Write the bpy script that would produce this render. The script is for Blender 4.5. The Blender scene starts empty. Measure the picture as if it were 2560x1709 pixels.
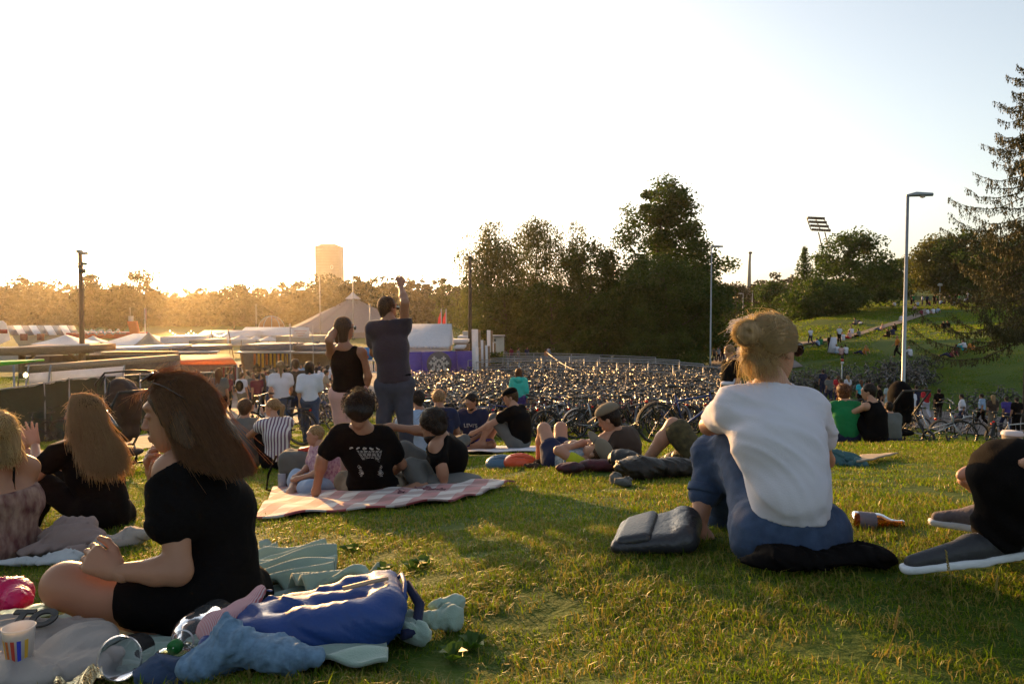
import bpy, math, random
import numpy as np
from mathutils import Vector, Matrix
SC = bpy.context.scene
COL = SC.collection
rad = math.radians
rng = np.random.default_rng(7)
random.seed(7)

# ------------------------------------------------------------------ camera
F = 1850.0; W0, H0 = 2560, 1709
HOR = 770.0
PITCH = math.atan((H0 / 2 - HOR) / F)
cam = bpy.data.cameras.new('camera'); cam.sensor_width = 36; cam.lens = 36 * F / W0
cam.clip_start = 0.05; cam.clip_end = 6000
camo = bpy.data.objects.new('camera', cam); COL.objects.link(camo)
camo.location = (0, 0, 0); camo.rotation_euler = (math.pi / 2 - PITCH, 0, 0)
SC.camera = camo
_cp, _sp = math.cos(PITCH), math.sin(PITCH)
def P(X, Y, d):
    """pixel (in the 2560x1709 photograph) + distance along the ground -> point in the place"""
    u = (X - W0 / 2) / F; v = (H0 / 2 - Y) / F
    dx, dy, dz = u, _cp + v * _sp, -_sp + v * _cp
    s = d / dy
    return np.array((dx * s, d, dz * s))

# ------------------------------------------------------------------ sky, sun, exposure
SUN_AZ, SUN_EL = rad(-24.2), rad(7.0)
SUNV = Vector((math.sin(SUN_AZ) * math.cos(SUN_EL), math.cos(SUN_AZ) * math.cos(SUN_EL), math.sin(SUN_EL)))
wd = bpy.data.worlds.new('World'); SC.world = wd; wd.use_nodes = True
nt = wd.node_tree; bg = nt.nodes['Background']
sky = nt.nodes.new('ShaderNodeTexSky'); sky.sky_type = 'NISHITA'; sky.sun_disc = False
sky.sun_elevation = SUN_EL; sky.sun_rotation = SUN_AZ
sky.air_density = 0.9; sky.dust_density = 2.4; sky.ozone_density = 1.2; sky.altitude = 0
hsv = nt.nodes.new('ShaderNodeHueSaturation'); hsv.inputs['Saturation'].default_value = .62; hsv.inputs['Value'].default_value = 1.08
nt.links.new(sky.outputs[0], hsv.inputs['Color']); nt.links.new(hsv.outputs[0], bg.inputs[0]); bg.inputs[1].default_value = 0.15
sl = bpy.data.lights.new('sun', 'SUN'); sl.energy = 5.0; sl.angle = rad(0.6); sl.color = (1.0, 0.52, 0.155)
so = bpy.data.objects.new('sun', sl); COL.objects.link(so)
so.rotation_euler = SUNV.to_track_quat('Z', 'Y').to_euler(); so.location = (-60, 130, 30)
vs = SC.view_settings; vs.view_transform = 'Standard'; vs.look = 'None'; vs.gamma = 1; vs.exposure = 1.12
vs.use_curve_mapping = False
SC.cycles.volume_step_rate = 1; SC.cycles.max_bounces = 8; SC.cycles.volume_bounces = 0
SC.cycles.transparent_max_bounces = 16

# ------------------------------------------------------------------ helpers
def rnd(a, b): return random.uniform(a, b)
def tag(o, label=None, cat=None, group=None, kind=None):
    if label: o['label'] = label
    if cat: o['category'] = cat
    if group: o['group'] = group
    if kind: o['kind'] = kind
    return o
def empty(name, loc=(0, 0, 0), rz=0, label=None, cat=None, group=None):
    o = bpy.data.objects.new(name, None); COL.objects.link(o); o.empty_display_size = .1
    o.location = loc; o.rotation_euler = (0, 0, rz)
    return tag(o, label, cat, group)
def mesh_np(name, V, Fs, mat=None, smooth=False, mi=None):
    """V (n,3); Fs: array (m,k) or list of arrays with different k"""
    V = np.asarray(V, dtype=np.float32)
    if isinstance(Fs, np.ndarray): Fs = [Fs]
    Fs = [np.asarray(f, dtype=np.int32) for f in Fs if len(f)]
    me = bpy.data.meshes.new(name)
    me.vertices.add(len(V)); me.vertices.foreach_set('co', V.ravel())
    nl = sum(f.size for f in Fs); nf = sum(len(f) for f in Fs)
    me.loops.add(nl); me.polygons.add(nf)
    me.loops.foreach_set('vertex_index', np.concatenate([f.ravel() for f in Fs]) if Fs else np.zeros(0, np.int32))
    tot = np.concatenate([np.full(len(f), f.shape[1], np.int32) for f in Fs]) if Fs else np.zeros(0, np.int32)
    st = np.concatenate([[0], np.cumsum(tot)[:-1]]).astype(np.int32) if nf else np.zeros(0, np.int32)
    me.polygons.foreach_set('loop_start', st)
    if mi is not None: me.polygons.foreach_set('material_index', np.asarray(mi, np.int32))
    if smooth: me.polygons.foreach_set('use_smooth', np.ones(nf, bool))
    for m in (mat if isinstance(mat, (list, tuple)) else [mat]):
        if m: me.materials.append(m)
    me.update(calc_edges=True); me.validate()
    return me
def link(name, me, parent=None, loc=None, **kw):
    o = bpy.data.objects.new(name, me); COL.objects.link(o)
    if parent is not None: o.parent = parent
    if loc is not None: o.location = loc
    return tag(o, **kw)

class MB:
    """collects shapes for ONE mesh"""
    def __init__(s): s.V = []; s.Q = []; s.T = []; s.n = 0; s.qm = []; s.tm = []; s.m = 0
    def add(s, V, Q=None, T=None):
        V = np.asarray(V, float).reshape(-1, 3)
        if Q is not None and len(Q): s.Q.append(np.asarray(Q) + s.n); s.qm.append(np.full(len(Q), s.m))
        if T is not None and len(T): s.T.append(np.asarray(T) + s.n); s.tm.append(np.full(len(T), s.m))
        s.V.append(V); s.n += len(V); return s
    def box(s, c, sz, R=None):
        c = np.asarray(c, float); h = np.asarray(sz, float) / 2
        v = np.array([(x, y, z) for x in (-1, 1) for y in (-1, 1) for z in (-1, 1)]) * h
        if R is not None: v = v @ np.asarray(R).T
        return s.add(v + c, [(0, 1, 3, 2), (4, 6, 7, 5), (0, 4, 5, 1), (2, 3, 7, 6), (0, 2, 6, 4), (1, 5, 7, 3)])
    def hexa(s, pts):
        """8 points: bottom 4 (ccw) then top 4"""
        return s.add(pts, [(3, 2, 1, 0), (4, 5, 6, 7), (0, 1, 5, 4), (1, 2, 6, 5), (2, 3, 7, 6), (3, 0, 4, 7)])
    def tube(s, pts, r, n=6, closed=False, caps=True):
        pts = np.asarray(pts, float); m = len(pts)
        r = np.broadcast_to(np.asarray(r, float), (m,))
        if closed: t = np.roll(pts, -1, 0) - np.roll(pts, 1, 0)
        else: t = np.gradient(pts, axis=0)
        t /= np.linalg.norm(t, axis=1)[:, None] + 1e-9
        ref = np.array((0, 0, 1.)) if abs(t[:, 2]).mean() < .85 else np.array((0, 1., 0))
        a = np.cross(t, ref); a /= np.linalg.norm(a, axis=1)[:, None] + 1e-9
        b = np.cross(t, a)
        th = np.arange(n) * 2 * math.pi / n
        V = pts[:, None] + (a[:, None] * np.cos(th)[None, :, None] + b[:, None] * np.sin(th)[None, :, None]) * r[:, None, None]
        k = m if closed else m - 1
        i = np.arange(k)[:, None]; j = np.arange(n)[None]
        i2 = (i + 1) % m; j2 = (j + 1) % n
        Q = np.stack([i * n + j, i2 * n + j, i2 * n + j2, i * n + j2], -1).reshape(-1, 4)
        V = V.reshape(-1, 3); T = None
        if caps and not closed:
            V = np.vstack([V, pts[0], pts[-1]]); jj = np.arange(n)
            T = np.vstack([np.stack([np.full(n, m * n), jj, (jj + 1) % n], 1),
                           np.stack([np.full(n, m * n + 1), (m - 1) * n + (jj + 1) % n, (m - 1) * n + jj], 1)])
        return s.add(V, Q, T)
    def lathe(s, prof, c=(0, 0, 0), n=16, R=None, ang=(0, 2 * math.pi)):
        """prof: list of (r, z)"""
        m = len(prof); th = np.linspace(ang[0], ang[1], n + 1)[:-1] if abs(ang[1] - ang[0] - 2 * math.pi) < 1e-6 else np.linspace(*ang, n)
        full = abs(ang[1] - ang[0] - 2 * math.pi) < 1e-6; k = len(th)
        V = np.array([[(r * math.cos(t), r * math.sin(t), z) for t in th] for r, z in prof]).reshape(-1, 3)
        if R is not None: V = V @ np.asarray(R).T
        i = np.arange(m - 1)[:, None]; j = np.arange(k if full else k - 1)[None]; j2 = (j + 1) % k
        return s.add(V + np.asarray(c), np.stack([i * k + j, i * k + j2, (i + 1) * k + j2, (i + 1) * k + j], -1).reshape(-1, 4))
    def prism(s, poly, z0, z1):
        """polygon in xy (list) extruded in z"""
        n = len(poly); p = np.asarray(poly, float)
        V = np.vstack([np.c_[p, np.full(n, z0)], np.c_[p, np.full(n, z1)], [[*p.mean(0), z0]], [[*p.mean(0), z1]]])
        i = np.arange(n); j = (i + 1) % n
        return s.add(V, np.stack([i, j, j + n, i + n], 1), np.vstack([np.stack([j, i, np.full(n, 2 * n)], 1), np.stack([i + n, j + n, np.full(n, 2 * n + 1)], 1)]))
    def arr(s):
        V = np.vstack(s.V); Fs = []; mi = []
        if s.Q: Fs.append(np.vstack(s.Q)); mi.append(np.concatenate(s.qm))
        if s.T: Fs.append(np.vstack(s.T)); mi.append(np.concatenate(s.tm))
        return V, Fs, np.concatenate(mi)
    def mesh(s, name, mat, smooth=False, jit=0):
        V, Fs, mi = s.arr()
        if jit: V = V + rng.normal(0, jit, V.shape)
        return mesh_np(name, V, Fs, mat, smooth, mi if isinstance(mat, (list, tuple)) else None)
    def obj(s, name, mat, parent=None, smooth=False, loc=None, **kw):
        return link(name, s.mesh(name, mat, smooth), parent, loc, **kw)

def rotm(ax, a): return np.array(Matrix.Rotation(a, 3, ax))
def rz(a): return rotm('Z', a)

_mats = {}
def M(name, col, rough=.8, metal=0., var=.12, scale=6., bump=.15, bscale=40., transl=0., sheen=0., spec=.4, col2=None, emit=0, coat=0, alpha=1, stretch=None, obj=True, tcol=None):
    if name in _mats: return _mats[name]
    m = bpy.data.materials.new(name); m.use_nodes = True; _mats[name] = m
    n = m.node_tree.nodes; l = m.node_tree.links; b = n['Principled BSDF']; out = n['Material Output']
    tc = n.new('ShaderNodeTexCoord'); mp = n.new('ShaderNodeMapping')
    l.new(tc.outputs['Object' if obj else 'Generated'], mp.inputs[0])
    if stretch: mp.inputs['Scale'].default_value = stretch
    if var > 0 or col2:
        nz = n.new('ShaderNodeTexNoise'); nz.inputs['Scale'].default_value = scale; nz.inputs['Detail'].default_value = 5
        l.new(mp.outputs[0], nz.inputs['Vector'])
        cr = n.new('ShaderNodeValToRGB'); cr.color_ramp.elements[0].position = .3; cr.color_ramp.elements[1].position = .7
        c2 = col2 or tuple(min(1, c * (1 + var)) for c in col); c1 = col if col2 else tuple(c * (1 - var) for c in col)
        cr.color_ramp.elements[0].color = (*c1, 1); cr.color_ramp.elements[1].color = (*c2, 1)
        l.new(nz.outputs['Fac'], cr.inputs[0]); l.new(cr.outputs[0], b.inputs['Base Color']); csock = cr.outputs[0]
    else:
        b.inputs['Base Color'].default_value = (*col, 1); csock = None
    b.inputs['Roughness'].default_value = rough; b.inputs['Metallic'].default_value = metal
    b.inputs['Specular IOR Level'].default_value = spec; b.inputs['Sheen Weight'].default_value = sheen
    b.inputs['Coat Weight'].default_value = coat
    if alpha < 1: b.inputs['Alpha'].default_value = alpha
    if bump > 0:
        n2 = n.new('ShaderNodeTexNoise'); n2.inputs['Scale'].default_value = bscale; n2.inputs['Detail'].default_value = 4
        l.new(mp.outputs[0], n2.inputs['Vector']); bp = n.new('ShaderNodeBump'); bp.inputs['Strength'].default_value = min(1, bump * 2)
        bp.inputs['Distance'].default_value = .6 / bscale; l.new(n2.outputs['Fac'], bp.inputs['Height']); l.new(bp.outputs[0], b.inputs['Normal'])
    if emit:
        b.inputs['Emission Color'].default_value = (*col, 1); b.inputs['Emission Strength'].default_value = emit
    if transl > 0:
        t = n.new('ShaderNodeBsdfTranslucent'); mx = n.new('ShaderNodeMixShader'); mx.inputs[0].default_value = transl
        if tcol: t.inputs[0].default_value = (*tcol, 1)
        elif csock: l.new(csock, t.inputs[0])
        else: t.inputs[0].default_value = (*col, 1)
        l.new(b.outputs[0], mx.inputs[1]); l.new(t.outputs[0], mx.inputs[2]); l.new(mx.outputs[0], out.inputs[0])
    return m

# ------------------------------------------------------------------ the ground
# control points: pixel X, Y where the ground is seen, and its distance
CP = [(-400, 1709, 1.75), (200, 1709, 1.80), (1280, 1709, 1.62), (2500, 1709, 1.6), (3000, 1709, 1.6),
      (520, 1562, 2.35), (150, 1560, 2.45), (1000, 1560, 2.05), (1950, 1392, 2.55), (2450, 1392, 2.4), (3100, 1392, 2.6), (1400, 1385, 2.65),
      (220, 1318, 4.6), (60, 1400, 3.9), (-300, 1400, 3.7), (680, 1280, 4.7), (900, 1238, 5.2), (1250, 1208, 5.4), (1400, 1170, 6.1), (1650, 1195, 5.3),
      (930, 1195, 7.25), (600, 1165, 9.8), (1190, 1128, 10.8), (1330, 1150, 7.5), (1700, 1130, 7.5),
      (2120, 1116, 9.5), (2500, 1108, 9.0), (2900, 1120, 9.0), (2200, 1108, 12.5), (2250, 1118, 16), (2500, 1125, 18),
      (130, 1152, 12), (-200, 1190, 12), (400, 1130, 13), (620, 1085, 18.5), (1150, 1098, 18), (1400, 1093, 17.5), (1297, 1078, 19.5), (1650, 1075, 19),
      (100, 1098, 28), (400, 1060, 28), (620, 1040, 30), (1000, 1030, 28), (1400, 1008, 30), (1800, 1010, 30), (2000, 1060, 25), (2450, 1112, 26),
      (100, 1000, 45), (600, 985, 45), (1000, 972, 45), (1400, 955, 45), (1800, 965, 45), (2350, 1040, 41), (2100, 1000, 46), (2550, 1055, 40),
      (100, 945, 60), (600, 940, 60), (1100, 938, 60), (1400, 925, 62), (1800, 930, 65),
      (-600, 915, 75), (-600, 1000, 45), (-600, 1200, 14),
      (200, 893, 90), (800, 893, 90), (1400, 887, 90), (1810, 903, 84), (1850, 878, 105),
      (100, 845, 150), (800, 845, 150), (1400, 842, 150), (1700, 836, 160), (1860, 815, 200),
      (2160, 890, 63), (2050, 945, 56), (2000, 965, 52), (1960, 815, 100), (2040, 800, 100), (2000, 880, 72), (2250, 885, 62), (2400, 905, 56), (2560, 855, 56), (2700, 830, 56),
      (2300, 960, 50), (2500, 980, 47), (2380, 820, 80), (2560, 800, 80), (2150, 790, 100), (2330, 790, 98), (2250, 765, 120), (2400, 760, 120), (2560, 750, 115),
      (2200, 745, 150), (2350, 735, 150), (2600, 700, 150), (1950, 770, 140), (2000, 745, 180), (2300, 700, 260), (2700, 640, 240), (3100, 640, 120), (3100, 900, 50),
      (0, 806, 300), (800, 806, 300), (1400, 806, 300), (1800, 800, 320), (0, 781, 1000), (1280, 781, 1000), (2560, 770, 1000), (-900, 781, 1000), (3400, 770, 1000), (-900, 850, 140), (-900, 806, 300)]
_cp3 = np.array([P(*c) for c in CP])
def _key(x, y):
    r = np.hypot(x, y); th = np.arctan2(x, np.maximum(y, 1e-6)); return np.stack([th * 1.6, np.log(np.maximum(r, 1.2))], -1)
_K = _key(_cp3[:, 0], _cp3[:, 1]); _hv = _cp3[:, 2] / np.hypot(_cp3[:, 0], _cp3[:, 1]) ** .75
def _phi(A, B): return np.sqrt(((A[:, None] - B[None]) ** 2).sum(-1) + .004)
_n = len(_K); _A = np.zeros((_n + 1, _n + 1)); _A[:_n, :_n] = _phi(_K, _K) + np.eye(_n) * -.004; _A[_n, :_n] = 1; _A[:_n, _n] = 1
_w = np.linalg.solve(_A, np.append(_hv, 0))
def GZ(x, y):
    x = np.asarray(x, float); y = np.asarray(y, float); sh = x.shape
    x = x.ravel(); y = y.ravel()
    r = np.maximum(np.hypot(x, y), 1.2); yy = np.where(y < .45 * np.abs(x), .45 * np.abs(x) + .01, y)
    k = r / np.maximum(np.hypot(x, yy), 1e-6)
    K = _key(x * k, yy * k); out = np.empty(len(x))
    for i in range(0, len(x), 20000): out[i:i + 20000] = _phi(K[i:i + 20000], _K) @ _w[:_n] + _w[_n]
    return (out * r ** .75).reshape(sh)
def gz(x, y): return float(GZ(np.array([x]), np.array([y]))[0])
def G(X, d):
    """ground point at pixel column X and distance d"""
    p = P(X, 800, d); return np.array((p[0], d, gz(p[0], d)))
def GP(X, Y, lo=1.3, hi=250):
    """ground point seen at pixel"""
    f = lambda d: (lambda p: p[2] - gz(p[0], p[1]))(P(X, Y, d))
    ds = np.exp(np.linspace(math.log(lo), math.log(hi), 90)); q = P(X, Y, 1.0)
    pts = q[None] * ds[:, None]; dz = pts[:, 2] - GZ(pts[:, 0], pts[:, 1])
    i = np.argmax(dz < 0)
    if i == 0: i = len(ds) - 1
    a, b = ds[i - 1], ds[i]
    for _ in range(18):
        m = (a + b) / 2
        if f(m) > 0: a = m
        else: b = m
    return q * a
# ------------------------------------------------------------------ ground sheet
def ground_mat():
    m = bpy.data.materials.new('lawn_ground'); m.use_nodes = True
    n = m.node_tree.nodes; l = m.node_tree.links; b = n['Principled BSDF']
    g = n.new('ShaderNodeNewGeometry')
    def noise(sc, det=6, rough=.6):
        z = n.new('ShaderNodeTexNoise'); z.inputs['Scale'].default_value = sc; z.inputs['Detail'].default_value = det
        z.inputs['Roughness'].default_value = rough; l.new(g.outputs['Position'], z.inputs['Vector']); return z.outputs['Fac']
    def ramp(s, *e):
        r = n.new('ShaderNodeValToRGB'); cr = r.color_ramp
        while len(cr.elements) < len(e): cr.elements.new(.5)
        for k, (p, c) in enumerate(e): cr.elements[k].position = p; cr.elements[k].color = (*c, 1)
        l.new(s, r.inputs[0]); return r.outputs[0]
    c1 = ramp(noise(.35), (.32, (.03, .065, .006)), (.55, (.055, .10, .008)), (.75, (.10, .125, .014)))
    c2 = ramp(noise(9), (.3, (.025, .05, .005)), (.55, (.06, .10, .009)), (.75, (.13, .13, .025)))
    mx = n.new('ShaderNodeMixRGB'); mx.inputs[0].default_value = .5; l.new(c1, mx.inputs[1]); l.new(c2, mx.inputs[2])
    l.new(mx.outputs[0], b.inputs['Base Color']); b.inputs['Roughness'].default_value = .9; b.inputs['Specular IOR Level'].default_value = .15
    bp = n.new('ShaderNodeBump'); bp.inputs['Strength'].default_value = .9; bp.inputs['Distance'].default_value = .05
    l.new(noise(14), bp.inputs['Height']); l.new(bp.outputs[0], b.inputs['Normal'])
    return m
def make_ground():
    th = np.concatenate([np.linspace(-180, -62, 16)[:-1], np.linspace(-62, 62, 250), np.linspace(62, 180, 16)[1:]])
    th = np.radians(th); r = np.concatenate([[.02, .3], np.exp(np.linspace(math.log(.7), math.log(1300), 240))])
    R, T = np.meshgrid(r, th, indexing='ij'); X = R * np.sin(T); Y = R * np.cos(T)
    Z = GZ(X, Y); V = np.stack([X, Y, Z], -1).reshape(-1, 3)
    m, k = len(r), len(th); i = np.arange(m - 1)[:, None]; j = np.arange(k - 1)[None]
    Q = np.stack([i * k + j, i * k + j + 1, (i + 1) * k + j + 1, (i + 1) * k + j], -1).reshape(-1, 4)[:, ::-1]
    link('ground', mesh_np('ground', V, Q, ground_mat(), True), kind='structure')
make_ground()

def inpoly(x, y, poly):
    ins = np.zeros(np.shape(x), bool); n = len(poly)
    for i in range(n):
        x0, y0 = poly[i]; x1, y1 = poly[(i + 1) % n]
        c = ((y0 > y) != (y1 > y)) & (x < (x1 - x0) * (y - y0) / (y1 - y0 + 1e-12) + x0); ins ^= c
    return ins
def sheet(name, pts, mat, off=.05, step=None, **kw):
    """ground-hugging sheet between two polylines pts=[(left xy, right xy)...]"""
    L = np.array([p[0] for p in pts], float); Rr = np.array([p[1] for p in pts], float)
    t = np.linspace(0, len(pts) - 1, (len(pts) - 1) * 14 + 1); k = np.arange(len(pts))
    Ls = np.stack([np.interp(t, k, L[:, c]) for c in (0, 1)], -1); Rs = np.stack([np.interp(t, k, Rr[:, c]) for c in (0, 1)], -1)
    s = np.linspace(0, 1, 13)[None, :, None]; XY = Ls[:, None] * (1 - s) + Rs[:, None] * s
    Z = GZ(XY[..., 0], XY[..., 1]) + off; V = np.concatenate([XY, Z[..., None]], -1).reshape(-1, 3)
    m, k = len(t), 13; i = np.arange(m - 1)[:, None]; j = np.arange(k - 1)[None]
    Q = np.stack([i * k + j, i * k + j + 1, (i + 1) * k + j + 1, (i + 1) * k + j], -1).reshape(-1, 4)
    me = mesh_np(name, V, Q, mat, True)
    return link(name, me, **kw)
xy = lambda X, d: (P(X, 800, d)[0], d)
MAT_PATH = M('path_gravel', (.22, .17, .13), .95, var=.3, scale=3, bump=.3, bscale=30)
MAT_ASPH = M('plaza_asphalt', (.16, .13, .12), .85, var=.25, scale=.6, bump=.2, bscale=12, spec=.5)
PATHS = []
def path(name, pts, mat, off=.05):
    q = [(xy(a, d1), xy(b, d2)) for a, d1, b, d2 in pts]
    PATHS.append([p[0] for p in q] + [p[1] for p in q][::-1])
    return sheet(name, q, mat, off, kind='structure')
path('gravel_path', [(-700, 9.6, -700, 12.5), (-300, 11.2, -300, 15), (130, 12.4, 130, 17), (400, 14.5, 330, 21), (560, 17, 450, 26), (700, 22, 520, 32)], MAT_PATH, .03)
path('plaza', [(700, 21.5, 480, 27), (800, 27, 380, 36), (960, 36, 300, 50), (1080, 50, 150, 72), (1130, 72, -50, 95)], MAT_ASPH, .05)
path('road', [(1770, 62, 2010, 62), (1775, 80, 1935, 80), (1800, 110, 1905, 110), (1830, 160, 1895, 160), (1850, 260, 1890, 260)], MAT_ASPH, .09)
path('square', [(2080, 34, 2750, 30), (2060, 45, 2750, 39.5)], MAT_ASPH, .06)
_hp = [(tuple(GP(a, b, 40, 200)[:2]), tuple(GP(c, d, 40, 200)[:2])) for a, b, c, d in ((1960, 869, 1960, 862), (2024, 861, 2024, 855), (2095, 851, 2095, 844), (2155, 838, 2155, 830), (2203, 823, 2203, 815), (2250, 811, 2250, 802), (2290, 797, 2282, 788), (2330, 783, 2312, 773))]
PATHS.append([p[0] for p in _hp] + [p[1] for p in _hp][::-1]); sheet('hill_path', _hp, MAT_PATH, .12, kind='structure')

# ------------------------------------------------------------------ grass (stuff): blades instanced inside one object
MAT_GRASS = M('grass_blade', (.045, .12, .003), .5, var=.5, scale=3, bump=0, transl=.6, col2=(.19, .25, .006), spec=.35, obj=True)
MAT_GRASS_DRY = M('grass_dry', (.26, .21, .04), .5, var=.25, scale=3, bump=0, transl=.4, spec=.4)
def gn_scatter(name, patches, pts, rots, scl, idx, mats, **kw):
    """patches: list of (V, [faces], mi). One object: patch meshes + points; nodes put patches on the points."""
    V = []; Q = []; T = []; qm = []; tm = []; pid = []; n = 0
    for k, (v, fs, mi) in enumerate(patches):
        V.append(v); pid += [k + 1] * len(v); o = 0
        for f in fs:
            (Q if f.shape[1] == 4 else T).append(f + n); (qm if f.shape[1] == 4 else tm).append(mi[o:o + len(f)]); o += len(f)
        n += len(v)
    V.append(pts); pid += [0] * len(pts)
    Fs = []; mi = []
    if Q: Fs.append(np.vstack(Q)); mi.append(np.concatenate(qm))
    if T: Fs.append(np.vstack(T)); mi.append(np.concatenate(tm))
    me = mesh_np(name, np.vstack(V), Fs, mats, False, np.concatenate(mi))
    N = len(pid)
    def att(nm, ty, arr, key='value'):
        a = me.attributes.new(nm, ty, 'POINT'); a.data.foreach_set(key, np.ascontiguousarray(arr).ravel())
    att('pid', 'INT', np.array(pid, np.int32)); z = np.zeros(N - len(pts))
    att('pidx', 'INT', np.concatenate([z, idx]).astype(np.int32)); att('psc', 'FLOAT', np.concatenate([z, scl]).astype(np.float32))
    att('prot', 'FLOAT_VECTOR', np.vstack([np.zeros((N - len(pts), 3)), rots]).astype(np.float32), 'vector')
    ng = bpy.data.node_groups.new(name + '_nodes', 'GeometryNodeTree')
    ng.interface.new_socket('Geometry', in_out='INPUT', socket_type='NodeSocketGeometry')
    ng.interface.new_socket('Geometry', in_out='OUTPUT', socket_type='NodeSocketGeometry')
    nn = ng.nodes; ll = ng.links; gi = nn.new('NodeGroupInput'); go = nn.new('NodeGroupOutput')
    def na(nm, ty): a = nn.new('GeometryNodeInputNamedAttribute'); a.data_type = ty; a.inputs['Name'].default_value = nm; return a.outputs['Attribute']
    sep = nn.new('GeometryNodeSeparateGeometry'); sep.domain = 'POINT'; cmpn = nn.new('FunctionNodeCompare'); cmpn.data_type = 'INT'; cmpn.operation = 'GREATER_THAN'
    pidn = na('pid', 'INT'); ll.new(pidn, cmpn.inputs[2]); cmpn.inputs[3].default_value = 0
    ll.new(gi.outputs[0], sep.inputs['Geometry']); ll.new(cmpn.outputs[0], sep.inputs['Selection'])
    sp = nn.new('GeometryNodeSplitToInstances'); sp.domain = 'POINT'; ll.new(sep.outputs['Selection'], sp.inputs['Geometry']); ll.new(pidn, sp.inputs['Group ID'])
    iop = nn.new('GeometryNodeInstanceOnPoints'); ll.new(sep.outputs['Inverted'], iop.inputs['Points']); ll.new(sp.outputs[0], iop.inputs['Instance'])
    iop.inputs['Pick Instance'].default_value = True
    ll.new(na('pidx', 'INT'), iop.inputs['Instance Index']); ll.new(na('psc', 'FLOAT'), iop.inputs['Scale'])
    e2r = nn.new('FunctionNodeEulerToRotation'); ll.new(na('prot', 'FLOAT_VECTOR'), e2r.inputs[0]); ll.new(e2r.outputs[0], iop.inputs['Rotation'])
    ll.new(iop.outputs[0], go.inputs[0])
    o = link(name, me, kind='stuff', **kw); md = o.modifiers.new('scatter', 'NODES'); md.node_group = ng
    return o
def blades(n, size, h0, h1, w, dry=.22, lean=.6, curl=.5):
    c = np.c_[rng.uniform(-size / 2, size / 2, (n, 2)), np.full(n, -.012)]
    h = rng.uniform(h0, h1, n) * rng.uniform(.6, 1, n); a = rng.uniform(0, 2 * np.pi, n); la = rng.uniform(0, 2 * np.pi, n)
    ln = rng.uniform(.1, 1, n) * lean; ww = w * rng.uniform(.6, 1.3, n)
    side = np.stack([np.cos(a), np.sin(a), 0 * a], -1) * ww[:, None]; dr = np.stack([np.cos(la), np.sin(la), 0 * la], -1)
    mid = c + dr * (h * ln * .35)[:, None] + np.array((0, 0, 1)) * (h * .6)[:, None]
    tip = c + dr * (h * ln * (1 + curl))[:, None] + np.array((0, 0, 1)) * (h * (1 - .45 * ln))[:, None]
    V = np.stack([c - side / 2, c + side / 2, mid + side * .4, mid - side * .4, tip], 1).reshape(-1, 3)
    b = np.arange(n)[:, None] * 5
    d = (rng.random(n) < dry).astype(int)
    return V, [b + np.array([0, 1, 2, 3]), b + np.array([3, 2, 4])], np.concatenate([d, d])
GRASS_EXCL = []   # polygons (xy) kept free of grass, filled by the blankets etc. below
def grass_ring(name, d0, d1, X0, X1, size, n, h, w, K, dens=1.15, dry=.22, lean=.6, hill=None, excl=True, **kw):
    # points spread over the wedge between distances d0..d1
    pts = []
    x0 = (X0 - 1280) / F; x1 = (X1 - 1280) / F
    area = (x1 - x0) * (d1 ** 2 - d0 ** 2) / 2; N = int(area / size ** 2 * dens)
    d = np.sqrt(rng.uniform(d0 ** 2, d1 ** 2, N)); x = rng.uniform(x0, x1, N) * d
    ok = np.ones(N, bool)
    for pl in PATHS: ok &= ~inpoly(x, d, pl)
    if excl:
        for pl in GRASS_EXCL: ok &= ~inpoly(x, d, pl)
    if hill is not None: ok &= hill(x, d)
    x, d = x[ok], d[ok]; z = GZ(x, d); e = .15
    zx = (GZ(x + e, d) - z) / e; zy = (GZ(x, d + e) - z) / e
    ang = rng.uniform(0, 2 * np.pi, len(x)); rots = np.empty((len(x), 3))
    for i in range(len(x)):
        nrm = Vector((-zx[i], -zy[i], 1)).normalized()
        q = nrm.to_track_quat('Z', 'Y') @ Matrix.Rotation(ang[i], 3, 'Z').to_quaternion(); rots[i] = q.to_euler()
    pat = [blades(n, size * 1.25, h[0] * f, h[1] * f, w, dy, lean) for f, dy in zip(np.linspace(.92, 1.3, K), [dry * q for q in ([.5, .8, 1, 1.3, 1.9, 1] * 3)[:K]])]
    # patchy choice of variants
    nzv = np.sin(x * 1.7 + 2 * np.sin(d * 1.3)) + np.sin(d * 2.1 + 1.7 * np.sin(x * .9 + 1)); idx = np.clip(((nzv + 2) / 4 * K + rng.normal(0, K * .25, len(x))).astype(int), 0, K - 1)
    return gn_scatter(name, pat, np.stack([x, d, z], -1), rots, rng.uniform(.8, 1.2, len(x)), idx, [MAT_GRASS, MAT_GRASS_DRY], **kw)
def make_grass():
    grass_ring('grass', .8, 3.4, -250, 2810, .12, 150, (.018, .050), .0034, 6, dens=1.9, dry=.3, lean=1.0)
    grass_ring('grass', 3.3, 8.2, -100, 2660, .25, 210, (.022, .052), .0055, 6, dens=1.8, dry=.3, lean=.9)
    grass_ring('grass', 8, 24, -100, 2660, .7, 330, (.03, .07), .013, 5, dens=1.4, dry=.18, lean=.8)
    grass_ring('grass', 24, 62, -100, 2660, 2.2, 550, (.05, .1), .035, 4, dens=1.2, dry=.2, excl=False)
    grass_ring('grass', 62, 135, 1850, 2700, 5, 700, (.08, .16), .09, 3, dens=1.1, dry=.15, excl=False)

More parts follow.
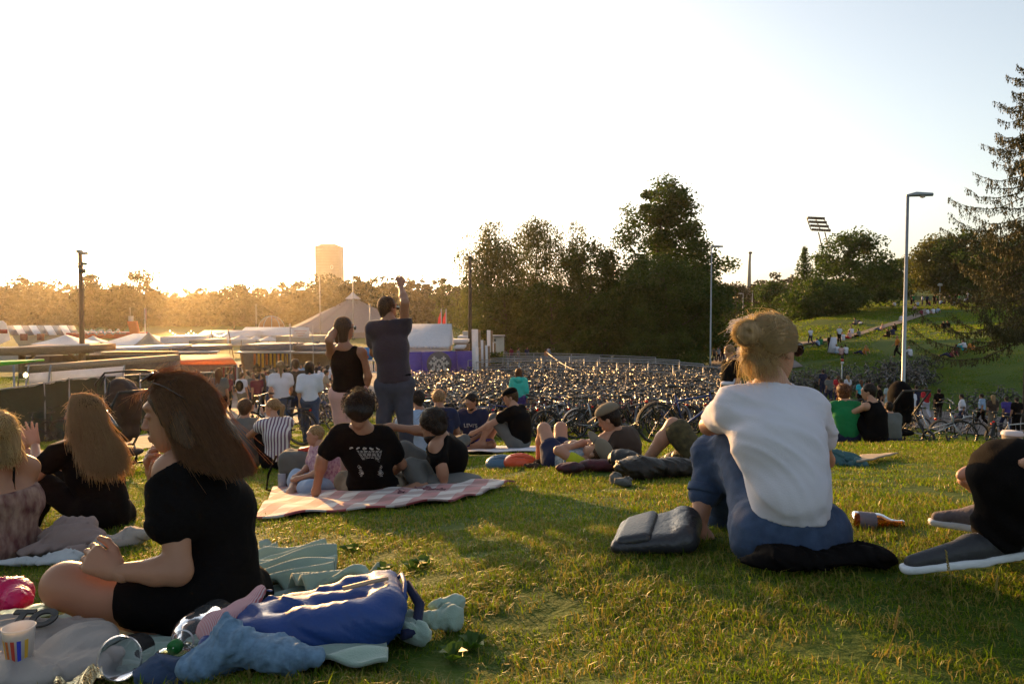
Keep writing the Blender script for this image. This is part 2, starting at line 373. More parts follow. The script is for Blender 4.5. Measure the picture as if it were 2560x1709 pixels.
def make_haze():
    mb = MB(); mb.box((0, 640, 12), (3000, 1460, 62))
    m = bpy.data.materials.new('haze_air'); m.use_nodes = True; n = m.node_tree.nodes
    n.remove(n['Principled BSDF']); v = n.new('ShaderNodeVolumePrincipled')
    v.inputs['Color'].default_value = (.98, .88, .72, 1); v.inputs['Density'].default_value = HAZE_D; v.inputs['Anisotropy'].default_value = HAZE_G
    m.node_tree.links.new(v.outputs[0], n['Material Output'].inputs['Volume'])
    mb.obj('haze', m, kind='stuff')
HAZE_D, HAZE_G = .00012, .80
# ------------------------------------------------------------------ solid modelling: smooth unions meshed by surface nets
A3 = lambda p: np.asarray(p, float)
def cap(a, b, ra, rb=None, k=.03): return ('c', A3(a), A3(b), ra, ra if rb is None else rb, k)
def ell(c, r, R=None, k=.03): return ('e', A3(c), A3(r), np.eye(3) if R is None else np.asarray(R), k)
def cut(p): return ('s',) + p
def pln(p, n): return (A3(p), A3(n) / np.linalg.norm(n))     # keeps the side against n
def sdf(prims, h, clips=(), wrinkle=0., wscale=14., seed=0, bb=None):
    lo = np.full(3, 1e9); hi = -lo
    for p in prims:
        if p[0] == 'c': pts = np.array([p[1] - p[3], p[1] + p[3], p[2] - p[4], p[2] + p[4]])
        elif p[0] == 'e': m = p[2].max(); pts = np.array([p[1] - m, p[1] + m])
        else: continue
        lo = np.minimum(lo, pts.min(0)); hi = np.maximum(hi, pts.max(0))
    if bb is not None: lo = np.maximum(lo, bb[0]); hi = np.minimum(hi, bb[1])
    kk = max([p[-1] for p in prims if p[0] != 's'] + [.03]) * .5; lo -= 2.5 * h + wrinkle * 2 + kk; hi += 2.5 * h + wrinkle * 2 + kk
    n = np.ceil((hi - lo) / h).astype(int) + 1
    ax = [lo[i] + h * np.arange(n[i]) for i in range(3)]
    Fd = np.full(n, .25, np.float32)
    for p in prims:
        sub = p[0] == 's'; q = p[1:] if sub else p
        if q[0] == 'c': mn = np.minimum(q[1] - q[3], q[2] - q[4]); mxx = np.maximum(q[1] + q[3], q[2] + q[4]); k = q[5]
        else: m = q[2].max(); mn = q[1] - m; mxx = q[1] + m; k = q[4]
        mg = k + 3 * h + wrinkle * 1.5
        i0 = np.clip(np.floor((mn - mg - lo) / h).astype(int), 0, n); i1 = np.clip(np.ceil((mxx + mg - lo) / h).astype(int) + 1, 0, n)
        if (i1 <= i0).any(): continue
        sx, sy, sz = [slice(i0[i], i1[i]) for i in range(3)]
        X = ax[0][sx].astype(np.float32)[:, None, None]; Y = ax[1][sy].astype(np.float32)[None, :, None]; Z = ax[2][sz].astype(np.float32)[None, None]
        if q[0] == 'c':
            a, b, ra, rb = q[1:5]; d = b - a; L = float(d @ d) + 1e-12
            px, py, pz = X - a[0], Y - a[1], Z - a[2]
            t = np.clip((px * d[0] + py * d[1] + pz * d[2]) / L, 0, 1)
            D = np.sqrt((px - t * d[0]) ** 2 + (py - t * d[1]) ** 2 + (pz - t * d[2]) ** 2) - (ra + (rb - ra) * t)
        else:
            c, r, R = q[1:4]; px, py, pz = X - c[0], Y - c[1], Z - c[2]
            l = [(px * R[0, i] + py * R[1, i] + pz * R[2, i]) for i in range(3)]
            k0 = np.sqrt(sum((l[i] / r[i]) ** 2 for i in range(3))); k1 = np.sqrt(sum((l[i] / r[i] ** 2) ** 2 for i in range(3))) + 1e-6
            D = k0 * (k0 - 1) / k1
        cur = Fd[sx, sy, sz]
        if sub:
            hh = np.maximum(k - np.abs(cur + D), 0) / k; Fd[sx, sy, sz] = np.maximum(cur, -D) + hh * hh * k * .25
        else:
            hh = np.maximum(k - np.abs(cur - D), 0) / k; Fd[sx, sy, sz] = np.minimum(cur, D) - hh * hh * k * .25
    if wrinkle:
        X = ax[0].astype(np.float32)[:, None, None] * wscale; Y = ax[1].astype(np.float32)[None, :, None] * wscale; Z = ax[2].astype(np.float32)[None, None] * wscale
        s = seed * 1.7
        a = X * 1.1 + 1.9 * np.sin(Y * .8 + s) + .9 * Z + 1.2 * np.sin(Z * 1.3 + s); b = Z * 1.7 + 1.6 * np.sin(X * .9 + s) - .7 * Y + .8 * np.sin(a)
        wr = 1.6 * np.abs(np.sin(a * .8)) ** .6 * np.sin(b * .6 + 1) - .9 + .9 * np.abs(np.sin(a * 1.9 + 1.3 * np.sin(b))) ** .7 + .45 * np.abs(np.sin(b * 3.1 + a * 1.7)) + .3 * np.sin(a * 4.3 - b * 2.2)
        Fd = Fd + (wrinkle * .6) * wr.astype(np.float32)
    for p, nn in clips:
        X = ax[0][:, None, None]; Y = ax[1][None, :, None]; Z = ax[2][None, None]
        Fd = np.maximum(Fd, ((X - p[0]) * nn[0] + (Y - p[1]) * nn[1] + (Z - p[2]) * nn[2]).astype(np.float32))
    # surface nets
    S = Fd < 0
    c = [S[i:n[0] - 1 + i, j:n[1] - 1 + j, k:n[2] - 1 + k] for i in (0, 1) for j in (0, 1) for k in (0, 1)]
    sm = sum(x.astype(np.int8) for x in c); act = (sm > 0) & (sm < 8)
    idx = np.argwhere(act)
    if not len(idx): return np.zeros((0, 3)), np.zeros((0, 4), int)
    vid = np.full(act.shape, -1, np.int64); vid[act] = np.arange(len(idx))
    acc = np.zeros((len(idx), 3)); cnt = np.zeros(len(idx))
    cor = [(i, j, k) for i in (0, 1) for j in (0, 1) for k in (0, 1)]
    val = {o: Fd[idx[:, 0] + o[0], idx[:, 1] + o[1], idx[:, 2] + o[2]].astype(float) for o in cor}
    for a in cor:
        for d in range(3):
            if a[d]: continue
            b = list(a); b[d] = 1; b = tuple(b); va, vb = val[a], val[b]; x = (va < 0) != (vb < 0)
            t = np.where(x, va / np.where(x, va - vb, 1), 0)
            pp = np.repeat(np.array(a, float)[None], len(idx), 0); pp[:, d] = t
            acc[x] += pp[x]; cnt[x] += 1
    V = lo + h * (idx + acc / cnt[:, None])
    Q = []
    for d in range(3):
        e0 = [slice(None)] * 3; e1 = [slice(None)] * 3; e0[d] = slice(0, -1); e1[d] = slice(1, None)
        s0, s1 = S[tuple(e0)], S[tuple(e1)]
        for flip in (False, True):
            ed = np.argwhere((s0 & ~s1) if not flip else (~s0 & s1))
            u, v = [(1, 2), (2, 0), (0, 1)][d]
            ed = ed[(ed[:, u] > 0) & (ed[:, v] > 0) & (ed[:, u] < n[u] - 1) & (ed[:, v] < n[v] - 1)]
            def cell(du, dv): q = ed.copy(); q[:, u] -= du; q[:, v] -= dv; return vid[q[:, 0], q[:, 1], q[:, 2]]
            f = np.stack([cell(1, 1), cell(0, 1), cell(0, 0), cell(1, 0)], 1)
            Q.append(f[:, ::-1] if flip else f)
    Q = np.vstack(Q); return V, Q[(Q >= 0).all(1)]
def solid(name, prims, h, mat, parent=None, clips=(), wrinkle=0., wscale=14., seed=0, **kw):
    V, Q = sdf(prims, h, clips, wrinkle, wscale, seed)
    return link(name, mesh_np(name, V, Q, mat, True), parent, **kw)
def multi(name, pieces, mat, parent=None, **kw):
    """several (prims, h[, clips]) meshed at their own fineness into one mesh"""
    Vs = []; Qs = []; n = 0
    for pc in pieces:
        V, Q = sdf(pc[0], pc[1], pc[2] if len(pc) > 2 else ())
        Vs.append(V); Qs.append(Q + n); n += len(V)
    return link(name, mesh_np(name, np.vstack(Vs), np.vstack(Qs), mat, True), parent, **kw)
def unit(v): v = A3(v); return v / (np.linalg.norm(v) + 1e-12)
def frame(f, u):
    """columns: right, forward, up"""
    f = unit(f); r = unit(np.cross(f, u)); u = np.cross(r, f); return np.stack([r, f, u], 1)

# ------------------------------------------------------------------ people
def skinm(name, c): return M(name, c, .5, var=.06, scale=12, bump=.04, bscale=150, transl=.08, tcol=(.8, .25, .1), spec=.4)
SKIN = skinm('skin_light', (.44, .23, .145)); SKIN2 = skinm('skin_tan', (.34, .17, .10)); SKIN3 = skinm('skin_pale', (.50, .29, .20))
def cloth(name, c, v=.1, **k):
    k.setdefault('rough', .9); k.setdefault('bump', .25); k.setdefault('bscale', 220); k.setdefault('sheen', .06); k.setdefault('spec', .12); k.setdefault('transl', .06)
    return M('cloth_' + name, c, var=v, scale=k.pop('scale', 9), **k)
C_BLACK = cloth('black', (.006, .005, .005), transl=0, sheen=0., spec=.06); C_WHITE = cloth('white', (.62, .61, .68), v=.04, transl=.1)
C_JEANS = cloth('denim', (.045, .07, .13), v=.18, scale=25); C_GREY = cloth('grey', (.13, .13, .12)); C_TEAL = cloth('teal', (.05, .46, .38))
C_NAVY = cloth('navy', (.02, .025, .06)); C_BEIGE = cloth('beige', (.32, .26, .19)); C_PINK = cloth('pink', (.55, .33, .30)); C_KHAKI = cloth('khaki', (.20, .16, .11))
C_RED = cloth('red', (.5, .03, .04)); C_ORANGE = cloth('orange', (.5, .17, .03)); C_MAROON = cloth('maroon', (.16, .02, .04)); C_GREEN = cloth('green', (.015, .17, .055))
C_PURPLE = cloth('purple', (.07, .05, .22)); C_CYAN = cloth('cyan', (.03, .42, .5)); C_LBLUE = cloth('pale_blue', (.3, .4, .55)); C_DBROWN = cloth('brown', (.06, .04, .03))
def hairm(name, c, c2): return M('hair_' + name, c, .5, var=.3, scale=70, bump=.5, bscale=110, transl=.15, col2=c2, spec=.25, stretch=(1, 1, .08))
H_DARK = hairm('dark', (.012, .008, .006), (.03, .018, .012)); H_BROWN = hairm('brown', (.05, .025, .012), (.10, .05, .022))
H_BLOND = hairm('blond', (.22, .125, .05), (.40, .25, .115)); H_AUBURN = hairm('auburn', (.085, .03, .012), (.15, .055, .02)); H_DBLOND = hairm('dark_blond', (.16, .09, .04), (.34, .21, .10))
M_SHOE = M('shoe_dark', (.03, .03, .035), .6); M_SOLE = M('shoe_sole', (.6, .62, .66), .5); M_LENS = M('sunglass_lens', (.01, .006, .005), .08, var=0, bump=0, spec=.8); M_SHOEG = M('shoe_grey', (.16, .15, .16), .8)

def head_prims(c, f, u, s=1., fine=True, nose=1.):
    R = frame(f, u); T = lambda x, y, z: c + R @ (np.array((x, y, z)) * s)
    p = [ell(T(0, -.012, .022), (.073 * s, .092 * s, .088 * s), R, .02), ell(T(0, .025, -.045), (.056 * s, .062 * s, .072 * s), R, .03),
         cap(T(0, .052, -.098), T(0, .040, -.085), .020 * s, .03 * s, .03)]
    if fine:
        p += [cap(T(0, .083, .010), T(0, .100 * nose, -.030), .006 * s, .0085 * s, .010), ell(T(0, .093, -.034), (.014 * s, .010 * s, .007 * s), R, .008),
              ell(T(0, .082, -.064), (.021 * s, .015 * s, .007 * s), R, .008), ell(T(0, .080, -.075), (.018 * s, .015 * s, .007 * s), R, .008),
              ell(T(0, .074, .035), (.05 * s, .020 * s, .012 * s), R, .02)]
        for e in (-1, 1):
            p += [cut(ell(T(e * .031, .098, .006), (.018 * s, .016 * s, .010 * s), R, .012)), ell(T(e * .031, .078, .005), (.014 * s, .010 * s, .009 * s), R, .006),
                  ell(T(e * .074, -.006, -.012), (.010 * s, .018 * s, .032 * s), R @ rotm('X', .2), .008)]
    return p
def hand_prims(w, d, n, s=1., curl=.5, side=1, thumb=.6, spread=.2):
    """w wrist, d pointing direction, n back-of-hand normal; side +1/-1 puts the thumb"""
    d = unit(d); n = unit(A3(n) - d * (A3(n) @ d)); t = np.cross(d, n) * side
    T = lambda a, b, c: w + (d * a + t * b + n * c) * s
    p = [cap(T(-.02, 0, 0), T(.02, 0, 0), .023 * s, .024 * s, .02)]
    for i, (b, L) in enumerate([(.030, .070), (.010, .078), (-.010, .073), (-.028, .058)]):
        k = T(.085 - .004 * abs(i - 1), b, .002); p.append(cap(T(.015, b * .5, 0), k, .017 * s, .0125 * s, .015))
        a = 0; q = k; dirv = unit(d + t * b * spread * 12)
        for j, fr in enumerate((.45, .32, .23)):
            a += curl * (1.0 if j else .8); v = dirv * math.cos(a) - n * math.sin(a); q2 = q + v * L * fr * s
            p.append(cap(q, q2, (.0098 - .0012 * j) * s, (.0088 - .0012 * j) * s, .004)); q = q2
    a = T(.012, .02, -.004); b = T(.045, .047, -.012 - .01 * thumb); c = b + (d * .030 + t * (.012 * (1 - thumb)) - n * .012 * thumb) * s; e = c + (d * .024 - t * .010 * thumb - n * .01 * thumb) * s
    p += [cap(a, b, .016 * s, .012 * s, .012), cap(b, c, .0115 * s, .0105 * s, .005), cap(c, e, .0105 * s, .0085 * s, .005)]
    return p
def limb(a, b, c, r, k=.025):
    """upper, middle, lower joints with muscle: returns prims"""
    a, b, c = A3(a), A3(b), A3(c)
    return [cap(a, b, r[0], r[1], k), cap(b, b + (c - b) * .35, r[1], r[2], k), cap(b + (c - b) * .35, c, r[2], r[3], k)]
def foot_prims(an, toe, s=1.):
    an, toe = A3(an), A3(toe); d = unit(toe - an); he = an - d * .05 * s; he = he + np.array((0, 0, -.03 * s)); t2 = toe
    return [cap(an, he, .036 * s, .032 * s, .03), cap(he, t2, .034 * s, .024 * s, .03), cap(an, (an + t2) / 2, .036 * s, .03 * s, .03)]
def torso_prims(j, s=1., g=0., fem=False, k=.035):
    """pelvis, waist, ribs, shoulders from joints; g = garment offset"""
    pv, ch, nk = j['pv'], j['ch'], j['nk']; sL, sR, hL, hR = j['sL'], j['sR'], j['hL'], j['hR']
    sx = unit(sR - sL); up = unit(nk - pv); wa = pv * .5 + ch * .5
    if 'wa' in j: wa = j['wa']
    wr = (.092 if fem else .106) * s + g; cw = .060 * s
    p = [cap(hL + up * .02 * s, hR + up * .02 * s, .105 * s + g, .105 * s + g, k),
         cap(wa - sx * .034 * s, wa + sx * .034 * s, wr, wr, k),
         cap(pv + up * .04 * s, wa, .115 * s + g, wr, k),
         cap(ch - sx * cw, ch + sx * cw, (.094 if fem else .102) * s + g, None, k),
         cap(wa, ch, wr, .11 * s + g, k),
         cap(sL * .82 + nk * .18, sR * .82 + nk * .18, .050 * s + g, None, .04),
         cap(ch - sx * .058 * s, nk * .45 + sL * .55 - up * .02, .09 * s + g, .055 * s + g, k), cap(ch + sx * .058 * s, nk * .45 + sR * .55 - up * .02, .086 * s + g, .05 * s + g, k)]
    return p
def body_prims(j, s=1., fem=False, feet=True, hands='blob', tg=0., lg=1.):
    a = .92 if fem else 1.
    p = torso_prims(j, s, tg, fem)
    p += [cap(j['nk'], j['hd'] + unit(j['nk'] - j['hd']) * .05 * s, .055 * s * a, .052 * s * a, .04), cap(j['nk'], (j['sL'] + j['nk']) / 2, .05 * s * a, .045 * s * a, .05), cap(j['nk'], (j['sR'] + j['nk']) / 2, .05 * s * a, .045 * s * a, .05)]
    for q in 'LR':
        p += [ell(j['s' + q], np.array((.062, .062, .062)) * s * a, None, .04)]
        p += limb(j['s' + q], j['e' + q], j['w' + q], np.array((.052, .041, .042, .026)) * s * a)
        p += limb(j['h' + q], j['k' + q], j['a' + q], np.array((.088, .056, .058, .036)) * s * lg, .03)
        if hands == 'blob':
            d = j['w' + q] + unit(j['w' + q] - j['e' + q]) * .09 * s; p += [cap(j['w' + q], d, .028 * s, .034 * s, .02), cap(d, d + unit(j['w' + q] - j['e' + q]) * .06 * s, .03 * s, .018 * s, .02)]
        if feet: p += foot_prims(j['a' + q], j['t' + q], s)
    return p
def top_prims(j, s, g, sleeve, fem=False, rs=1., tank=False):
    p = torso_prims(j, s, g - .004, fem, .085)
    if tank:
        up = unit(j['nk'] - j['ch']); p = p[:5] + [cap(j['ch'], j['nk'] - up * .05, .085 * s + g, .055 * s + g, .04)]
        return p + [cap(j['ch'] * .75 + j['s' + q] * .25, j['nk'] * .42 + j['s' + q] * .58 - up * .01, .095 * s, .05 * s + g, .05) for q in 'LR']
    up = unit(j['nk'] - j['ch']); p.append(cap(j['nk'] - up * .05 * s, j['nk'] + up * .02 * s, .07 * s, .062 * s, .04))
    for q in 'LR':
        if sleeve > 0:
            a, b, c = j['s' + q], j['e' + q], j['w' + q]
            if sleeve <= 1: p += [cap(a, a + (b - a) * sleeve, .062 * s * rs + g, (.056 if sleeve < .8 else .05) * s * rs + g * 1.3, .05)]
            else: p += [cap(a, b, .06 * s + g, .05 * s + g, .05), cap(b, b + (c - b) * (sleeve - 1), .05 * s + g, .036 * s + g, .03)]
    return p
def bottom_prims(j, s, g, ln, fem=False, flare=0., skirt=False):
    """ln: 0..1 along the thigh, 1..2 along the shin"""
    up = unit(j['ch'] - j['pv']); p = [cap(j['hL'] + up * .02, j['hR'] + up * .02, .108 * s + g, None, .05), cap(j['pv'], j['pv'] + up * .09 * s, .11 * s + g, (.10 if fem else .11) * s + g, .05)]
    for q in 'LR':
        a, b, c = j['h' + q], j['k' + q], j['a' + q]
        if ln <= 1: p += [cap(a, a + (b - a) * ln, .09 * s + g, (.09 - .03 * ln) * s + g + flare, .05)]
        else: p += [cap(a, b, .09 * s + g, .06 * s + g, .05), cap(b, b + (c - b) * .35, .06 * s + g, .06 * s + g + flare * .5, .04), cap(b + (c - b) * .35, b + (c - b) * (ln - 1), .06 * s + g + flare * .5, .042 * s + g + flare, .04)]
    return p
def hair_prims(j, s, style, g=.0):
    c = j['hd']; R = frame(j['hf'], j['hu']); T = lambda x, y, z: c + R @ (np.array((x, y, z)) * s)
    base = [ell(T(0, -.024, .034), np.array((.084, .094, .088)) * s, R, .02)]
    cutf = [cut(ell(T(0, .088, -.03), np.array((.062, .055, .075)) * s, R, .015))]
    if style == 'short': return base + [cap(T(0, -.05, -.02), T(0, -.055, -.06), .062 * s, .045 * s, .03)] + cutf
    if style == 'buzz': return [ell(T(0, -.02, .03), np.array((.078, .092, .086)) * s, R, .02)] + cutf
    if style == 'curly': return [ell(T(0, -.02, .045), np.array((.108, .110, .104)) * s, R, .02), ell(T(0, -.05, -.02), np.array((.098, .075, .075)) * s, R, .03)] + cutf
    if style == 'mop': return [ell(T(0, -.02, .04), np.array((.10, .108, .098)) * s, R, .02), ell(T(0, -.04, -.03), np.array((.085, .07, .07)) * s, R, .03)] + cutf
    if style == 'bob': return base + [cap(T(-.04, -.04, 0), T(-.045, -.04, -.12), .06 * s, .05 * s, .03), cap(T(.04, -.04, 0), T(.045, -.04, -.12), .06 * s, .05 * s, .03)] + cutf
    if style == 'long':
        up = np.array((0, 0, 1.)); b = T(0, -.055, -.05); e = j['ch'] - R[:, 1] * .11 * s
        return base + [cap(T(-.035, -.045, 0), b - R[:, 0] * .04, .06 * s, .05 * s, .03), cap(T(.035, -.045, 0), b + R[:, 0] * .04, .06 * s, .05 * s, .03), cap(b - R[:, 0] * .03, e - R[:, 0] * .045, .05 * s, .025 * s, .05), cap(b + R[:, 0] * .03, e + R[:, 0] * .045, .05 * s, .025 * s, .05)] + cutf
    if style == 'pony': return base + [cap(T(0, -.10, .04), T(0, -.14, .01), .022 * s, .034 * s, .01), cap(T(0, -.14, .01), T(0, -.13, -.12), .034 * s, .030 * s, .01), cap(T(0, -.13, -.12), T(0, -.11, -.24), .03 * s, .010 * s, .01)] + cutf
    if style == 'bun': return base + [ell(T(0, -.115, .05), np.array((.042, .036, .042)) * s, R, .012), cap(T(0, -.05, -.02), T(0, -.05, -.06), .06 * s, .045 * s, .03)] + cutf
    return base + cutf

def pose(kind, s=1., **ov):
    """joints in the figure's own frame: +y forward, x right, z up, origin on the ground under the pelvis"""
    J = dict(stand=dict(pv=(0, 0, .96), ch=(0, -.01, 1.27), nk=(0, -.02, 1.46), hd=(0, .01, 1.62), sL=(-.175, -.02, 1.40), sR=(.175, -.02, 1.40), eL=(-.22, -.03, 1.12), eR=(.22, -.03, 1.12), wL=(-.21, .06, .88), wR=(.21, .06, .88),
                    hL=(-.085, 0, .92), hR=(.085, 0, .92), kL=(-.10, .02, .50), kR=(.10, .02, .50), aL=(-.11, -.02, .085), aR=(.11, -.02, .085), tL=(-.13, .14, .03), tR=(.13, .14, .03)),
             walk=dict(pv=(0, 0, .94), ch=(0, .02, 1.25), nk=(0, .02, 1.44), hd=(0, .06, 1.60), sL=(-.175, .03, 1.38), sR=(.175, 0, 1.38), eL=(-.21, -.08, 1.12), eR=(.21, .08, 1.12), wL=(-.2, -.02, .90), wR=(.18, .26, .95),
                    hL=(-.085, 0, .90), hR=(.085, 0, .90), kL=(-.10, .20, .52), kR=(.10, -.02, .48), aL=(-.10, .25, .10), aR=(.10, -.32, .16), tL=(-.11, .40, .06), tR=(.11, -.20, .05)),
             knees=dict(pv=(0, 0, .11), ch=(0, .02, .42), nk=(0, .10, .60), hd=(0, .17, .75), sL=(-.17, .08, .55), sR=(.17, .08, .55), eL=(-.24, .33, .40), eR=(.24, .33, .40), wL=(-.06, .48, .40), wR=(.06, .50, .38),
                    hL=(-.09, .03, .11), hR=(.09, .03, .11), kL=(-.12, .38, .46), kR=(.12, .38, .46), aL=(-.12, .58, .08), aR=(.12, .58, .08), tL=(-.13, .74, .03), tR=(.13, .74, .03)),
             cross=dict(pv=(0, 0, .11), ch=(0, .03, .42), nk=(0, .09, .61), hd=(0, .15, .76), sL=(-.17, .06, .56), sR=(.17, .06, .56), eL=(-.24, .14, .32), eR=(.24, .14, .32), wL=(-.10, .33, .25), wR=(.10, .33, .25),
                    hL=(-.09, .03, .11), hR=(.09, .03, .11), kL=(-.36, .30, .17), kR=(.36, .30, .17), aL=(.05, .40, .07), aR=(-.08, .48, .08), tL=(.19, .42, .05), tR=(-.22, .5, .05)),
             back=dict(pv=(0, 0, .11), ch=(0, -.16, .38), nk=(0, -.22, .56), hd=(0, -.19, .73), sL=(-.18, -.22, .51), sR=(.18, -.22, .51), eL=(-.24, -.34, .28), eR=(.24, -.34, .28), wL=(-.24, -.44, .05), wR=(.24, -.44, .05),
                    hL=(-.09, .03, .11), hR=(.09, .03, .11), kL=(-.11, .44, .24), kR=(.11, .42, .30), aL=(-.12, .84, .07), aR=(.12, .76, .08), tL=(-.14, .95, .15), tR=(.14, .9, .06)),
             lie=dict(pv=(0, 0, .11), ch=(0, -.32, .12), nk=(0, -.50, .13), hd=(0, -.66, .16), sL=(-.18, -.46, .11), sR=(.18, -.46, .11), eL=(-.3, -.25, .08), eR=(.3, -.25, .08), wL=(-.12, -.12, .2), wR=(.12, -.12, .2),
                    hL=(-.09, .04, .11), hR=(.09, .04, .11), kL=(-.1, .36, .42), kR=(.1, .34, .42), aL=(-.1, .56, .08), aR=(.1, .55, .08), tL=(-.1, .72, .04), tR=(.1, .72, .04)))[kind].copy()
    J.update(ov.pop('j', {})); J = {k: A3(v) * s for k, v in J.items()}
    J['hf'] = A3(ov.get('hf', (0, 1, -.1))) if kind != 'lie' else A3(ov.get('hf', (0, .3, 1))); J['hu'] = A3(ov.get('hu', (0, 0, 1))) if kind != 'lie' else A3((0, -1, .3))
    return J
def place(J, x, y, yaw, z=None):
    """yaw 0 = facing away from the camera (+y); positive turns left"""
    R = rz(yaw); o = np.array((x, y, gz(x, y) if z is None else z)); return {k: (R @ v if k in ('hf', 'hu') else R @ v + o) for k, v in J.items()}

def person(j, s=1., h=.02, fem=False, skin=None, hair=None, hstyle='short', top=None, sleeve=.5, bottom=None, blen=2., shoes=None, label=None, group=None, wr=.004, tank=False, flare=.0, hem=None, hh=None, hfine=True, hands='blob', body_clips=(), ts=1., skirt=False, extra=None, seedn=0, topg=.016, cat='person', soles=True):
    skin = skin or SKIN; o = tuple((j['pv'])); root = empty('person', (o[0], o[1], min(j['aL'][2], j['aR'][2], j['pv'][2]) - .08), 0, label, cat, group)
    off = np.array(root.location)
    j = {k: (v if k in ('hf', 'hu') else v - off) for k, v in j.items()}
    hh = hh or h * .6
    body = [(body_prims(j, s, fem, not shoes, hands, -.012 if top else 0, .9 if blen > 1 and bottom else 1.), h), (head_prims(j['hd'], j['hf'], j['hu'], s, hfine), hh)]
    multi('body', body, skin, root)
    if hair:
        solid('hair', hair_prims(j, s, hstyle), hh, hair, root, wrinkle=.005 if hstyle in ('curly', 'mop') else .003, wscale=45 if hstyle in ('curly', 'mop') else 30)
        if h < .022: fuzz(root, j, s * (1.1 if hstyle in ('curly', 'mop') else 1.), hair, 420, .030 if hstyle in ('curly', 'mop') else .014)
    up = unit(j['nk'] - j['ch'])
    if top:
        cl = []
        if tank: cl = [pln(j['nk'] + up * .03 * s, up)]
        else: cl = [pln(j['nk'] + up * .035 * s, up)]
        hp = unit(j['ch'] - j['pv']); cl.append(pln(j['pv'] + hp * (hem if hem is not None else .0) * s, -hp))
        solid('shirt', top_prims(j, s, topg, 0 if tank else sleeve, fem, ts, tank), h, top, root, clips=cl, wrinkle=wr, seed=seedn)
    if bottom:
        hp = unit(j['ch'] - j['pv'])
        solid('skirt' if skirt else ('shorts' if blen < 1 else 'trousers'), bottom_prims(j, s, .013 if blen > 1 else .018, blen, fem, flare), h, bottom, root, wrinkle=wr, seed=seedn + 3)
    if shoes:
        for q in 'LR':
            solid('shoe', [('c', p[1], p[2], p[3] + .008, p[4] + .008, p[5]) for p in foot_prims(j['a' + q] - np.array((0, 0, .02)), j['t' + q], s)], max(h * .7, .008), shoes, root)
    return root, j
def fuzz(root, j, s, mat, n, L, seed=0, r=.0016, spread=.5):
    """short hairs standing off the outline of the head"""
    g = np.random.default_rng(seed); R = frame(j['hf'], j['hu']); v = g.normal(size=(n * 2, 3)); v /= np.linalg.norm(v, axis=1)[:, None]
    v = v[~((v[:, 1] > .35) & (v[:, 2] < .45)) & (v[:, 2] > -.55)][:n]; c = v * np.array((.083, .095, .088)) * s + np.array((0, -.022, .034)) * s
    t = np.linspace(0, 1, 5)[None, :, None]; side = np.cross(v, g.normal(size=v.shape)); l = L * s * g.uniform(.4, 1.4, (len(v), 1, 1))
    Pp = c[:, None] + l * (v[:, None] * t * spread + side[:, None] * t ** 1.3 + np.array((0, 0, -.5)) * t ** 2)
    return strand_mesh('hair_strands', j['hd'] + Pp @ R.T, mat, root, r, g)
def strand_mesh(name, Pp, mat, parent, r, g, taper=.35):
    n, seg = Pp.shape[:2]; tt = np.linspace(0, 1, seg)
    d = np.gradient(Pp, axis=1); d /= np.linalg.norm(d, axis=2, keepdims=True) + 1e-9
    a = np.cross(d, np.array((.3, .8, .5))); a /= np.linalg.norm(a, axis=2, keepdims=True) + 1e-9; b = np.cross(d, a)
    rr = (r * g.uniform(.7, 1.3, (n, 1)) * (1 - (1 - taper) * tt[None]))[..., None]
    ring = np.stack([Pp + (a * math.cos(t) + b * math.sin(t)) * rr for t in (0, 2.094, 4.189)], 2)
    V = ring.reshape(-1, 3); base = (np.arange(n)[:, None] * seg + np.arange(seg - 1)[None]).reshape(-1, 1) * 3
    Q = np.vstack([base + np.array([i, (i + 1) % 3, 3 + (i + 1) % 3, 3 + i]) for i in range(3)])
    return link(name, mesh_np(name, V, Q, mat if isinstance(mat, bpy.types.Material) and mat.name.startswith('strand') else strand_mat(mat), True), parent)
_sm = {}
def strand_mat(m):
    if m.name not in _sm:
        c = {'hair_dark': (.05, .025, .012), 'hair_brown': (.13, .06, .02), 'hair_blond': (.46, .33, .19), 'hair_auburn': (.20, .10, .038), 'hair_dark_blond': (.34, .24, .13)}.get(m.name, (.3, .2, .1))
        _sm[m.name] = M('strand_' + m.name, c, .32, var=.35, scale=90, bump=0, transl=.5, tcol=tuple(min(1, x * 2.6) for x in c), spec=.6)
    return _sm[m.name]
def core_mat(m):
    strand_mat(m); b = _mats['strand_' + m.name]; c = {'hair_dark': (.03, .015, .008), 'hair_brown': (.08, .04, .015), 'hair_blond': (.30, .19, .09), 'hair_auburn': (.075, .038, .016), 'hair_dark_blond': (.15, .10, .055)}.get(m.name, (.2, .1, .05))
    return M('core_' + m.name, c, .55, var=.35, scale=90, bump=.5, bscale=130, transl=.08, spec=.2, stretch=(1, 1, .1))  # core colour darkened to match the shading of the strands over it
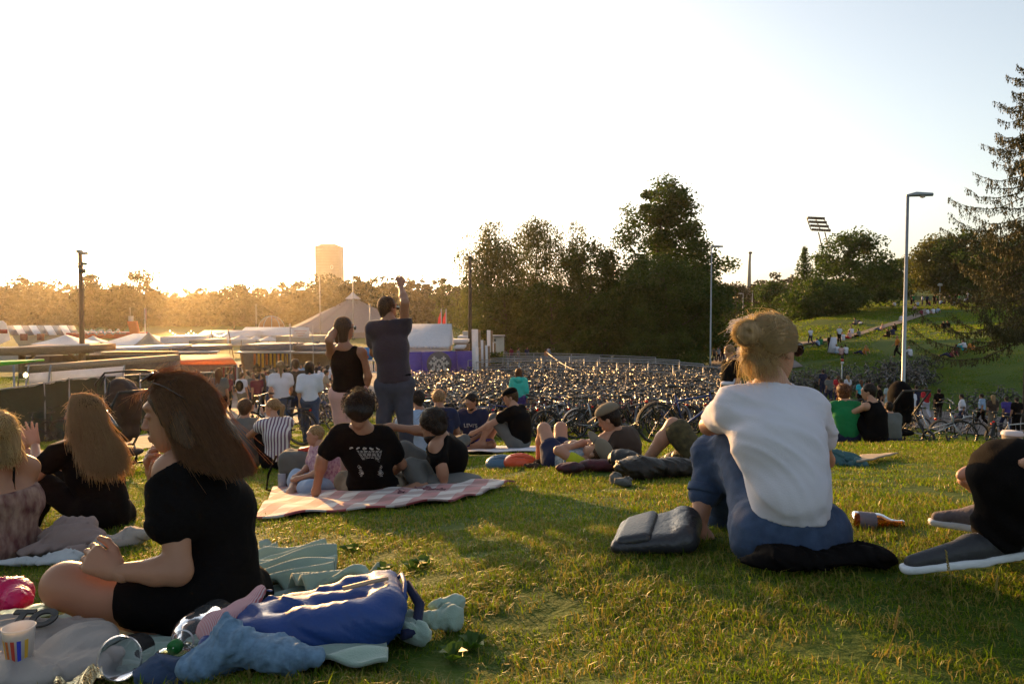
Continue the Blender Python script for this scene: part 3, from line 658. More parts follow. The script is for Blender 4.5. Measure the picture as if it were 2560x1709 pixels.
def strands(name, guides, n, mat, parent=None, r=.0011, jit=.008, seg=10, flyaway=.04, seed=1, off=None, taper=.35, ln=(0.8, 1.0)):
    """hair: strands interpolated between neighbouring guide polylines (each an array of points, root first)"""
    g = np.random.default_rng(seed); Gd = []
    for q in guides:
        q = A3(q); L = np.concatenate([[0], np.cumsum(np.linalg.norm(np.diff(q, axis=0), axis=1))]); t = np.linspace(0, L[-1], 24)
        c = np.stack([np.interp(t, L, q[:, i]) for i in range(3)], 1)
        for _ in range(4): c[1:-1] = (c[:-2] + 2 * c[1:-1] + c[2:]) / 4
        Gd.append(c)
    Gd = np.array(Gd); m = len(Gd)
    u = g.uniform(0, m - 1 - 1e-6, n); k = u.astype(int); w = (u - k)[:, None, None]
    C = Gd[k] * (1 - w) + Gd[k + 1] * w
    tt = np.linspace(0, 1, seg); end = g.uniform(ln[0], ln[1], n); ts = tt[None] * end[:, None] * 23
    i0 = np.clip(ts.astype(int), 0, 22); fr = (ts - i0)[..., None]; ar = np.arange(n)[:, None]
    Pp = C[ar, i0] * (1 - fr) + C[ar, i0 + 1] * fr
    o = g.normal(0, jit, (n, 1, 3)) * (.35 + tt[None, :, None] * 1.0)
    ph = g.uniform(0, 6.28, (n, 1)); wv = np.stack([np.sin(tt[None] * 7 + ph), np.cos(tt[None] * 5 + ph * 1.3), 0 * tt[None] + 0 * ph], -1) * jit * .5
    fl = (g.random(n) < flyaway)[:, None, None] * g.normal(0, 1, (n, 1, 3)) * (tt[None, :, None] ** 1.5) * .03
    Pp = Pp + o + wv + fl
    if off is not None: Pp = Pp - off
    return strand_mesh(name, Pp, mat, parent, r, g, taper)
# ------------------------------------------------------------------ foreground figures
def rel(j, off): return {k: (v if k in ('hf', 'hu') else A3(v) - off) for k, v in j.items()}
def hero_a():
    """long-haired woman in black sitting cross-legged, in profile"""
    d0 = 2.35
    j = dict(pv=P(562, 1492, 2.36), wa=P(545, 1385, 2.36), ch=P(528, 1275, 2.36), nk=P(500, 1128, 2.37), hd=P(441, 1032, 2.34), sL=P(430, 1180, 2.22), sR=P(562, 1170, 2.52),
             eL=P(446, 1428, 2.14), wL=P(292, 1428, 2.10), eR=P(420, 1300, 2.62), wR=P(385, 1180, 2.52), hL=P(500, 1505, 2.26), hR=P(590, 1500, 2.50),
             kL=P(165, 1462, 2.16), aL=P(420, 1570, 2.24), tL=P(520, 1585, 2.40), kR=P(415, 1465, 2.78), aR=P(330, 1515, 2.42), tR=P(260, 1520, 2.44))
    j['hf'] = unit((-.97, -.24, -.14)); j['hu'] = A3((-.12, 0, 1))
    g = gz(*j['pv'][:2]); off = np.array((j['pv'][0], j['pv'][1], g))
    root = empty('person', off, 0, 'woman with long auburn hair and black off-shoulder top, cross-legged, one hand at her mouth', 'person')
    j = rel(j, off); s = 1.
    p = torso_prims(j, .95, -.008, True)
    p += [cap(j['nk'], j['hd'] + (j['nk'] - j['hd']) * .4, .048, .046, .04), cap(j['nk'], j['sL'], .045, .05, .06), cap(j['nk'], j['sR'], .045, .05, .06)]
    p += limb(j['sL'], j['eL'], j['wL'], (.048, .037, .037, .024)) + limb(j['sR'], j['eR'], j['wR'], (.05, .041, .04, .025))
    p += limb(j['hL'], j['kL'], j['aL'], (.09, .060, .062, .038), .04) + limb(j['hR'], j['kR'], j['aR'], (.09, .06, .06, .038), .04) + foot_prims(j['aL'], j['tL'], .95) + foot_prims(j['aR'], j['tR'], .95)
    # near hand resting on the knee, thumb up; far hand at the mouth
    hw = j['wL']; hdv = unit(P(215, 1390, 2.10) - P(292, 1428, 2.10))
    hp = hand_prims(hw, hdv, unit((.35, -.9, .25)), 1.0, curl=.95, side=1, thumb=.1)
    fw = j['wR']; fdv = unit(P(365, 1098, 2.44) - P(385, 1180, 2.52)); fp = hand_prims(fw, fdv, unit((-.75, -.2, .2)), .95, curl=.62, side=1, thumb=.5)
    hp_head = head_prims(j['hd'], j['hf'], j['hu'], .98, True, 1.03)
    multi('body', [(p, .008), (hp, .0038), (fp, .0038), (hp_head, .0042)], SKIN2, root)
    # off-shoulder top: torso shell cut below the shoulders + sleeve
    up = unit(j['nk'] - j['ch']); tp = torso_prims(j, .98, .014, True)
    tp += [cap(j['sL'] + (j['eL'] - j['sL']) * .12, j['sL'] + (j['eL'] - j['sL']) * .47, .072, .082, .04), cap(j['sR'] + (j['eR'] - j['sR']) * .1, j['sR'] + (j['eR'] - j['sR']) * .5, .068, .078, .04)]
    a = P(386, 1200, 2.2) - off; b = P(515, 1140, 2.3) - off; c = P(590, 1150, 2.5) - off; nn = np.cross(b - a, c - a); nn = nn if nn[2] > 0 else -nn
    solid('top', tp, .0075, C_BLACK, root, clips=[pln(b, nn)], wrinkle=.006, wscale=16, seed=2)
    sh = bottom_prims(j, .98, .016, .42, True, .012)
    solid('shorts', sh, .009, C_BLACK, root, wrinkle=.005, seed=5)
    # hair: core + strands. guides run from the parting down the back
    R = frame(j['hf'], j['hu']); T = lambda x, y, z: j['hd'] + R @ np.array((x, y, z))
    solid('hair', [ell(T(0, -.018, .03), (.082, .098, .09), R, .02), cap(T(0, -.06, -.02), P(548, 1105, 2.34) - off, .068, .06, .05), cap(T(-.045, -.02, .01), P(478, 1120, 2.25) - off, .056, .04, .03), cap(P(548, 1105, 2.34) - off, P(606, 1176, 2.30) - off, .055, .022, .04),
                   cut(ell(T(-.02, .115, -.045), (.12, .082, .105), R, .012))], .0075, core_mat(H_AUBURN), root, wrinkle=.003, wscale=40)
    q = lambda *pp: [P(*x) - off for x in pp]
    gd = [[T(-.012, .062, .088), T(-.062, .048, .064), T(-.094, .020, .0), T(-.090, .010, -.06), *q((446, 1130, 2.20), (462, 1175, 2.18))],
          [T(-.012, .045, .108), T(-.072, .02, .075), T(-.100, -.01, .0), T(-.096, -.03, -.08), *q((478, 1140, 2.2), (520, 1185, 2.19))],
          [T(0, .03, .128), T(-.078, -.02, .08), T(-.098, -.05, .0), *q((500, 1080, 2.24), (540, 1150, 2.22), (578, 1205, 2.23))],
          [T(0, .01, .130), T(-.064, -.065, .09), T(-.080, -.10, .0), *q((530, 1065, 2.28), (572, 1130, 2.25), (610, 1198, 2.25))],
          [T(.0, -.01, .130), T(-.038, -.09, .09), T(-.046, -.125, .01), *q((550, 1060, 2.32), (592, 1120, 2.3), (632, 1192, 2.28))],
          [T(.0, -.03, .130), T(0, -.102, .09), T(0, -.133, .01), *q((556, 1058, 2.36), (600, 1115, 2.34), (640, 1180, 2.33))],
          [T(.01, -.01, .122), T(.04, -.09, .08), T(.04, -.12, .01), *q((550, 1070, 2.42), (590, 1130, 2.40), (625, 1175, 2.38))],
          [T(.01, .03, .12), T(.07, -.05, .07), T(.075, -.08, 0), *q((520, 1085, 2.45), (560, 1140, 2.45), (600, 1175, 2.42))]]
    strands('hair_strands', gd, 4200, H_AUBURN, root, r=.0011, jit=.005, seg=12, flyaway=.025); fuzz(root, j, 1.04, H_AUBURN, 900, .026, r=.0007)
    ff = [[T(x, .082, .085), T(x * 1.2, .098, .08), T(x * 1.3, .103, .055)] for x in (-.04, 0, .04)]
    strands('hair_wisps', ff, 40, H_AUBURN, root, r=.0006, jit=.004, seg=6, flyaway=.1)
    top = [[T(-.03, .06, .115), T(-.03, .04, .13), T(-.05, -.02, .128)], [T(.02, .06, .12), T(.02, .02, .135), T(0, -.04, .13)]]
    strands('hair_wisps', top, 70, H_AUBURN, root, r=.0008, jit=.008, seg=6, flyaway=.5, seed=4)
    g = MB()  # sunglasses pushed up on the head
    for e in (-1, 1):
        g.lathe([(.001, 0), (.022, .001), (.0245, .004), (.022, .007), (.001, .008)], T(e * .033, .058, .122), 14, R @ rotm('X', -.55)); g.tube([T(e * .058, .055, .118), T(e * .090, .0, .09), T(e * .094, -.05, .045)], .0022, 5)
    g.tube([T(-.012, .082, .115), T(0, .088, .118), T(.012, .082, .115)], .0025, 5)
    o = g.obj('sunglasses', M('glasses_frame', (.05, .02, .01), .2, var=0, bump=0, spec=.8), root, True)
    return root
def hero_b():
    s = 1.
    j = dict(pv=P(272, 1290, 4.62), ch=P(236, 1175, 4.60), nk=P(212, 1092, 4.58), hd=P(205, 1035, 4.55), sL=P(152, 1128, 4.45), sR=P(268, 1128, 4.75), eL=P(92, 1185, 4.40), wL=P(88, 1110, 4.62), eR=P(120, 1180, 4.95), wR=P(60, 1120, 4.95),
             hL=P(240, 1288, 4.50), hR=P(290, 1290, 4.75), kL=P(112, 1215, 4.60), kR=P(140, 1170, 4.95), aL=P(68, 1330, 4.70), aR=P(60, 1300, 5.0), tL=P(20, 1342, 4.75), tR=P(10, 1310, 5.05))
    j['hf'] = unit((-.95, -.1, .08)); j['hu'] = A3((-.05, 0, 1))
    off = np.array((j['pv'][0], j['pv'][1], gz(*j['pv'][:2])))
    root = empty('person', off, 0, 'woman with long blond hair in a black t-shirt, seated beside a beige pile of clothes', 'person'); j = rel(j, off)
    p = body_prims(j, .96, True, False, 'none', -.012, .9)
    hp = hand_prims(j['wL'], unit((-.35, .1, 1)), unit((.4, -.9, 0)), .95, curl=.12, side=-1, thumb=.1, spread=.8); fp = hand_prims(j['wR'], unit((.3, -.1, 1)), unit((.3, .9, 0)), .95, curl=.3, side=1)
    multi('body', [(p, .014), (hp, .006), (fp, .007), (head_prims(j['hd'], j['hf'], j['hu'], .96), .007)], SKIN, root)
    up = unit(j['nk'] - j['ch'])
    solid('shirt', top_prims(j, .97, .012, .52, True), .012, C_BLACK, root, clips=[pln(j['nk'] + up * .02, up)], wrinkle=.005)
    solid('trousers', bottom_prims(j, .97, .012, 1.92, True), .013, C_BLACK, root, wrinkle=.005, seed=2)
    for q in 'LR': solid('shoe', [('c', a[1], a[2], a[3] + .008, a[4] + .008, a[5]) for a in foot_prims(j['a' + q], j['t' + q], .95)], .012, M_SHOE, root)
    R = frame(j['hf'], j['hu']); T = lambda x, y, z: j['hd'] + R @ np.array((x, y, z)); q = lambda *pp: [P(*x) - off for x in pp]
    solid('hair', [ell(T(0, -.02, .03), (.083, .096, .09), R, .02), cap(T(0, -.05, -.02), P(232, 1100, 4.52) - off, .075, .07, .05), cap(P(232, 1100, 4.52) - off, P(262, 1170, 4.48) - off, .07, .035, .05), cap(T(-.04, -.01, 0), P(188, 1080, 4.44) - off, .05, .03, .03),
                   cut(ell(T(0, .092, -.03), (.085, .058, .085), R, .012))], .011, core_mat(H_DBLOND), root, wrinkle=.005, wscale=35)
    gd = [[T(-.01, .06, .09), T(-.07, .04, .04), T(-.090, .025, -.04), *q((172, 1075, 4.44), (180, 1100, 4.4))], [T(-.01, .05, .115), T(-.085, .01, .05), *q((200, 1090, 4.42), (212, 1150, 4.36), (222, 1200, 4.36))],
          [T(0, .02, .12), T(-.08, -.03, .05), *q((225, 1080, 4.43), (245, 1140, 4.38), (262, 1205, 4.38))], [T(0, 0, .122), T(-.06, -.07, .05), *q((250, 1075, 4.46), (275, 1130, 4.42), (285, 1200, 4.42))],
          [T(0, -.02, .122), T(-.02, -.11, .05), *q((262, 1075, 4.5), (290, 1120, 4.46), (318, 1195, 4.44))], [T(0, -.03, .12), T(.02, -.11, .05), *q((265, 1070, 4.55), (300, 1110, 4.52), (325, 1170, 4.5))]]
    strands('hair_strands', gd, 2600, H_DBLOND, root, r=.0019, jit=.014, seg=12, flyaway=.05, seed=3); fuzz(root, j, 1.05, H_DBLOND, 900, .035, r=.0014, spread=.25)
    return root
def hero_c():
    j = dict(pv=P(15, 1370, 3.9), ch=P(25, 1250, 3.88), nk=P(20, 1135, 3.86), hd=P(-12, 1085, 3.82), sL=P(-55, 1165, 3.75), sR=P(72, 1170, 3.98), eL=P(-120, 1270, 3.7), wL=P(-190, 1200, 3.9), eR=P(70, 1290, 4.10), wR=P(-10, 1330, 4.35),
             hL=P(-30, 1372, 3.82), hR=P(45, 1372, 3.98), kL=P(-200, 1300, 3.95), kR=P(-130, 1290, 4.2), aL=P(-270, 1390, 4.0), aR=P(-200, 1370, 4.3), tL=P(-330, 1395, 4.0), tR=P(-260, 1375, 4.3))
    j['hf'] = unit((-.8, .6, -.1)); j['hu'] = A3((0, 0, 1))
    off = np.array((j['pv'][0], j['pv'][1], gz(*j['pv'][:2])))
    root = empty('person', off, 0, 'woman at the left edge in a patterned dark red strap dress, golden hair', 'person'); j = rel(j, off)
    multi('body', [(body_prims(j, .98, True, True, 'blob', -.006), .013), (head_prims(j['hd'], j['hf'], j['hu'], .96), .008)], SKIN2, root)
    m = M('dress_pattern', (.10, .03, .03), .9, var=.8, scale=28, bump=.2, col2=(.34, .22, .17), stretch=(1, 1, .35))
    up = unit(j['nk'] - j['ch'])
    tp = torso_prims(j, .99, .014, True) + [cap(j['hL'], j['kL'], .11, .10, .06), cap(j['hR'], j['kR'], .11, .10, .06), cap(j['hL'], j['hR'], .13, .13, .05)]
    solid('dress', tp, .012, m, root, clips=[pln(j['ch'] + up * .07, up)], wrinkle=.006)
    b = MB(); sx = unit(j['sR'] - j['sL'])
    for e in (-1, 1):
        bk = j['ch'] + up * .06 + sx * e * .07 + np.array((.03, -.1, 0)); tpp = j['nk'] * .5 + (j['sR'] if e > 0 else j['sL']) * .5 + np.array((0, 0, .052))
        b.tube([bk, bk + up * .08 + np.array((0, -.012, 0)), tpp + np.array((.0, -.03, 0)), tpp + np.array((0, .03, 0))], .006, 6)
    b.obj('strap', C_BLACK, root, True)
    R = frame(j['hf'], j['hu']); T = lambda x, y, z: j['hd'] + R @ np.array((x, y, z)); q = lambda *pp: [P(*x) - off for x in pp]
    solid('hair', hair_prims(j, 1., 'bob'), .011, core_mat(H_BLOND), root, wrinkle=.004, wscale=35)
    gd = [[T(-.02, .03, .12), T(-.08, -.02, .04), *q((-25, 1110, 3.74), (-10, 1160, 3.72))], [T(0, 0, .122), T(-.03, -.10, .04), *q((10, 1110, 3.78), (10, 1165, 3.76))],
          [T(0, 0, .122), T(.03, -.10, .04), *q((25, 1115, 3.84), (38, 1160, 3.8))], [T(.02, .02, .12), T(.07, -.06, .04), *q((30, 1105, 3.9), (46, 1150, 3.88))]]
    strands('hair_strands', gd, 1500, H_BLOND, root, r=.0018, jit=.012, seg=10, flyaway=.06, seed=6); fuzz(root, j, 1.05, H_BLOND, 600, .035, r=.0014, spread=.25)
def hero_d():
    """woman in white shirt seen from behind"""
    j = dict(pv=P(1985, 1345, 2.52), wa=P(1968, 1220, 2.50), ch=P(1946, 1105, 2.54), nk=P(1928, 972, 2.60), hd=P(1930, 868, 2.62), sL=P(1826, 1020, 2.60), sR=P(2028, 1022, 2.62),
             eL=P(1772, 1064, 2.86), wL=P(1850, 1062, 3.06), eR=P(2062, 1150, 2.85), wR=P(1930, 1100, 3.0), hL=P(1915, 1352, 2.55), hR=P(2040, 1352, 2.58),
             kL=P(1838, 1112, 2.92), aL=P(1796, 1318, 3.12), tL=P(1760, 1335, 3.27), kR=P(1778, 1135, 3.02), aR=P(1742, 1335, 2.92), tR=P(1690, 1350, 3.0))
    j['hf'] = unit((.84, .54, -.08)); j['hu'] = A3((0, .05, 1))
    off = np.array((j['pv'][0], j['pv'][1], gz(*j['pv'][:2])))
    root = empty('person', off, 0, 'blond woman with a hair bun, white t-shirt and sunglasses, seated from behind', 'person'); j = rel(j, off)
    p = body_prims(j, .86, True, False, 'none', -.014, .95)
    p += foot_prims(j['aL'], j['tL'], .9) + foot_prims(j['aR'], j['tR'], .9)
    hl = hand_prims(j['wL'], unit((1, .3, -.2)), unit((0, .3, 1)), .92, curl=.35, side=1); hr = hand_prims(j['wR'], unit((-1, .2, -.1)), unit((0, .3, 1)), .92, curl=.35, side=-1)
    multi('body', [(p, .0095), (hl, .005), (hr, .006), (head_prims(j['hd'], j['hf'], j['hu'], 1.), .0048)], SKIN, root)
    up = unit(j['nk'] - j['ch']); tp = torso_prims(j, .84, .012, True, .08)
    tp = [t for t in tp] + [cap(P(1935, 1060, 2.56) - off, P(1972, 1250, 2.53) - off, .108, .108, .05)]
    tp += [cap(j['sL'], j['sL'] + (j['eL'] - j['sL']) * .45, .060, .058, .04), cap(j['sR'], j['sR'] + (j['eR'] - j['sR']) * .5, .066, .06, .05), cap(j['nk'] - up * .03, j['nk'] + up * .02, .072, .06, .04)]
    solid('shirt', tp, .0085, C_WHITE, root, clips=[pln(j['nk'] + up * .018, up), pln(P(1975, 1322, 2.4) - off, (0, .2, -1))], wrinkle=.011, wscale=9, seed=4)
    bp = bottom_prims(j, 1.0, .014, 1.0, True)
    for q, e in (('L', .9), ('R', .48)):
        a, b = j['k' + q], j['a' + q]; bp += [cap(a, a + (b - a) * e, .07, .062, .04)]
    solid('trousers', bp, .0095, C_JEANS, root, wrinkle=.007, wscale=20, seed=7)
    up = unit(j['nk'] - j['ch']); cc = j['nk'] + up * .014 + np.array((0, .004, 0)); m = MB(); m.tube([cc + np.array((math.cos(t) * .078, math.sin(t) * .068, .006 * math.sin(t))) for t in np.linspace(0, 6.28, 25)[:-1]], .006, 6, True); m.obj('collar', C_WHITE, root, True)
    m = MB()   # rolled cuff and sandal straps
    a, b = j['kR'], j['aR']; c = a + (b - a) * .48; t = unit(b - a); m.lathe([(.060, -.03), (.068, -.028), (.070, 0), (.066, .004), (.060, .0)], c, 18, frame(t, (0, 0, 1))[:, [0, 2, 1]] * np.array((1, 1, 1)))
    m.obj('cuff', C_JEANS, root, True)
    m = MB()
    for q in 'LR': m.tube([j['a' + q] + np.array((math.cos(t) * .042, math.sin(t) * .042, -.02 + .01 * math.sin(t))) for t in np.linspace(0, 6.28, 14)[:-1]], .006, 5, True); m.tube([j['a' + q] + np.array((-.05, 0, -.05)), j['t' + q] + np.array((0, 0, -.018))], .014, 6)
    m.obj('sandals', M_SHOE, root, True)
    R = frame(j['hf'], j['hu']); T = lambda x, y, z: j['hd'] + R @ np.array((x, y, z)); q = lambda *pp: [P(*x) - off for x in pp]
    bun = P(1868, 832, 2.53) - off
    solid('hair', [ell(T(0, -.018, .032), (.086, .102, .092), R, .02), cap(T(0, -.06, .02), bun, .058, .035, .04), cap(T(-.02, -.055, -.03), T(-.03, -.06, -.075), .056, .038, .03), ell(bun, (.046, .044, .044), None, .012),
                   cut(ell(T(0, .088, -.03), (.085, .055, .085), R, .012)), cut(ell(bun + np.array((-.004, -.045, .004)), (.008, .014, .008), None, .012))], .006, core_mat(H_BLOND), root, wrinkle=.0022, wscale=55)
    S = lambda x, y: T(x, y, .026 + .098 * math.sqrt(max(0, 1 - (x / .083) ** 2 - ((y + .014) / .104) ** 2)))
    gd = [[S(x, .060 - .4 * abs(x)), S(x * .98, .01), S(x * .95 - .01, -.06), bun + np.array((.02, -.01, .03 - .3 * x))] for x in (-.07, -.04, 0, .03, .05, .068)]
    gd += [[T(.083 * w, .030, z), T(.089 * w, -.02, z - .005), T(.070 * w, -.082, z - .01), bun + np.array((.03, -.02, -.02))] for z, w in ((.078, .82), (.055, .94), (.035, .98), (.01, .97), (-.012, .92))]
    strands('hair_strands', gd, 3600, H_BLOND, root, r=.0010, jit=.003, seg=10, flyaway=.02, seed=8); fuzz(root, j, 1.04, H_BLOND, 420, .02, r=.0006)
    gd = [[T(-.05, -.05, -.01), *q((1862 + 10 * i, 890, 2.55), (1858 + 14 * i, 935, 2.55), (1870 + 12 * i, 962, 2.56))] for i in range(-1, 8, 2)]
    strands('hair_wisps', gd, 900, H_BLOND, root, r=.0008, jit=.007, seg=9, flyaway=.16, seed=9, ln=(.35, 1))
    gd = [[bun + np.array((math.cos(a) * .02, -.02, math.sin(a) * .02)), bun + np.array((math.cos(a) * .047, -.012, math.sin(a) * .045)), bun + np.array((math.cos(a + .9) * .049, .015, math.sin(a + .9) * .047))] for a in np.linspace(0, 6.3, 12)]
    strands('hair_strands', gd, 1500, H_BLOND, root, r=.0009, jit=.003, seg=7, flyaway=.03, seed=10)
    g = MB()
    for e in (-1, 1):
        g.lathe([(.001, 0), (.024, .001), (.0265, .003), (.024, .006), (.001, .007)], T(e * .033, .098, -.002), 14, R @ rotm('X', -math.pi / 2)); g.tube([T(e * .062, .10, .010), T(e * .080, .05, .012), T(e * .084, -.01, .004)], .0026, 5)
    g.obj('sunglasses', M_LENS, root, True)
    return root
def shoe_obj(root, a, toe, mat, sole=True, s=1., up=(0, 0, 1), laces=True, hh=.007):
    """a = ankle, toe = tip; a sneaker with upper, sole and laces"""
    a, toe = A3(a), A3(toe); f = unit(toe - a); R = frame(f, up); L = float(np.linalg.norm(toe - a)); T = lambda x, y, z: a + R @ np.array((x * s, y * L, z * s))
    solid('shoe_upper', [cap(T(0, -.25, -.035), T(0, .3, -.03), .036 * s, .040 * s, .03), cap(T(0, .3, -.03), T(0, .93, -.048), .040 * s, .025 * s, .03), cap(T(0, -.12, .0), T(0, .1, -.01), .040 * s, .040 * s, .03)], hh, mat, root, clips=[pln(T(0, 0, -.062), -R[:, 2]), pln(T(0, 0, .028), R[:, 2])])
    solid('shoe_sole', [cap(T(0, -.28, -.066), T(0, .3, -.066), .037 * s, .044 * s, .02), cap(T(0, .3, -.066), T(0, .97, -.06), .044 * s, .028 * s, .02)], hh, M_SOLE, root, clips=[pln(T(0, 0, -.052), R[:, 2]), pln(T(0, 0, -.080), -R[:, 2])])
    if laces:
        m = MB()
        for k in range(5): y = .22 + .09 * k; z = .012 - .0135 * k; m.tube([T(-.026, y, z - .012), T(0, y + .02, z + .004), T(.026, y, z - .012)], .003, 5)
        m.obj('laces', M_SOLE, root, True)
def hero_e():
    """black-trousered person at the right edge: knee up, feet towards us"""
    j = dict(pv=P(2800, 1370, 2.35), ch=P(2860, 1180, 2.35), nk=P(2860, 1040, 2.38), hd=P(2840, 920, 2.36), sL=P(2760, 1090, 2.55), sR=P(2960, 1090, 2.2), eL=P(2700, 1200, 2.55), wL=P(2640, 1160, 2.4), eR=P(2850, 1230, 2.1), wR=P(2690, 1190, 2.1),
             hL=P(2790, 1365, 2.45), hR=P(2810, 1370, 2.28), kL=P(2548, 1215, 2.42), aL=P(2492, 1278, 2.52), tL=P(2335, 1262, 2.62), kR=P(2528, 1185, 2.2), aR=P(2500, 1345, 2.22), tR=P(2262, 1372, 2.16))
    j['hf'] = unit((-1, .2, 0)); j['hu'] = A3((0, 0, 1))
    off = np.array((j['pv'][0], j['pv'][1], gz(*j['pv'][:2]))); root = empty('person', off, 0, 'person at the right edge in black trousers, knee raised, two sneakers', 'person'); j = rel(j, off)
    multi('body', [(body_prims(j, 1.02, False, False, 'blob', -.012, .86), .012), (head_prims(j['hd'], j['hf'], j['hu']), .009)], SKIN, root)
    solid('hair', hair_prims(j, 1, 'short'), .012, H_BROWN, root)
    solid('shirt', top_prims(j, 1.02, .014, .5), .014, C_NAVY, root, wrinkle=.005)
    bp = bottom_prims(j, 1.02, .02, 1.0) + [cap(j['kR'], j['kR'] + (j['aR'] - j['kR']) * .8, .098, .075, .05), cap(j['kL'], j['kL'] + (j['aL'] - j['kL']) * .7, .085, .06, .05), cap(j['hR'], j['kR'], .12, .098, .05)]
    solid('trousers', bp, .010, C_BLACK, root, wrinkle=.013, wscale=9, seed=3)
    shoe_obj(root, j['aR'] + np.array((0, 0, .01)), j['tR'], M_SHOE, s=.92); shoe_obj(root, j['aL'], j['tL'], M('shoe_mauve', (.12, .10, .11), .85, var=.3, scale=30), s=.92)
    # a second person behind, only a bare foot in view
    j = place(pose('back'), P(2720, 800, 3.05)[0], 3.05, rad(82)); sh = P(2412, 1200, 3.05) - j['tL']
    j['aL'] = P(2475, 1222, 3.04); j['tL'] = P(2408, 1200, 3.0); j['kL'] = P(2700, 1200, 3.1); j['aR'] = P(2560, 1210, 3.3); j['tR'] = P(2530, 1200, 3.3); j['kR'] = P(2720, 1160, 3.3)
    root, j2 = person(j, 1., .015, skin=SKIN3, hair=H_BROWN, top=C_GREY, bottom=C_NAVY, blen=.8, label='barefoot person lying beyond the black-trousered knee, toes in view')
    m = [ell(P(2400 + 9 * k, 1188 - 5 * k + abs(k - 1) * 1.0, 2.97) - np.array(root.location), (.013, .013, .015)) for k in range(4)]
    solid('toe', m, .005, SKIN3, root)
def make_heroes():
    hero_a(); hero_b(); hero_c(); hero_d(); hero_e()
# ------------------------------------------------------------------ trees
def leafm(name, c, c2, t=.45): return M('foliage_' + name, c, .6, var=.4, scale=.55, bump=0, transl=t, col2=c2, spec=.25)
L_DARK = leafm('dark', (.022, .048, .005), (.065, .105, .012), .5); L_MID = leafm('mid', (.035, .058, .008), (.095, .115, .018)); L_WIL = leafm('willow', (.05, .07, .016), (.13, .14, .035), .5)
L_LARCH = leafm('larch', (.03, .032, .010), (.07, .065, .018), .3); L_FAR = leafm('far', (.022, .024, .006), (.05, .045, .01), .18); L_SUNLIT = leafm('yellowish', (.06, .07, .012), (.13, .13, .02), .45)  # yellowish leaves: low sun on the hill tree put into the leaf colour
BARK = M('bark', (.06, .045, .032), .95, var=.4, scale=5, bump=.5, bscale=14, stretch=(1, 1, .25))
def leaf_quads(C, size, asp=.55, droop=0.):
    n = len(C); a = rng.normal(size=(n, 3)); a[:, 2] = a[:, 2] * (.7 if not droop else 1) - droop * 2.2; a /= np.linalg.norm(a, axis=1)[:, None]
    b = np.cross(a, rng.normal(size=(n, 3))); b /= np.linalg.norm(b, axis=1)[:, None]
    s = np.broadcast_to(size, (n,))[:, None] * rng.uniform(.6, 1.35, (n, 1)); c = np.cross(a, b)
    V = np.stack([C - a * s * .5, C + b * s * asp * .5 + c * s * .08, C + a * s * .5, C - b * s * asp * .5 + c * s * .08], 1).reshape(-1, 3)
    return V, (np.arange(n)[:, None] * 4 + np.arange(4))
def crown_points(n_cl, n_leaf, prof, H, Rw, rc, shell=.6, clump=None, ragged=.0):
    """prof: [(t, r)] t along the height, r of half-width. Returns clump centres and leaf centres"""
    t = np.array([p[0] for p in prof]); r = np.array([p[1] for p in prof])
    w = np.interp(np.linspace(t[0], t[-1], 200), t, r) ** 1.15 + .05; cdf = np.cumsum(w) / w.sum()
    tt = np.interp(rng.random(n_cl), cdf, np.linspace(t[0], t[-1], 200)); rr = np.interp(tt, t, r) * Rw
    ph = rng.uniform(0, 2 * np.pi, n_cl); q = rng.random(n_cl) ** (.5 if shell < .5 else .28) * (1 + rng.normal(0, ragged, n_cl))
    C = np.stack([np.cos(ph) * rr * q, np.sin(ph) * rr * q, tt * H], 1)
    k = rng.integers(0, n_cl, n_leaf); sc = rc * rng.uniform(.55, 1.35, n_cl)[k][:, None]
    d = rng.normal(size=(n_leaf, 3)); d /= np.linalg.norm(d, axis=1)[:, None]; d *= rng.random((n_leaf, 1)) ** .45
    return C, C[k] + d * sc * np.array((1.1, 1.1, .75))
def tree(name, label, X, d, Ytop, wpx, prof, n_cl=60, n_leaf=9000, leaf=.3, rc=None, mat=None, droop=0., asp=.55, trunk=.02, group=None, limbs=18, ragged=.12, shell=.6, off=(0, 0), kind=None, cat='tree', tparts=True):
    b = G(X, d) + np.array((off[0], off[1], -.1)); H = P(X, Ytop, d)[2] - b[2]; Rw = wpx / 2 / F * d
    C, Lf = crown_points(n_cl, n_leaf, prof, H, Rw, rc or Rw * .3, shell, None, ragged)
    if droop: k = rng.integers(0, len(Lf), len(Lf)); Lf = Lf - np.array((0, 0, 1)) * rng.random((len(Lf), 1)) ** 1.5 * droop * H * .25
    V, Q = leaf_quads(Lf, leaf, asp, droop)
    root = empty(name, b, 0, label, cat, group)
    link('crown', mesh_np('crown', V, Q, mat or L_MID), root)
    mb = MB(); R0 = max(.08, H * trunk); ztop = H * .82; sw = rng.normal(0, Rw * .04, (6, 2)); sw[0] = 0
    tp = [(sw[i][0], sw[i][1], ztop * i / 5) for i in range(6)]; mb.tube(tp, np.linspace(R0, R0 * .2, 6), 7)
    for c in C[:limbs]:
        z0 = min(max(H * .12, c[2] - rnd(.25, .6) * math.hypot(c[0], c[1]) - H * .05), ztop * .95); i = z0 / ztop * 5; a = np.array(tp[int(i)]) * (1 - i % 1) + np.array(tp[min(5, int(i) + 1)]) * (i % 1)
        mid = a * .45 + c * .55 + np.array((0, 0, -.03 * H)); mb.tube([a, mid, c], [R0 * .38 * (1 - z0 / H) + .02, R0 * .2, .02], 5, caps=False)
    mb.obj('trunk', BARK, root)
    return root
P_ROUND = [(.12, .35), (.25, .8), (.45, 1), (.65, .95), (.85, .6), (.97, .2)]
P_CONE = [(.1, .85), (.25, 1), (.45, .86), (.62, .68), (.78, .45), (.9, .25), (.98, .08)]
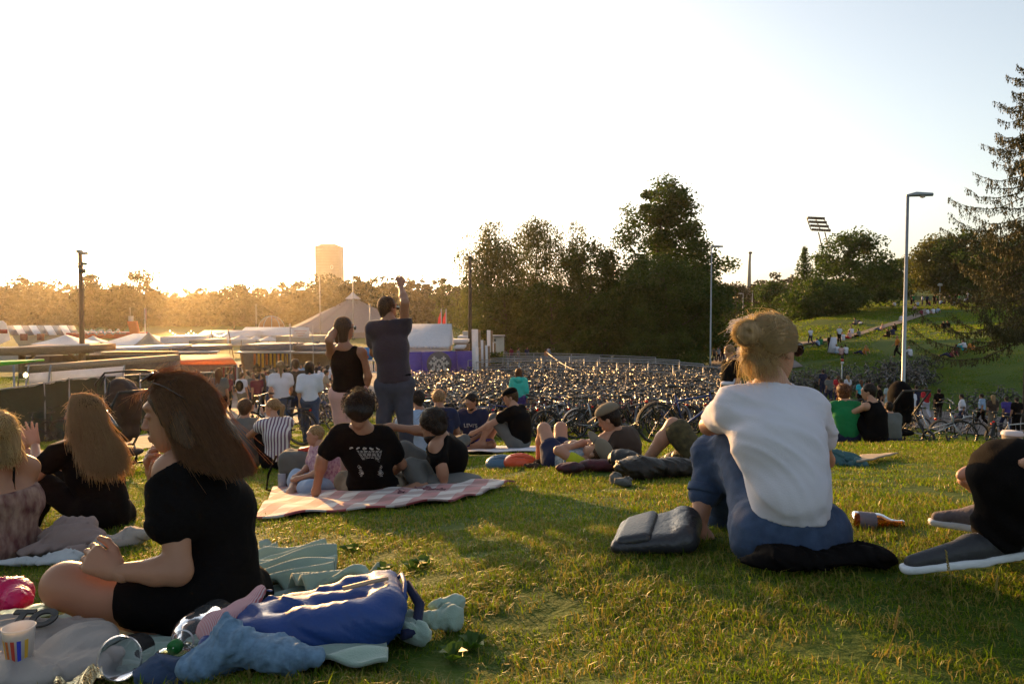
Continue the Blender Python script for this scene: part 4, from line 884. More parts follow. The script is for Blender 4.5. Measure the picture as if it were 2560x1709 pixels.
P_TALL = [(.08, .6), (.3, .9), (.55, 1), (.8, .8), (.97, .3)]
P_FIR = [(.06, 1), (.3, .78), (.6, .45), (.85, .18), (1, .02)]
P_BUSH = [(.0, .8), (.3, 1), (.6, .9), (.9, .5), (1., .2)]
def larch():
    d = 36; b = G(2575, d); H = P(2575, 118, d)[2] - b[2]; root = empty('larch_tree', b, 0, 'tall larch at the right edge with drooping layered branches', 'tree')
    mb = MB(); mb.tube([(0, 0, -.2), (.05, 0, H * .4), (.0, 0, H * .75), (-.1, 0, H)], [.24, .17, .09, .015], 8)
    tw = []; br = MB(); g = np.random.default_rng(5)
    px = d / F
    n = 104
    for i in range(n):
        t = .25 + .74 * (i / n) ** .95; z = H * t; L = (1 - t) ** .62 * 5.6 * g.uniform(.6, 1.12) + .25; a = g.uniform(0, 2 * math.pi)
        if i % 3 == 0: a = math.pi + g.uniform(-.7, .7)
        if t < .6: L *= 1.22
        s = np.linspace(0, 1, 9); dr = np.array((math.cos(a), math.sin(a)))
        zz = z - L * .22 * np.sin(s * 2.4) + L * .16 * s ** 3 + .0; rr = s * L
        pts = np.stack([dr[0] * rr, dr[1] * rr, zz], 1); pts[1:] += g.normal(0, .03, (8, 3)); br.tube(pts, np.linspace(.035 * (1 - t) + .012, .006, 9), 4, caps=False)
        m = int(L * 36); u = g.uniform(.12, 1, m); base = np.stack([np.interp(u, s, pts[:, c]) for c in range(3)], 1)
        side = np.stack([-dr[1] * np.ones(m), dr[0] * np.ones(m), 0 * u], 1) * g.normal(0, .16, (m, 1)) * (1.2 - u[:, None] * .6) * min(1.6, L * .5)
        base = base + side; ln = g.uniform(.12, .42, m) * (1.15 - .4 * u)
        for k in range(3): tw.append(np.c_[base + np.stack([g.normal(0, .02, m), g.normal(0, .02, m), -ln * (k + .5) / 3], 1), ln / 3 * 1.5])
        tw.append(np.c_[base[:, :3] - side * .5 + g.normal(0, .015, (m, 3)), np.full(m, .10)])
    tw = np.vstack(tw); V, Q = leaf_quads(tw[:, :3], tw[:, 3], .38, 1.2)
    link('crown', mesh_np('crown', V, Q, L_LARCH), root); mb.obj('trunk', BARK, root, True); br.obj('branches', BARK, root)
def fir(name, label, X, d, Ytop, wpx, n=40, mat=None, **kw):
    b = G(X, d); H = P(X, Ytop, d)[2] - b[2]; Rw = wpx / 2 / F * d; root = empty(name, b, 0, label, 'tree'); C = []
    for i in range(n):
        t = .08 + .9 * i / n; L = Rw * (1 - t) * rnd(.8, 1.15) + .1
        for a in np.linspace(0, 6.28, 9)[:-1] + rnd(0, 1):
            m = int(26 * (1 - t) + 5); u = rng.random(m) ** .7; C.append(np.stack([math.cos(a) * L * u, math.sin(a) * L * u, H * t - L * .35 * u + rng.normal(0, .1, m)], 1) + rng.normal(0, .12, (m, 3)))
    V, Q = leaf_quads(np.vstack(C), .34, .5, .3); link('crown', mesh_np('crown', V, Q, mat or L_DARK), root)
    MB().tube([(0, 0, -.2), (0, 0, H)], [H * .02, .02], 6).obj('trunk', BARK, root)
def far_forest():
    sky_px = [(-500, 690), (0, 690), (60, 686), (130, 694), (170, 702), (215, 712), (260, 700), (300, 712), (345, 700), (400, 716), (440, 722), (520, 712), (600, 712), (700, 704), (770, 690), (830, 676), (900, 684), (960, 676), (1040, 690), (1085, 702), (1130, 700), (1500, 715), (1800, 712), (1850, 700), (1900, 694), (1960, 690), (2100, 690), (2250, 690)]
    C = []; X = -420.
    while X < 2150:
        for lay in range(3):
            d = 255 + 45 * lay + rnd(-12, 12); top = np.interp(X, [p[0] for p in sky_px], [p[1] for p in sky_px]) + rnd(-3, 13) + (14 if lay == 0 else 3 * (2 - lay))
            b = G(X + rnd(-20, 20), d); H = P(X, top, d)[2] - b[2]; R = rnd(3.4, 5.2)
            n_cl = 16; _, L = crown_points(n_cl, 300, P_ROUND if rnd(0, 1) < .7 else P_TALL, H, R, R * .42, .6, None, .1)
            C.append(L + b); nb = 260; C.append(b + np.stack([rng.uniform(-R * 1.5, R * 1.5, nb), rng.uniform(-R, R, nb), H * rng.uniform(-.02, .72, nb)], 1))
        X += rnd(17, 27)
    C = np.vstack(C); V, Q = leaf_quads(C, 1.25, .8); link('forest', mesh_np('forest', V, Q, L_FAR), kind='stuff')
def make_trees():
    far_forest()
    g = 'willows beside the bicycle park'
    W = [(.1, .9), (.35, 1), (.6, .95), (.8, .9), (.93, .7), (1., .3)]
    tree('willow_tree', 'leftmost willow of the row, broad crown leaning over the utility pole', 1222, 86, 545, 176, W, 110, 34000, .32, 1.3, L_WIL, .9, .35, .016, g, 26, shell=.3)
    tree('willow_tree', 'middle willow with gaps of sky between its hanging boughs', 1338, 90, 540, 150, [(.1, .7), (.35, .72), (.6, .85), (.8, 1), (.93, .8), (1, .4)], 85, 27000, .32, 1.25, L_WIL, .9, .35, .016, g, 30, shell=.3)
    tree('willow_tree', 'slim rightmost willow touching the big broadleaf tree', 1432, 88, 552, 84, [(.1, 1.1), (.35, .9), (.6, .85), (.8, .9), (.93, .7), (1, .3)], 50, 15000, .32, 1.1, L_WIL, .9, .35, .014, g, 20, shell=.3)
    tree('broadleaf_tree', 'tallest broadleaf tree in the middle, cone shaped dark crown', 1655, 80, 462, 330, [(.1, 1.0), (.3, 1.02), (.5, .84), (.68, .70), (.84, .46), (.93, .32), (1., .12)], 250, 62000, .34, 1.35, L_DARK, 0, .6, .022, None, 60, ragged=.2)
    tree('broadleaf_tree', 'mid-height tree between the willows and the tallest tree', 1475, 82, 600, 170, P_ROUND, 70, 13000, .32, 1.4, L_MID, 0, .6, .02, None, 22)
    tree('broadleaf_tree', 'dense dark tree standing in front of the tallest tree', 1662, 72, 642, 260, P_TALL, 90, 26000, .3, 1.4, L_DARK, 0, .6, .02, None, 22)
    tree('broadleaf_tree', 'low bushy tree at the left foot of the tallest tree', 1520, 74, 720, 190, P_BUSH, 60, 13000, .28, 1.2, L_DARK, 0, .6, .02, None, 14)
    tree('broadleaf_tree', 'low tree right of the tallest tree beside the road', 1752, 92, 632, 110, P_TALL, 50, 9000, .33, 1.4, L_DARK, 0, .6, .02, None, 14)
    tree('broadleaf_tree', 'low tree under the leftmost willow', 1262, 80, 700, 190, P_BUSH, 60, 11000, .28, 1.2, L_MID, 0, .6, .02, None, 14)
    tree('broadleaf_tree', 'low dark tree below the middle willow', 1380, 78, 690, 150, P_BUSH, 60, 10000, .28, 1.2, L_DARK, 0, .6, .02, None, 14)
    tree('shrub', 'dark shrub beside the road next to the street lamp', 1690, 64, 835, 110, P_BUSH, 40, 7000, .2, .8, L_DARK, 0, .6, .02, None, 8, cat='shrub')
    tree('shrub', 'dark shrub at the far end of the bike racks', 1620, 67, 818, 130, P_BUSH, 40, 6500, .2, .8, L_DARK, 0, .6, .02, None, 8, cat='shrub')
    tree('shrub', 'dark shrub right of the white standing panels', 1237, 56, 882, 56, P_BUSH, 22, 2600, .16, .5, L_DARK, 0, .6, .02, None, 8, cat='shrub')
    tree('shrub', 'low light-leaved shrub behind the bike racks', 1385, 70, 858, 120, P_BUSH, 30, 3500, .2, .6, L_MID, 0, .6, .02, None, 8, cat='shrub')
    tree('slim_tree', 'slim pointed tree left of the willows', 1107, 190, 666, 50, P_CONE, 30, 2600, .6, 1.3, L_MID, 0, .6, .02, None, 6)
    for X, Yt, w, dd, lb in ((232, 682, 56, 175, 'round tree right of the pole with floodlights'), (352, 664, 86, 185, 'feathery tree rising above the forest left of the sun'), (300, 704, 70, 180, 'low tree between two taller ones left of the sun'), (585, 705, 110, 200, 'rounded tree right of the sun'), (905, 700, 150, 170, 'broad pale green tree behind the standing man')):
        tree('broadleaf_tree', lb, X, dd, Yt, w, P_ROUND, 34, 5200, .62, 2.2, L_FAR, 0, .6, .02, None, 8)
    fir('spruce_tree', 'dark spruce right of the road', 2008, 112, 612, 130)
    tree('broadleaf_tree', 'large tree on the slope left of the nearer street lamp', 2125, 118, 582, 190, [(.1, .9), (.35, 1.05), (.6, .95), (.82, .62), (.97, .2)], 95, 19000, .45, 1.9, L_DARK, 0, .6, .02, None, 30, ragged=.2)
    tree('broadleaf_tree', 'low dark tree under the large tree on the slope', 2060, 108, 700, 190, P_BUSH, 50, 11000, .42, 1.7, L_DARK, 0, .6, .02, None, 12)
    tree('broadleaf_tree', 'low dark tree left of the spruce', 1935, 125, 712, 110, P_BUSH, 34, 7000, .42, 1.7, L_DARK, 0, .6, .02, None, 12)
    tree('broadleaf_tree', 'dark tree behind the pole of the nearer lamp', 2205, 150, 690, 130, P_BUSH, 34, 6500, .5, 2, L_DARK, 0, .6, .02, None, 12)
    tree('broadleaf_tree', 'distant round tree right of the far chimney mast', 1925, 210, 680, 62, P_ROUND, 26, 3200, .7, 1.9, L_FAR, 0, .6, .02, None, 8)
    tree('broadleaf_tree', 'distant tree below the far chimney mast', 1868, 200, 692, 90, P_ROUND, 26, 4000, .7, 1.9, L_FAR, 0, .6, .02, None, 8)
    tree('broadleaf_tree', 'far tree on the hill crest between the lamp and the yellowish tree', 2262, 190, 652, 120, P_ROUND, 40, 5500, .65, 2.2, L_DARK, 0, .6, .02, None, 8)
    tree('broadleaf_tree', 'hill tree above the seated crowd, leaves coloured yellowish as if sunlit', 2350, 132, 592, 150, P_ROUND, 80, 15000, .45, 1.9, L_SUNLIT, 0, .6, .02, None, 24)
    tree('broadleaf_tree', 'large dark tree on the hill beside the yellowish tree', 2430, 128, 572, 190, P_ROUND, 80, 17000, .45, 1.9, L_DARK, 0, .6, .02, None, 24)
    tree('broadleaf_tree', 'dark tree on the hill behind the larch', 2545, 120, 590, 190, P_ROUND, 80, 15000, .45, 1.9, L_DARK, 0, .6, .02, None, 20)
    tree('shrub', 'low brown-green shrub on the hill under the larch', 2545, 105, 700, 150, P_BUSH, 40, 6000, .26, 1.0, L_LARCH, 0, .6, .02, None, 12, cat='shrub')
    larch()

# ------------------------------------------------------------------ street furniture and the fairground
M_STEEL = M('galvanised_steel', (.28, .29, .30), .45, .7, var=.1, bump=.05); M_WOOD = M('timber', (.24, .15, .08), .8, var=.3, scale=4, bump=.3, bscale=30, stretch=(1, 8, 8)); M_DKMET = M('dark_metal', (.04, .04, .04), .5, .6, bump=.05)
M_GLOW = M('lamp_glow', (1., .75, .35), .5, var=0, bump=0, emit=6); M_CONC = M('concrete_far', (.34, .30, .25), .85, var=.06, scale=.3, bump=.1, bscale=1)
T_WHITE = M('tarp_white', (.74, .72, .74), .6, var=.05, bump=.15, bscale=3, transl=.3); T_LAV = M('tarp_grey_lavender', (.17, .165, .20), .7, var=.06, bump=.15, bscale=2, transl=.1); T_BEIGE = M('tarp_beige', (.42, .35, .27), .7, var=.08, bump=.1, transl=.15)
T_GREY = M('tarp_dark_grey', (.10, .10, .12), .7, bump=.1); T_OR = M('tarp_orange', (.62, .17, .04), .7, bump=.1, transl=.3); T_GREEN = M('tarp_dark_green', (.012, .025, .013), .8, bump=.2, bscale=8); T_LGREEN = M('awning_green', (.12, .45, .03), .6, transl=.3)
T_PUR = M('banner_purple', (.05, .035, .30), .6, var=.1, bump=.1); T_ROOF = M('roof_grey_brown', (.14, .11, .09), .8, var=.2, bump=.2); T_RED = M('paint_red', (.45, .05, .03), .6); T_YEL = M('stall_yellow', (.8, .5, .06), .6, transl=.4); T_BLUE = M('poster_blue', (.03, .18, .42), .6); T_BLK = M('board_black', (.03, .03, .03), .6)
T_PLAST = M('plaster', (.40, .36, .30), .85, var=.1, scale=2)
def at(root, *pts): o = np.array(root.location); return [A3(p) - o for p in pts]
def hexp(mb, o, X0, X1, Y0, Y1, d, depth, Y2=None, Y3=None):
    """solid with its front face between pixels X0..X1, Y0 (top).. Y1 (bottom) at distance d; None bottom = ground"""
    a, b, c, e = P(X0, Y0, d), P(X1, Y2 or Y0, d), P(X1, Y3 or Y1 or 0, d), P(X0, Y1 or 0, d)
    if Y1 is None: e[2] = gz(e[0], d) - .3; c[2] = gz(c[0], d) - .3
    dy = np.array((0, depth, 0)); mb.hexa(np.array([e, c, c + dy, e + dy, a, b, b + dy, a + dy]) - o)
def thing(name, X, d, label, cat, group=None): return empty(name, G(X, d), 0, label, cat, group)
def pxbox(name, X0, X1, Y0, Y1, d, depth, mat, label, cat, group=None, **k):
    mb = MB(); r = G((X0 + X1) / 2, d); hexp(mb, r, X0, X1, Y0, Y1, d, depth, **k); return mb.obj(name, mat, None, loc=r, label=label, cat=cat, **({'group': group} if group else {}))
def lamp(X, d, Ytop, label, hl=.55, side=1, group='street lamps along the road', r=.085):
    b = G(X, d); H = P(X, Ytop, d)[2] - b[2]; root = empty('street_lamp', b, 0, label, 'street lamp', group)
    MB().tube([(0, 0, -.2), (0, 0, 1.2), (0, 0, 1.25), (0, 0, H)], [r, r, r * .8, r * .55], 12).obj('pole', M_STEEL, root, True)
    m = MB(); m.tube([(-.05 * side, 0, H - .02), (hl * .35 * side, 0, H + .04), (hl * side, 0, H + .03)], [.05, .10, .07], 8); m.obj('lamp_head', M_STEEL, root, True)
    m = MB(); m.lathe([(.001, -.07), (.08, -.045), (.11, 0), (.11, .02)], (hl * .6 * side, 0, H - .05), 10); m.obj('lamp_glass', M('lamp_cover', (.55, .5, .42), .2, var=0, bump=0, transl=.4), root, True)
    return root
def gable(name, X0, X1, Ye, Yr, d, depth, mat, wall, label, group=None, along='x', ins=0., Yb=None, cat='tent'):
    root = thing(name, (X0 + X1) / 2, d, label, cat, group); o = np.array(root.location)
    a, b = P(X0, Ye, d) - o, P(X1, Ye, d) - o; zr = P(X0, Yr, d)[2] - o[2]; dy = np.array((0, depth, 0)); mb = MB()
    if along == 'x':
        r0 = (a + dy / 2) * np.array((1, 1, 0)) + np.array((ins, 0, zr)); r1 = (b + dy / 2) * np.array((1, 1, 0)) + np.array((-ins, 0, zr))
        th = np.array((0, 0, -.08)); pts = [a, b, b + dy, a + dy, r0, r1]
        mb.add(pts, [(0, 1, 5, 4), (2, 3, 4, 5)], [(1, 2, 5), (3, 0, 4)]); mb.add([p + th for p in pts], [(1, 0, 4, 5), (3, 2, 5, 4)])
    else:
        m0 = (a + b) / 2 * np.array((1, 1, 0)) + np.array((0, 0, zr)); m1 = m0 + dy; th = np.array((0, 0, -.08)); pts = [a, b, b + dy, a + dy, m0, m1]
        mb.add(pts, [(0, 4, 5, 3), (4, 1, 2, 5)], [(0, 1, 4), (2, 3, 5)]); mb.add([p + th for p in pts], [(4, 0, 3, 5), (1, 4, 5, 2)])
    mb.obj('roof', mat, root)
    if wall:
        zb = -.3 if Yb is None else P(X0, Yb, d)[2] - o[2]; w = MB(); i = .15; w.hexa(np.array([(a[0] + i, i, zb), (b[0] - i, i, zb), (b[0] - i, depth - i, zb), (a[0] + i, depth - i, zb), (a[0] + i, i, a[2] - .02), (b[0] - i, i, a[2] - .02), (b[0] - i, depth - i, a[2] - .02), (a[0] + i, depth - i, a[2] - .02)])); w.obj('wall', wall, root)
    else:
        for x in (a[0] + .1, b[0] - .1):
            for y in (.1, depth - .1): MB().tube([(x, y, -.2), (x, y, a[2])], .05, 6).obj('leg', M_STEEL, root)
    return root
def pagoda(X0, X1, Ye, Yt, d, label, group='white parasols and pagoda tents of the fair', mat=None, pole=False):
    root = thing('parasol' if pole else 'pagoda_tent', (X0 + X1) / 2, d, label, 'parasol' if pole else 'tent', group); o = np.array(root.location)
    a, b = P(X0, Ye, d) - o, P(X1, Ye, d) - o; w = (b[0] - a[0]) / 2; zt = P(X0, Yt, d)[2] - o[2]; c = (a + b) / 2; c[1] = w
    mb = MB(); n = 8 if pole else 4; st = math.pi / 4; prof = [(1, a[2]), (.62, a[2] + (zt - a[2]) * .28), (.3, a[2] + (zt - a[2]) * .62), (.02, zt)]
    V = np.array([[(c[0] + math.cos(st + 2 * math.pi * k / n) * w * (1.414 if n == 4 else 1) * r, c[1] + math.sin(st + 2 * math.pi * k / n) * w * (1.414 if n == 4 else 1) * r, z) for k in range(n)] for r, z in prof]).reshape(-1, 3)
    Q = [(i * n + k, i * n + (k + 1) % n, (i + 1) * n + (k + 1) % n, (i + 1) * n + k) for i in range(3) for k in range(n)]
    mb.add(V, Q); V2 = V - np.array((0, 0, .07)); mb.add(V2, [q[::-1] for q in Q]); mb.obj('canopy', mat or T_WHITE, root)
    if pole: MB().tube([(c[0], c[1], -.2), (c[0], c[1], zt)], .05, 6).obj('pole', M_WOOD, root)
    else:
        for sx in (-1, 1):
            for sy in (-1, 1): MB().tube([(c[0] + sx * w * .95, c[1] + sy * w * .95, -.2), (c[0] + sx * w * .95, c[1] + sy * w * .95, a[2])], .05, 6).obj('leg', M_STEEL, root)
    return root
def make_structures():
    lamp(2262, 30, 488, 'nearest street lamp, tall grey pole rising from the crowd on the square', 1.0, 1, r=.10)
    lamp(1777, 62, 617, 'street lamp beside the tallest tree where the road begins', .95, 1)
    lamp(1857, 140, 734, 'small distant street lamp left of the two farther ones', .9, -1); lamp(1880, 170, 727, 'distant street lamp, middle one of three above the blond hair bun', .9, 1); lamp(1893, 200, 724, 'farthest street lamp, right one of three above the blond hair bun', .9, 1)
    b = G(2348, 128); r = empty('park_lamp', b, 0, 'park lamp with white globe on the hill', 'lamp'); H = P(2348, 716, 128)[2] - b[2]
    MB().tube([(0, 0, -.2), (0, 0, H)], .09, 8).obj('pole', M_STEEL, r); MB().lathe([(.01, 0), (.35, .1), (.42, .3), (.3, .5), (.01, .6)], (0, 0, H), 12).obj('globe', T_WHITE, r, True)
    # floodlight mast
    d = 250; r = thing('floodlight_mast', 2048, d, 'leaning stadium floodlight mast with rows of lamps above the trees', 'floodlight'); o = np.array(r.location); m = MB()
    for X in (2046, 2062): m.tube([P(X + 14, 640, d) - o, P(X, 580, d) - o], .22, 6)
    m.tube([P(2068, 640, d) - o - np.array((0, 0, 22)), P(2064, 636, d) - o], .5, 6); m.obj('mast', M_DKMET, r)
    m = MB(); A, B, C, D = P(2017, 545, d), P(2060, 547, d), P(2075, 577, d), P(2027, 574, d)
    for i in range(4):
        t = i / 3; m.tube([A * (1 - t) + D * t - o, B * (1 - t) + C * t - o], .22, 5)
        for k in range(8):
            u = (k + .5) / 8; p = (A * (1 - t) + D * t) * (1 - u) + (B * (1 - t) + C * t) * u - o
            MB().box(p + (0, -.6, 0), (.62, .6, .85)).obj('lamp', M_DKMET, r)
    for u in (0, .5, 1): m.tube([A * (1 - u) + B * u - o, D * (1 - u) + C * u - o], .18, 5)
    m.obj('lamp_frame', M_DKMET, r)
    d = 300; r = thing('chimney', 1874, d, 'slim far mast rising left of the floodlights', 'mast'); o = np.array(r.location); MB().tube([P(1872, 760, d) - o, P(1874, 655, d) - o, P(1876, 629, d) - o], [1.0, .55, .5], 8).obj('shaft', M_CONC, r)
    m = MB(); m.lathe([(.6, 0), (.8, .1), (.8, .6), (.6, .7)], P(1876, 634, d) - o, 8); m.obj('collar', M_DKMET, r)
    # high-rise behind the forest
    d = 430; r = thing('high_rise', 818, d, 'lone pale office high-rise above the forest', 'building'); o = np.array(r.location); zt = P(818, 613, d)[2] - o[2]; k = d / F
    pl = [((789 - 818) * k, 0), ((811 - 818) * k, -1.5), ((848 - 818) * k, .8), ((848 - 818) * k, 14), ((800 - 818) * k, 16)]
    m = MB(); m.prism(pl, -1, zt); m.obj('tower_body', M_CONC, r); m = MB()
    for (xa, ya), (xb, yb), n in ((pl[0], pl[1], 5), (pl[1], pl[2], 9)):
        for f in range(1, 26): z = zt * f / 26; m.box(((xa + xb) / 2, (ya + yb) / 2 - .06, z), (math.hypot(xb - xa, yb - ya) * .97, .12, .22), rz(math.atan2(yb - ya, xb - xa)))
    m.obj('floor_bands', M('concrete_band', (.27, .24, .20), .85), r, kind='stuff'); m = MB()
    c = P(832, 668, d)[[0, 2]] - o[[0, 2]]; m.tube([(c[0] + math.cos(t) * .75, -2.6, c[1] + math.sin(t) * 1.0) for t in np.linspace(0, 6.28, 17)[:-1]], .16, 5, True); m.obj('ring_emblem', T_WHITE, r)
    MB().box((0, 6, zt + .5), (9, 8, 1)).obj('roof_plant', M_CONC, r)
    # big top
    d = 150; r = thing('big_top', 843, d, 'big circus tent with concave grey-lavender roof and small white cap', 'tent'); o = np.array(r.location); c = np.array((0, 15, 0)); zz = lambda Y: P(843, Y, d + 15)[2] - o[2]; kk = (d + 15) / F
    prof = [(172 * kk, zz(826)), (120 * kk, zz(802)), (83 * kk, zz(783)), (45 * kk, zz(766)), (17 * kk, zz(752)), (16 * kk, zz(748))]
    m = MB(); m.lathe(prof, c, 32); m.obj('roof', T_LAV, r, True); m = MB()
    for i in range(16): a = 2 * math.pi * i / 16; m.tube([c + np.array((math.cos(a) * p[0], math.sin(a) * p[0], p[1] + .03)) for p in prof[:5]], .05, 4)
    m.obj('roof_seams', T_LAV, r); MB().lathe([(171 * kk, -.5), (171 * kk, zz(826))], c, 32).obj('wall', T_LAV, r); MB().lathe([(20 * kk, zz(747)), (8 * kk, zz(737)), (.05, zz(729))], c, 16).obj('roof_cap', T_WHITE, r, True)
    for X, Yt in ((799, 690), (882, 686), (640, 760), (925, 760)):
        a = P(X, Yt, 140) - o; MB().tube([(a[0], a[1], -.5), a], .10, 6).obj('mast', M_STEEL, r)
    gable('long_tent', 590, 745, 838, 819, 125, 9, T_WHITE, T_WHITE, 'long low white tent in front of the big top', cat='tent')
    d = 138; r = thing('dome_tent', 668, d, 'orange-brown dome left of the big top', 'tent'); o = np.array(r.location); R = 33 * d / F; z0 = P(668, 822, d)[2] - o[2]
    MB().lathe([(R, -.5), (R, z0), (R * .92, z0 + R * .38), (R * .7, z0 + R * .68), (R * .4, z0 + R * .88), (.05, z0 + R * .95)], (0, R, 0), 20).obj('dome', M('dome_cloth', (.40, .16, .06), .7, transl=.2), r, True)
    m = MB()
    for i in range(10): a = 2 * math.pi * i / 10; m.tube([(math.cos(a) * R * q, R + math.sin(a) * R * q, z0 + R * w + .03) for q, w in ((1, 0), (.93, .38), (.71, .68), (.41, .88), (.01, .95))], .06, 4)
    m.obj('ribs', T_WHITE, r)
    gable('market_tent', 485, 628, 841, 827, 120, 8, T_WHITE, T_WHITE, 'long white tent roof behind the row of parasols')
    for i, (a, b, ye, yt, d) in enumerate(((503, 556, 851, 842, 92), (538, 590, 849, 840, 98), (562, 622, 849, 838, 94), (612, 654, 849, 838, 99), (640, 688, 851, 839, 90))):
        pagoda(a, b, ye, yt, d, ['leftmost', 'second', 'middle', 'fourth', 'rightmost'][i] + ' of the five white parasols left of the white sign board', pole=True)
    pagoda(75, 188, 860, 838, 75, 'white pointed tent left of the pole with floodlights'); pagoda(192, 244, 855, 840, 82, 'small white tent just right of the pole with floodlights')
    gable('market_tent', 228, 372, 866, 837, 70, 8, T_WHITE, T_BEIGE, 'white gabled tent beside the beige pointed tent', along='x', ins=2.0)
    pagoda(318, 392, 872, 831, 66, 'beige pointed tent in front of the orange column', mat=T_BEIGE)
    # striped roof
    r = thing('striped_hall', 95, 110, 'long hall with roof striped dark grey and white at the left', 'tent'); o = np.array(r.location)
    for i in range(9):
        X0 = 14 + i * 19; m = MB(); q = [P(X0 + 14, 836, 110), P(X0 + 33, 836, 110), P(X0 + 19, 813, 116), P(X0, 813, 116)]; m.add([x - o for x in q] + [x - o - np.array((0, 0, .1)) for x in q], [(0, 1, 2, 3), (7, 6, 5, 4), (0, 4, 5, 1), (1, 5, 6, 2), (2, 6, 7, 3), (3, 7, 4, 0)]); m.obj('roof_panel', T_WHITE if i % 2 else T_GREY, r)
    m = MB(); hexp(m, o, 28, 182, 837, None, 110.5, 6); m.obj('wall', T_PLAST, r)
    for X in (50, 92): m = MB(); hexp(m, o, X, X + 18, 834, 851, 108, .1); m.obj('sign', C_MAROON, r)
    pxbox('stall_roof', 165, 315, 832, 846, 100, 6, T_RED, 'low red roofed stall with white script sign behind the pole', 'stall')
    r = thing('script_sign', 235, 99, 'white scribbled script lettering on the red stall roof', 'sign'); o = np.array(r.location); m = MB()
    m.tube([P(205 + t * 8, 829 - 5 * math.sin(t * 2.4) - 2 * math.sin(t * 5.1), 99) - o for t in np.linspace(0, 12, 70)], .09, 4); m.obj('lettering', T_WHITE, r)
    m = MB(); m.tube([P(190, 833, 99.2) - o, P(315, 833, 99.2) - o], .06, 4); m.obj('rail', M_STEEL, r)
    r = thing('orange_column', 326, 95, 'tall orange column with stacked white sign on top', 'column'); o = np.array(r.location); m = MB(); hexp(m, o, 318, 334, 803, None, 95, 1); m.obj('shaft', T_OR, r)
    for i in range(3): m = MB(); hexp(m, o, 321, 332, 790 + i * 4.6, 793.6 + i * 4.6, 94.8, .2); m.obj('sign_plate', T_WHITE, r)
    m = MB(); m.tube([P(326, 790, 95.3) - o, P(325, 768, 95.3) - o], .05, 5); m.obj('finial', M_STEEL, r)
    for X, d, lb in ((362, 90, 'white flagpole right of the orange column'),):
        r = thing('flagpole', X, d, lb, 'flagpole'); o = np.array(r.location); MB().tube([(0, 0, -.2), P(X, 770, d) - o], .06, 6).obj('pole', T_WHITE, r); m = MB(); hexp(m, o, X, X + 4, 772, 800, d, .03); m.obj('flag', C_PINK, r)
    pxbox('market_box', 400, 470, 842, 869, 72, 5, T_WHITE, 'left white market cabin below the string lights', 'cabin'); pxbox('market_box', 472, 517, 851, 869, 71, 5, T_BEIGE, 'beige market cabin left of the parasols', 'cabin')
    pagoda(356, 400, 862, 846, 74, 'small orange pointed canopy beside the beige tent', mat=T_OR)
    # string lights
    r = thing('string_lights', 500, 88, 'lit string lights hanging over the market cabins', 'string lights'); o = np.array(r.location); m = MB(); X0 = 425
    pts = []
    for a, b in ((425, 478), (478, 527), (527, 570)):
        pts += [(a + (b - a) * t, 826 + 13 * 4 * t * (1 - t)) for t in np.linspace(0, 1, 9)[:-1]]
    m.tube([P(X, Y, 88) - o for X, Y in pts], .02, 4); m.obj('wire', M_DKMET, r)
    for X, Y in pts: MB().lathe([(.01, -.10), (.1, 0), (.01, .10)], P(X, Y + 1, 88) - o, 6).obj('bulb', M_GLOW, r)
    for X in (478, 527, 570): MB().tube([np.array((P(X, 0, 88)[0] - o[0], 0, -.3)), P(X, 822, 88) - o], .06, 5).obj('post', M_WOOD, r)
    # pole with floodlights and cameras
    d = 44; r = thing('camera_pole', 203, d, 'brown wooden pole carrying floodlights and cameras at the left', 'pole'); o = np.array(r.location)
    MB().tube([(0, 0, -.3), P(200, 628, d) - o], [.17, .12], 10).obj('pole', M('pole_wood', (.16, .09, .05), .85, var=.3, stretch=(1, 1, .1)), r, True)
    for X0, X1, Y0, Y1, nm in ((189, 200, 624, 632, 'floodlight'), (201, 213, 629, 636, 'floodlight'), (203, 210, 655, 663, 'camera'), (194, 200, 662, 670, 'camera'), (196, 207, 671, 683, 'junction_box')):
        m = MB(); hexp(m, o, X0, X1, Y0, Y1, d - .2, .35); m.obj(nm, M_DKMET if nm != 'floodlight' else M_STEEL, r)
    m = MB(); m.tube([P(172, 655, d) - o, P(200, 660, d) - o, P(222, 658, d) - o], .03, 5); m.obj('bracket', M_DKMET, r)
    # timber canopy left
    d = 36; r = thing('timber_canopy', 135, d, 'brown timber canopy frame with braces behind the green fence', 'canopy'); o = np.array(r.location)
    def beam(nm, a, b, w, h, mat=M_WOOD, dd=0):
        p, q = P(*a) - o, P(*b) - o; v = unit(q - p); R = frame(np.cross((0, 0, 1), v) if abs(v[2]) < .95 else (0, 1, 0), (0, 0, 1)); L = np.linalg.norm(q - p); U = unit(np.cross(v, (0, 1, 0))); Rm = np.stack([v, np.cross(U, v), U], 1)
        mb = MB(); mb.box((p + q) / 2, (L, w, h), Rm); return mb.obj(nm, mat, r)
    beam('roof_edge', (-60, 872, 36), (222, 861, 36), .15, .10, T_WHITE); beam('fascia', (30, 875, 36), (235, 871, 36), 4, .32); beam('beam', (35, 884, 35.8), (232, 880, 35.8), .2, .09)
    for X in (55, 205): beam('post', (X, 884, 35.5), (X, 945, 35.5), .2, .22)
    beam('brace', (57, 915, 35.4), (88, 884, 35.4), .1, .12); beam('brace', (170, 881, 35.4), (200, 908, 35.4), .1, .12)
    beam('counter_roof', (62, 922, 30), (445, 893, 33), 1.6, .24, M('weathered_timber', (.30, .22, .15), .85, var=.2, stretch=(.3, 6, 6))); beam('wall_board', (60, 912, 38), (420, 905, 38), .1, .9, T_ROOF)
    pxbox('market_cabin', -120, 46, 878, 930, 40, 4, T_PLAST, 'grey cabin at the left edge behind the green awning', 'cabin')
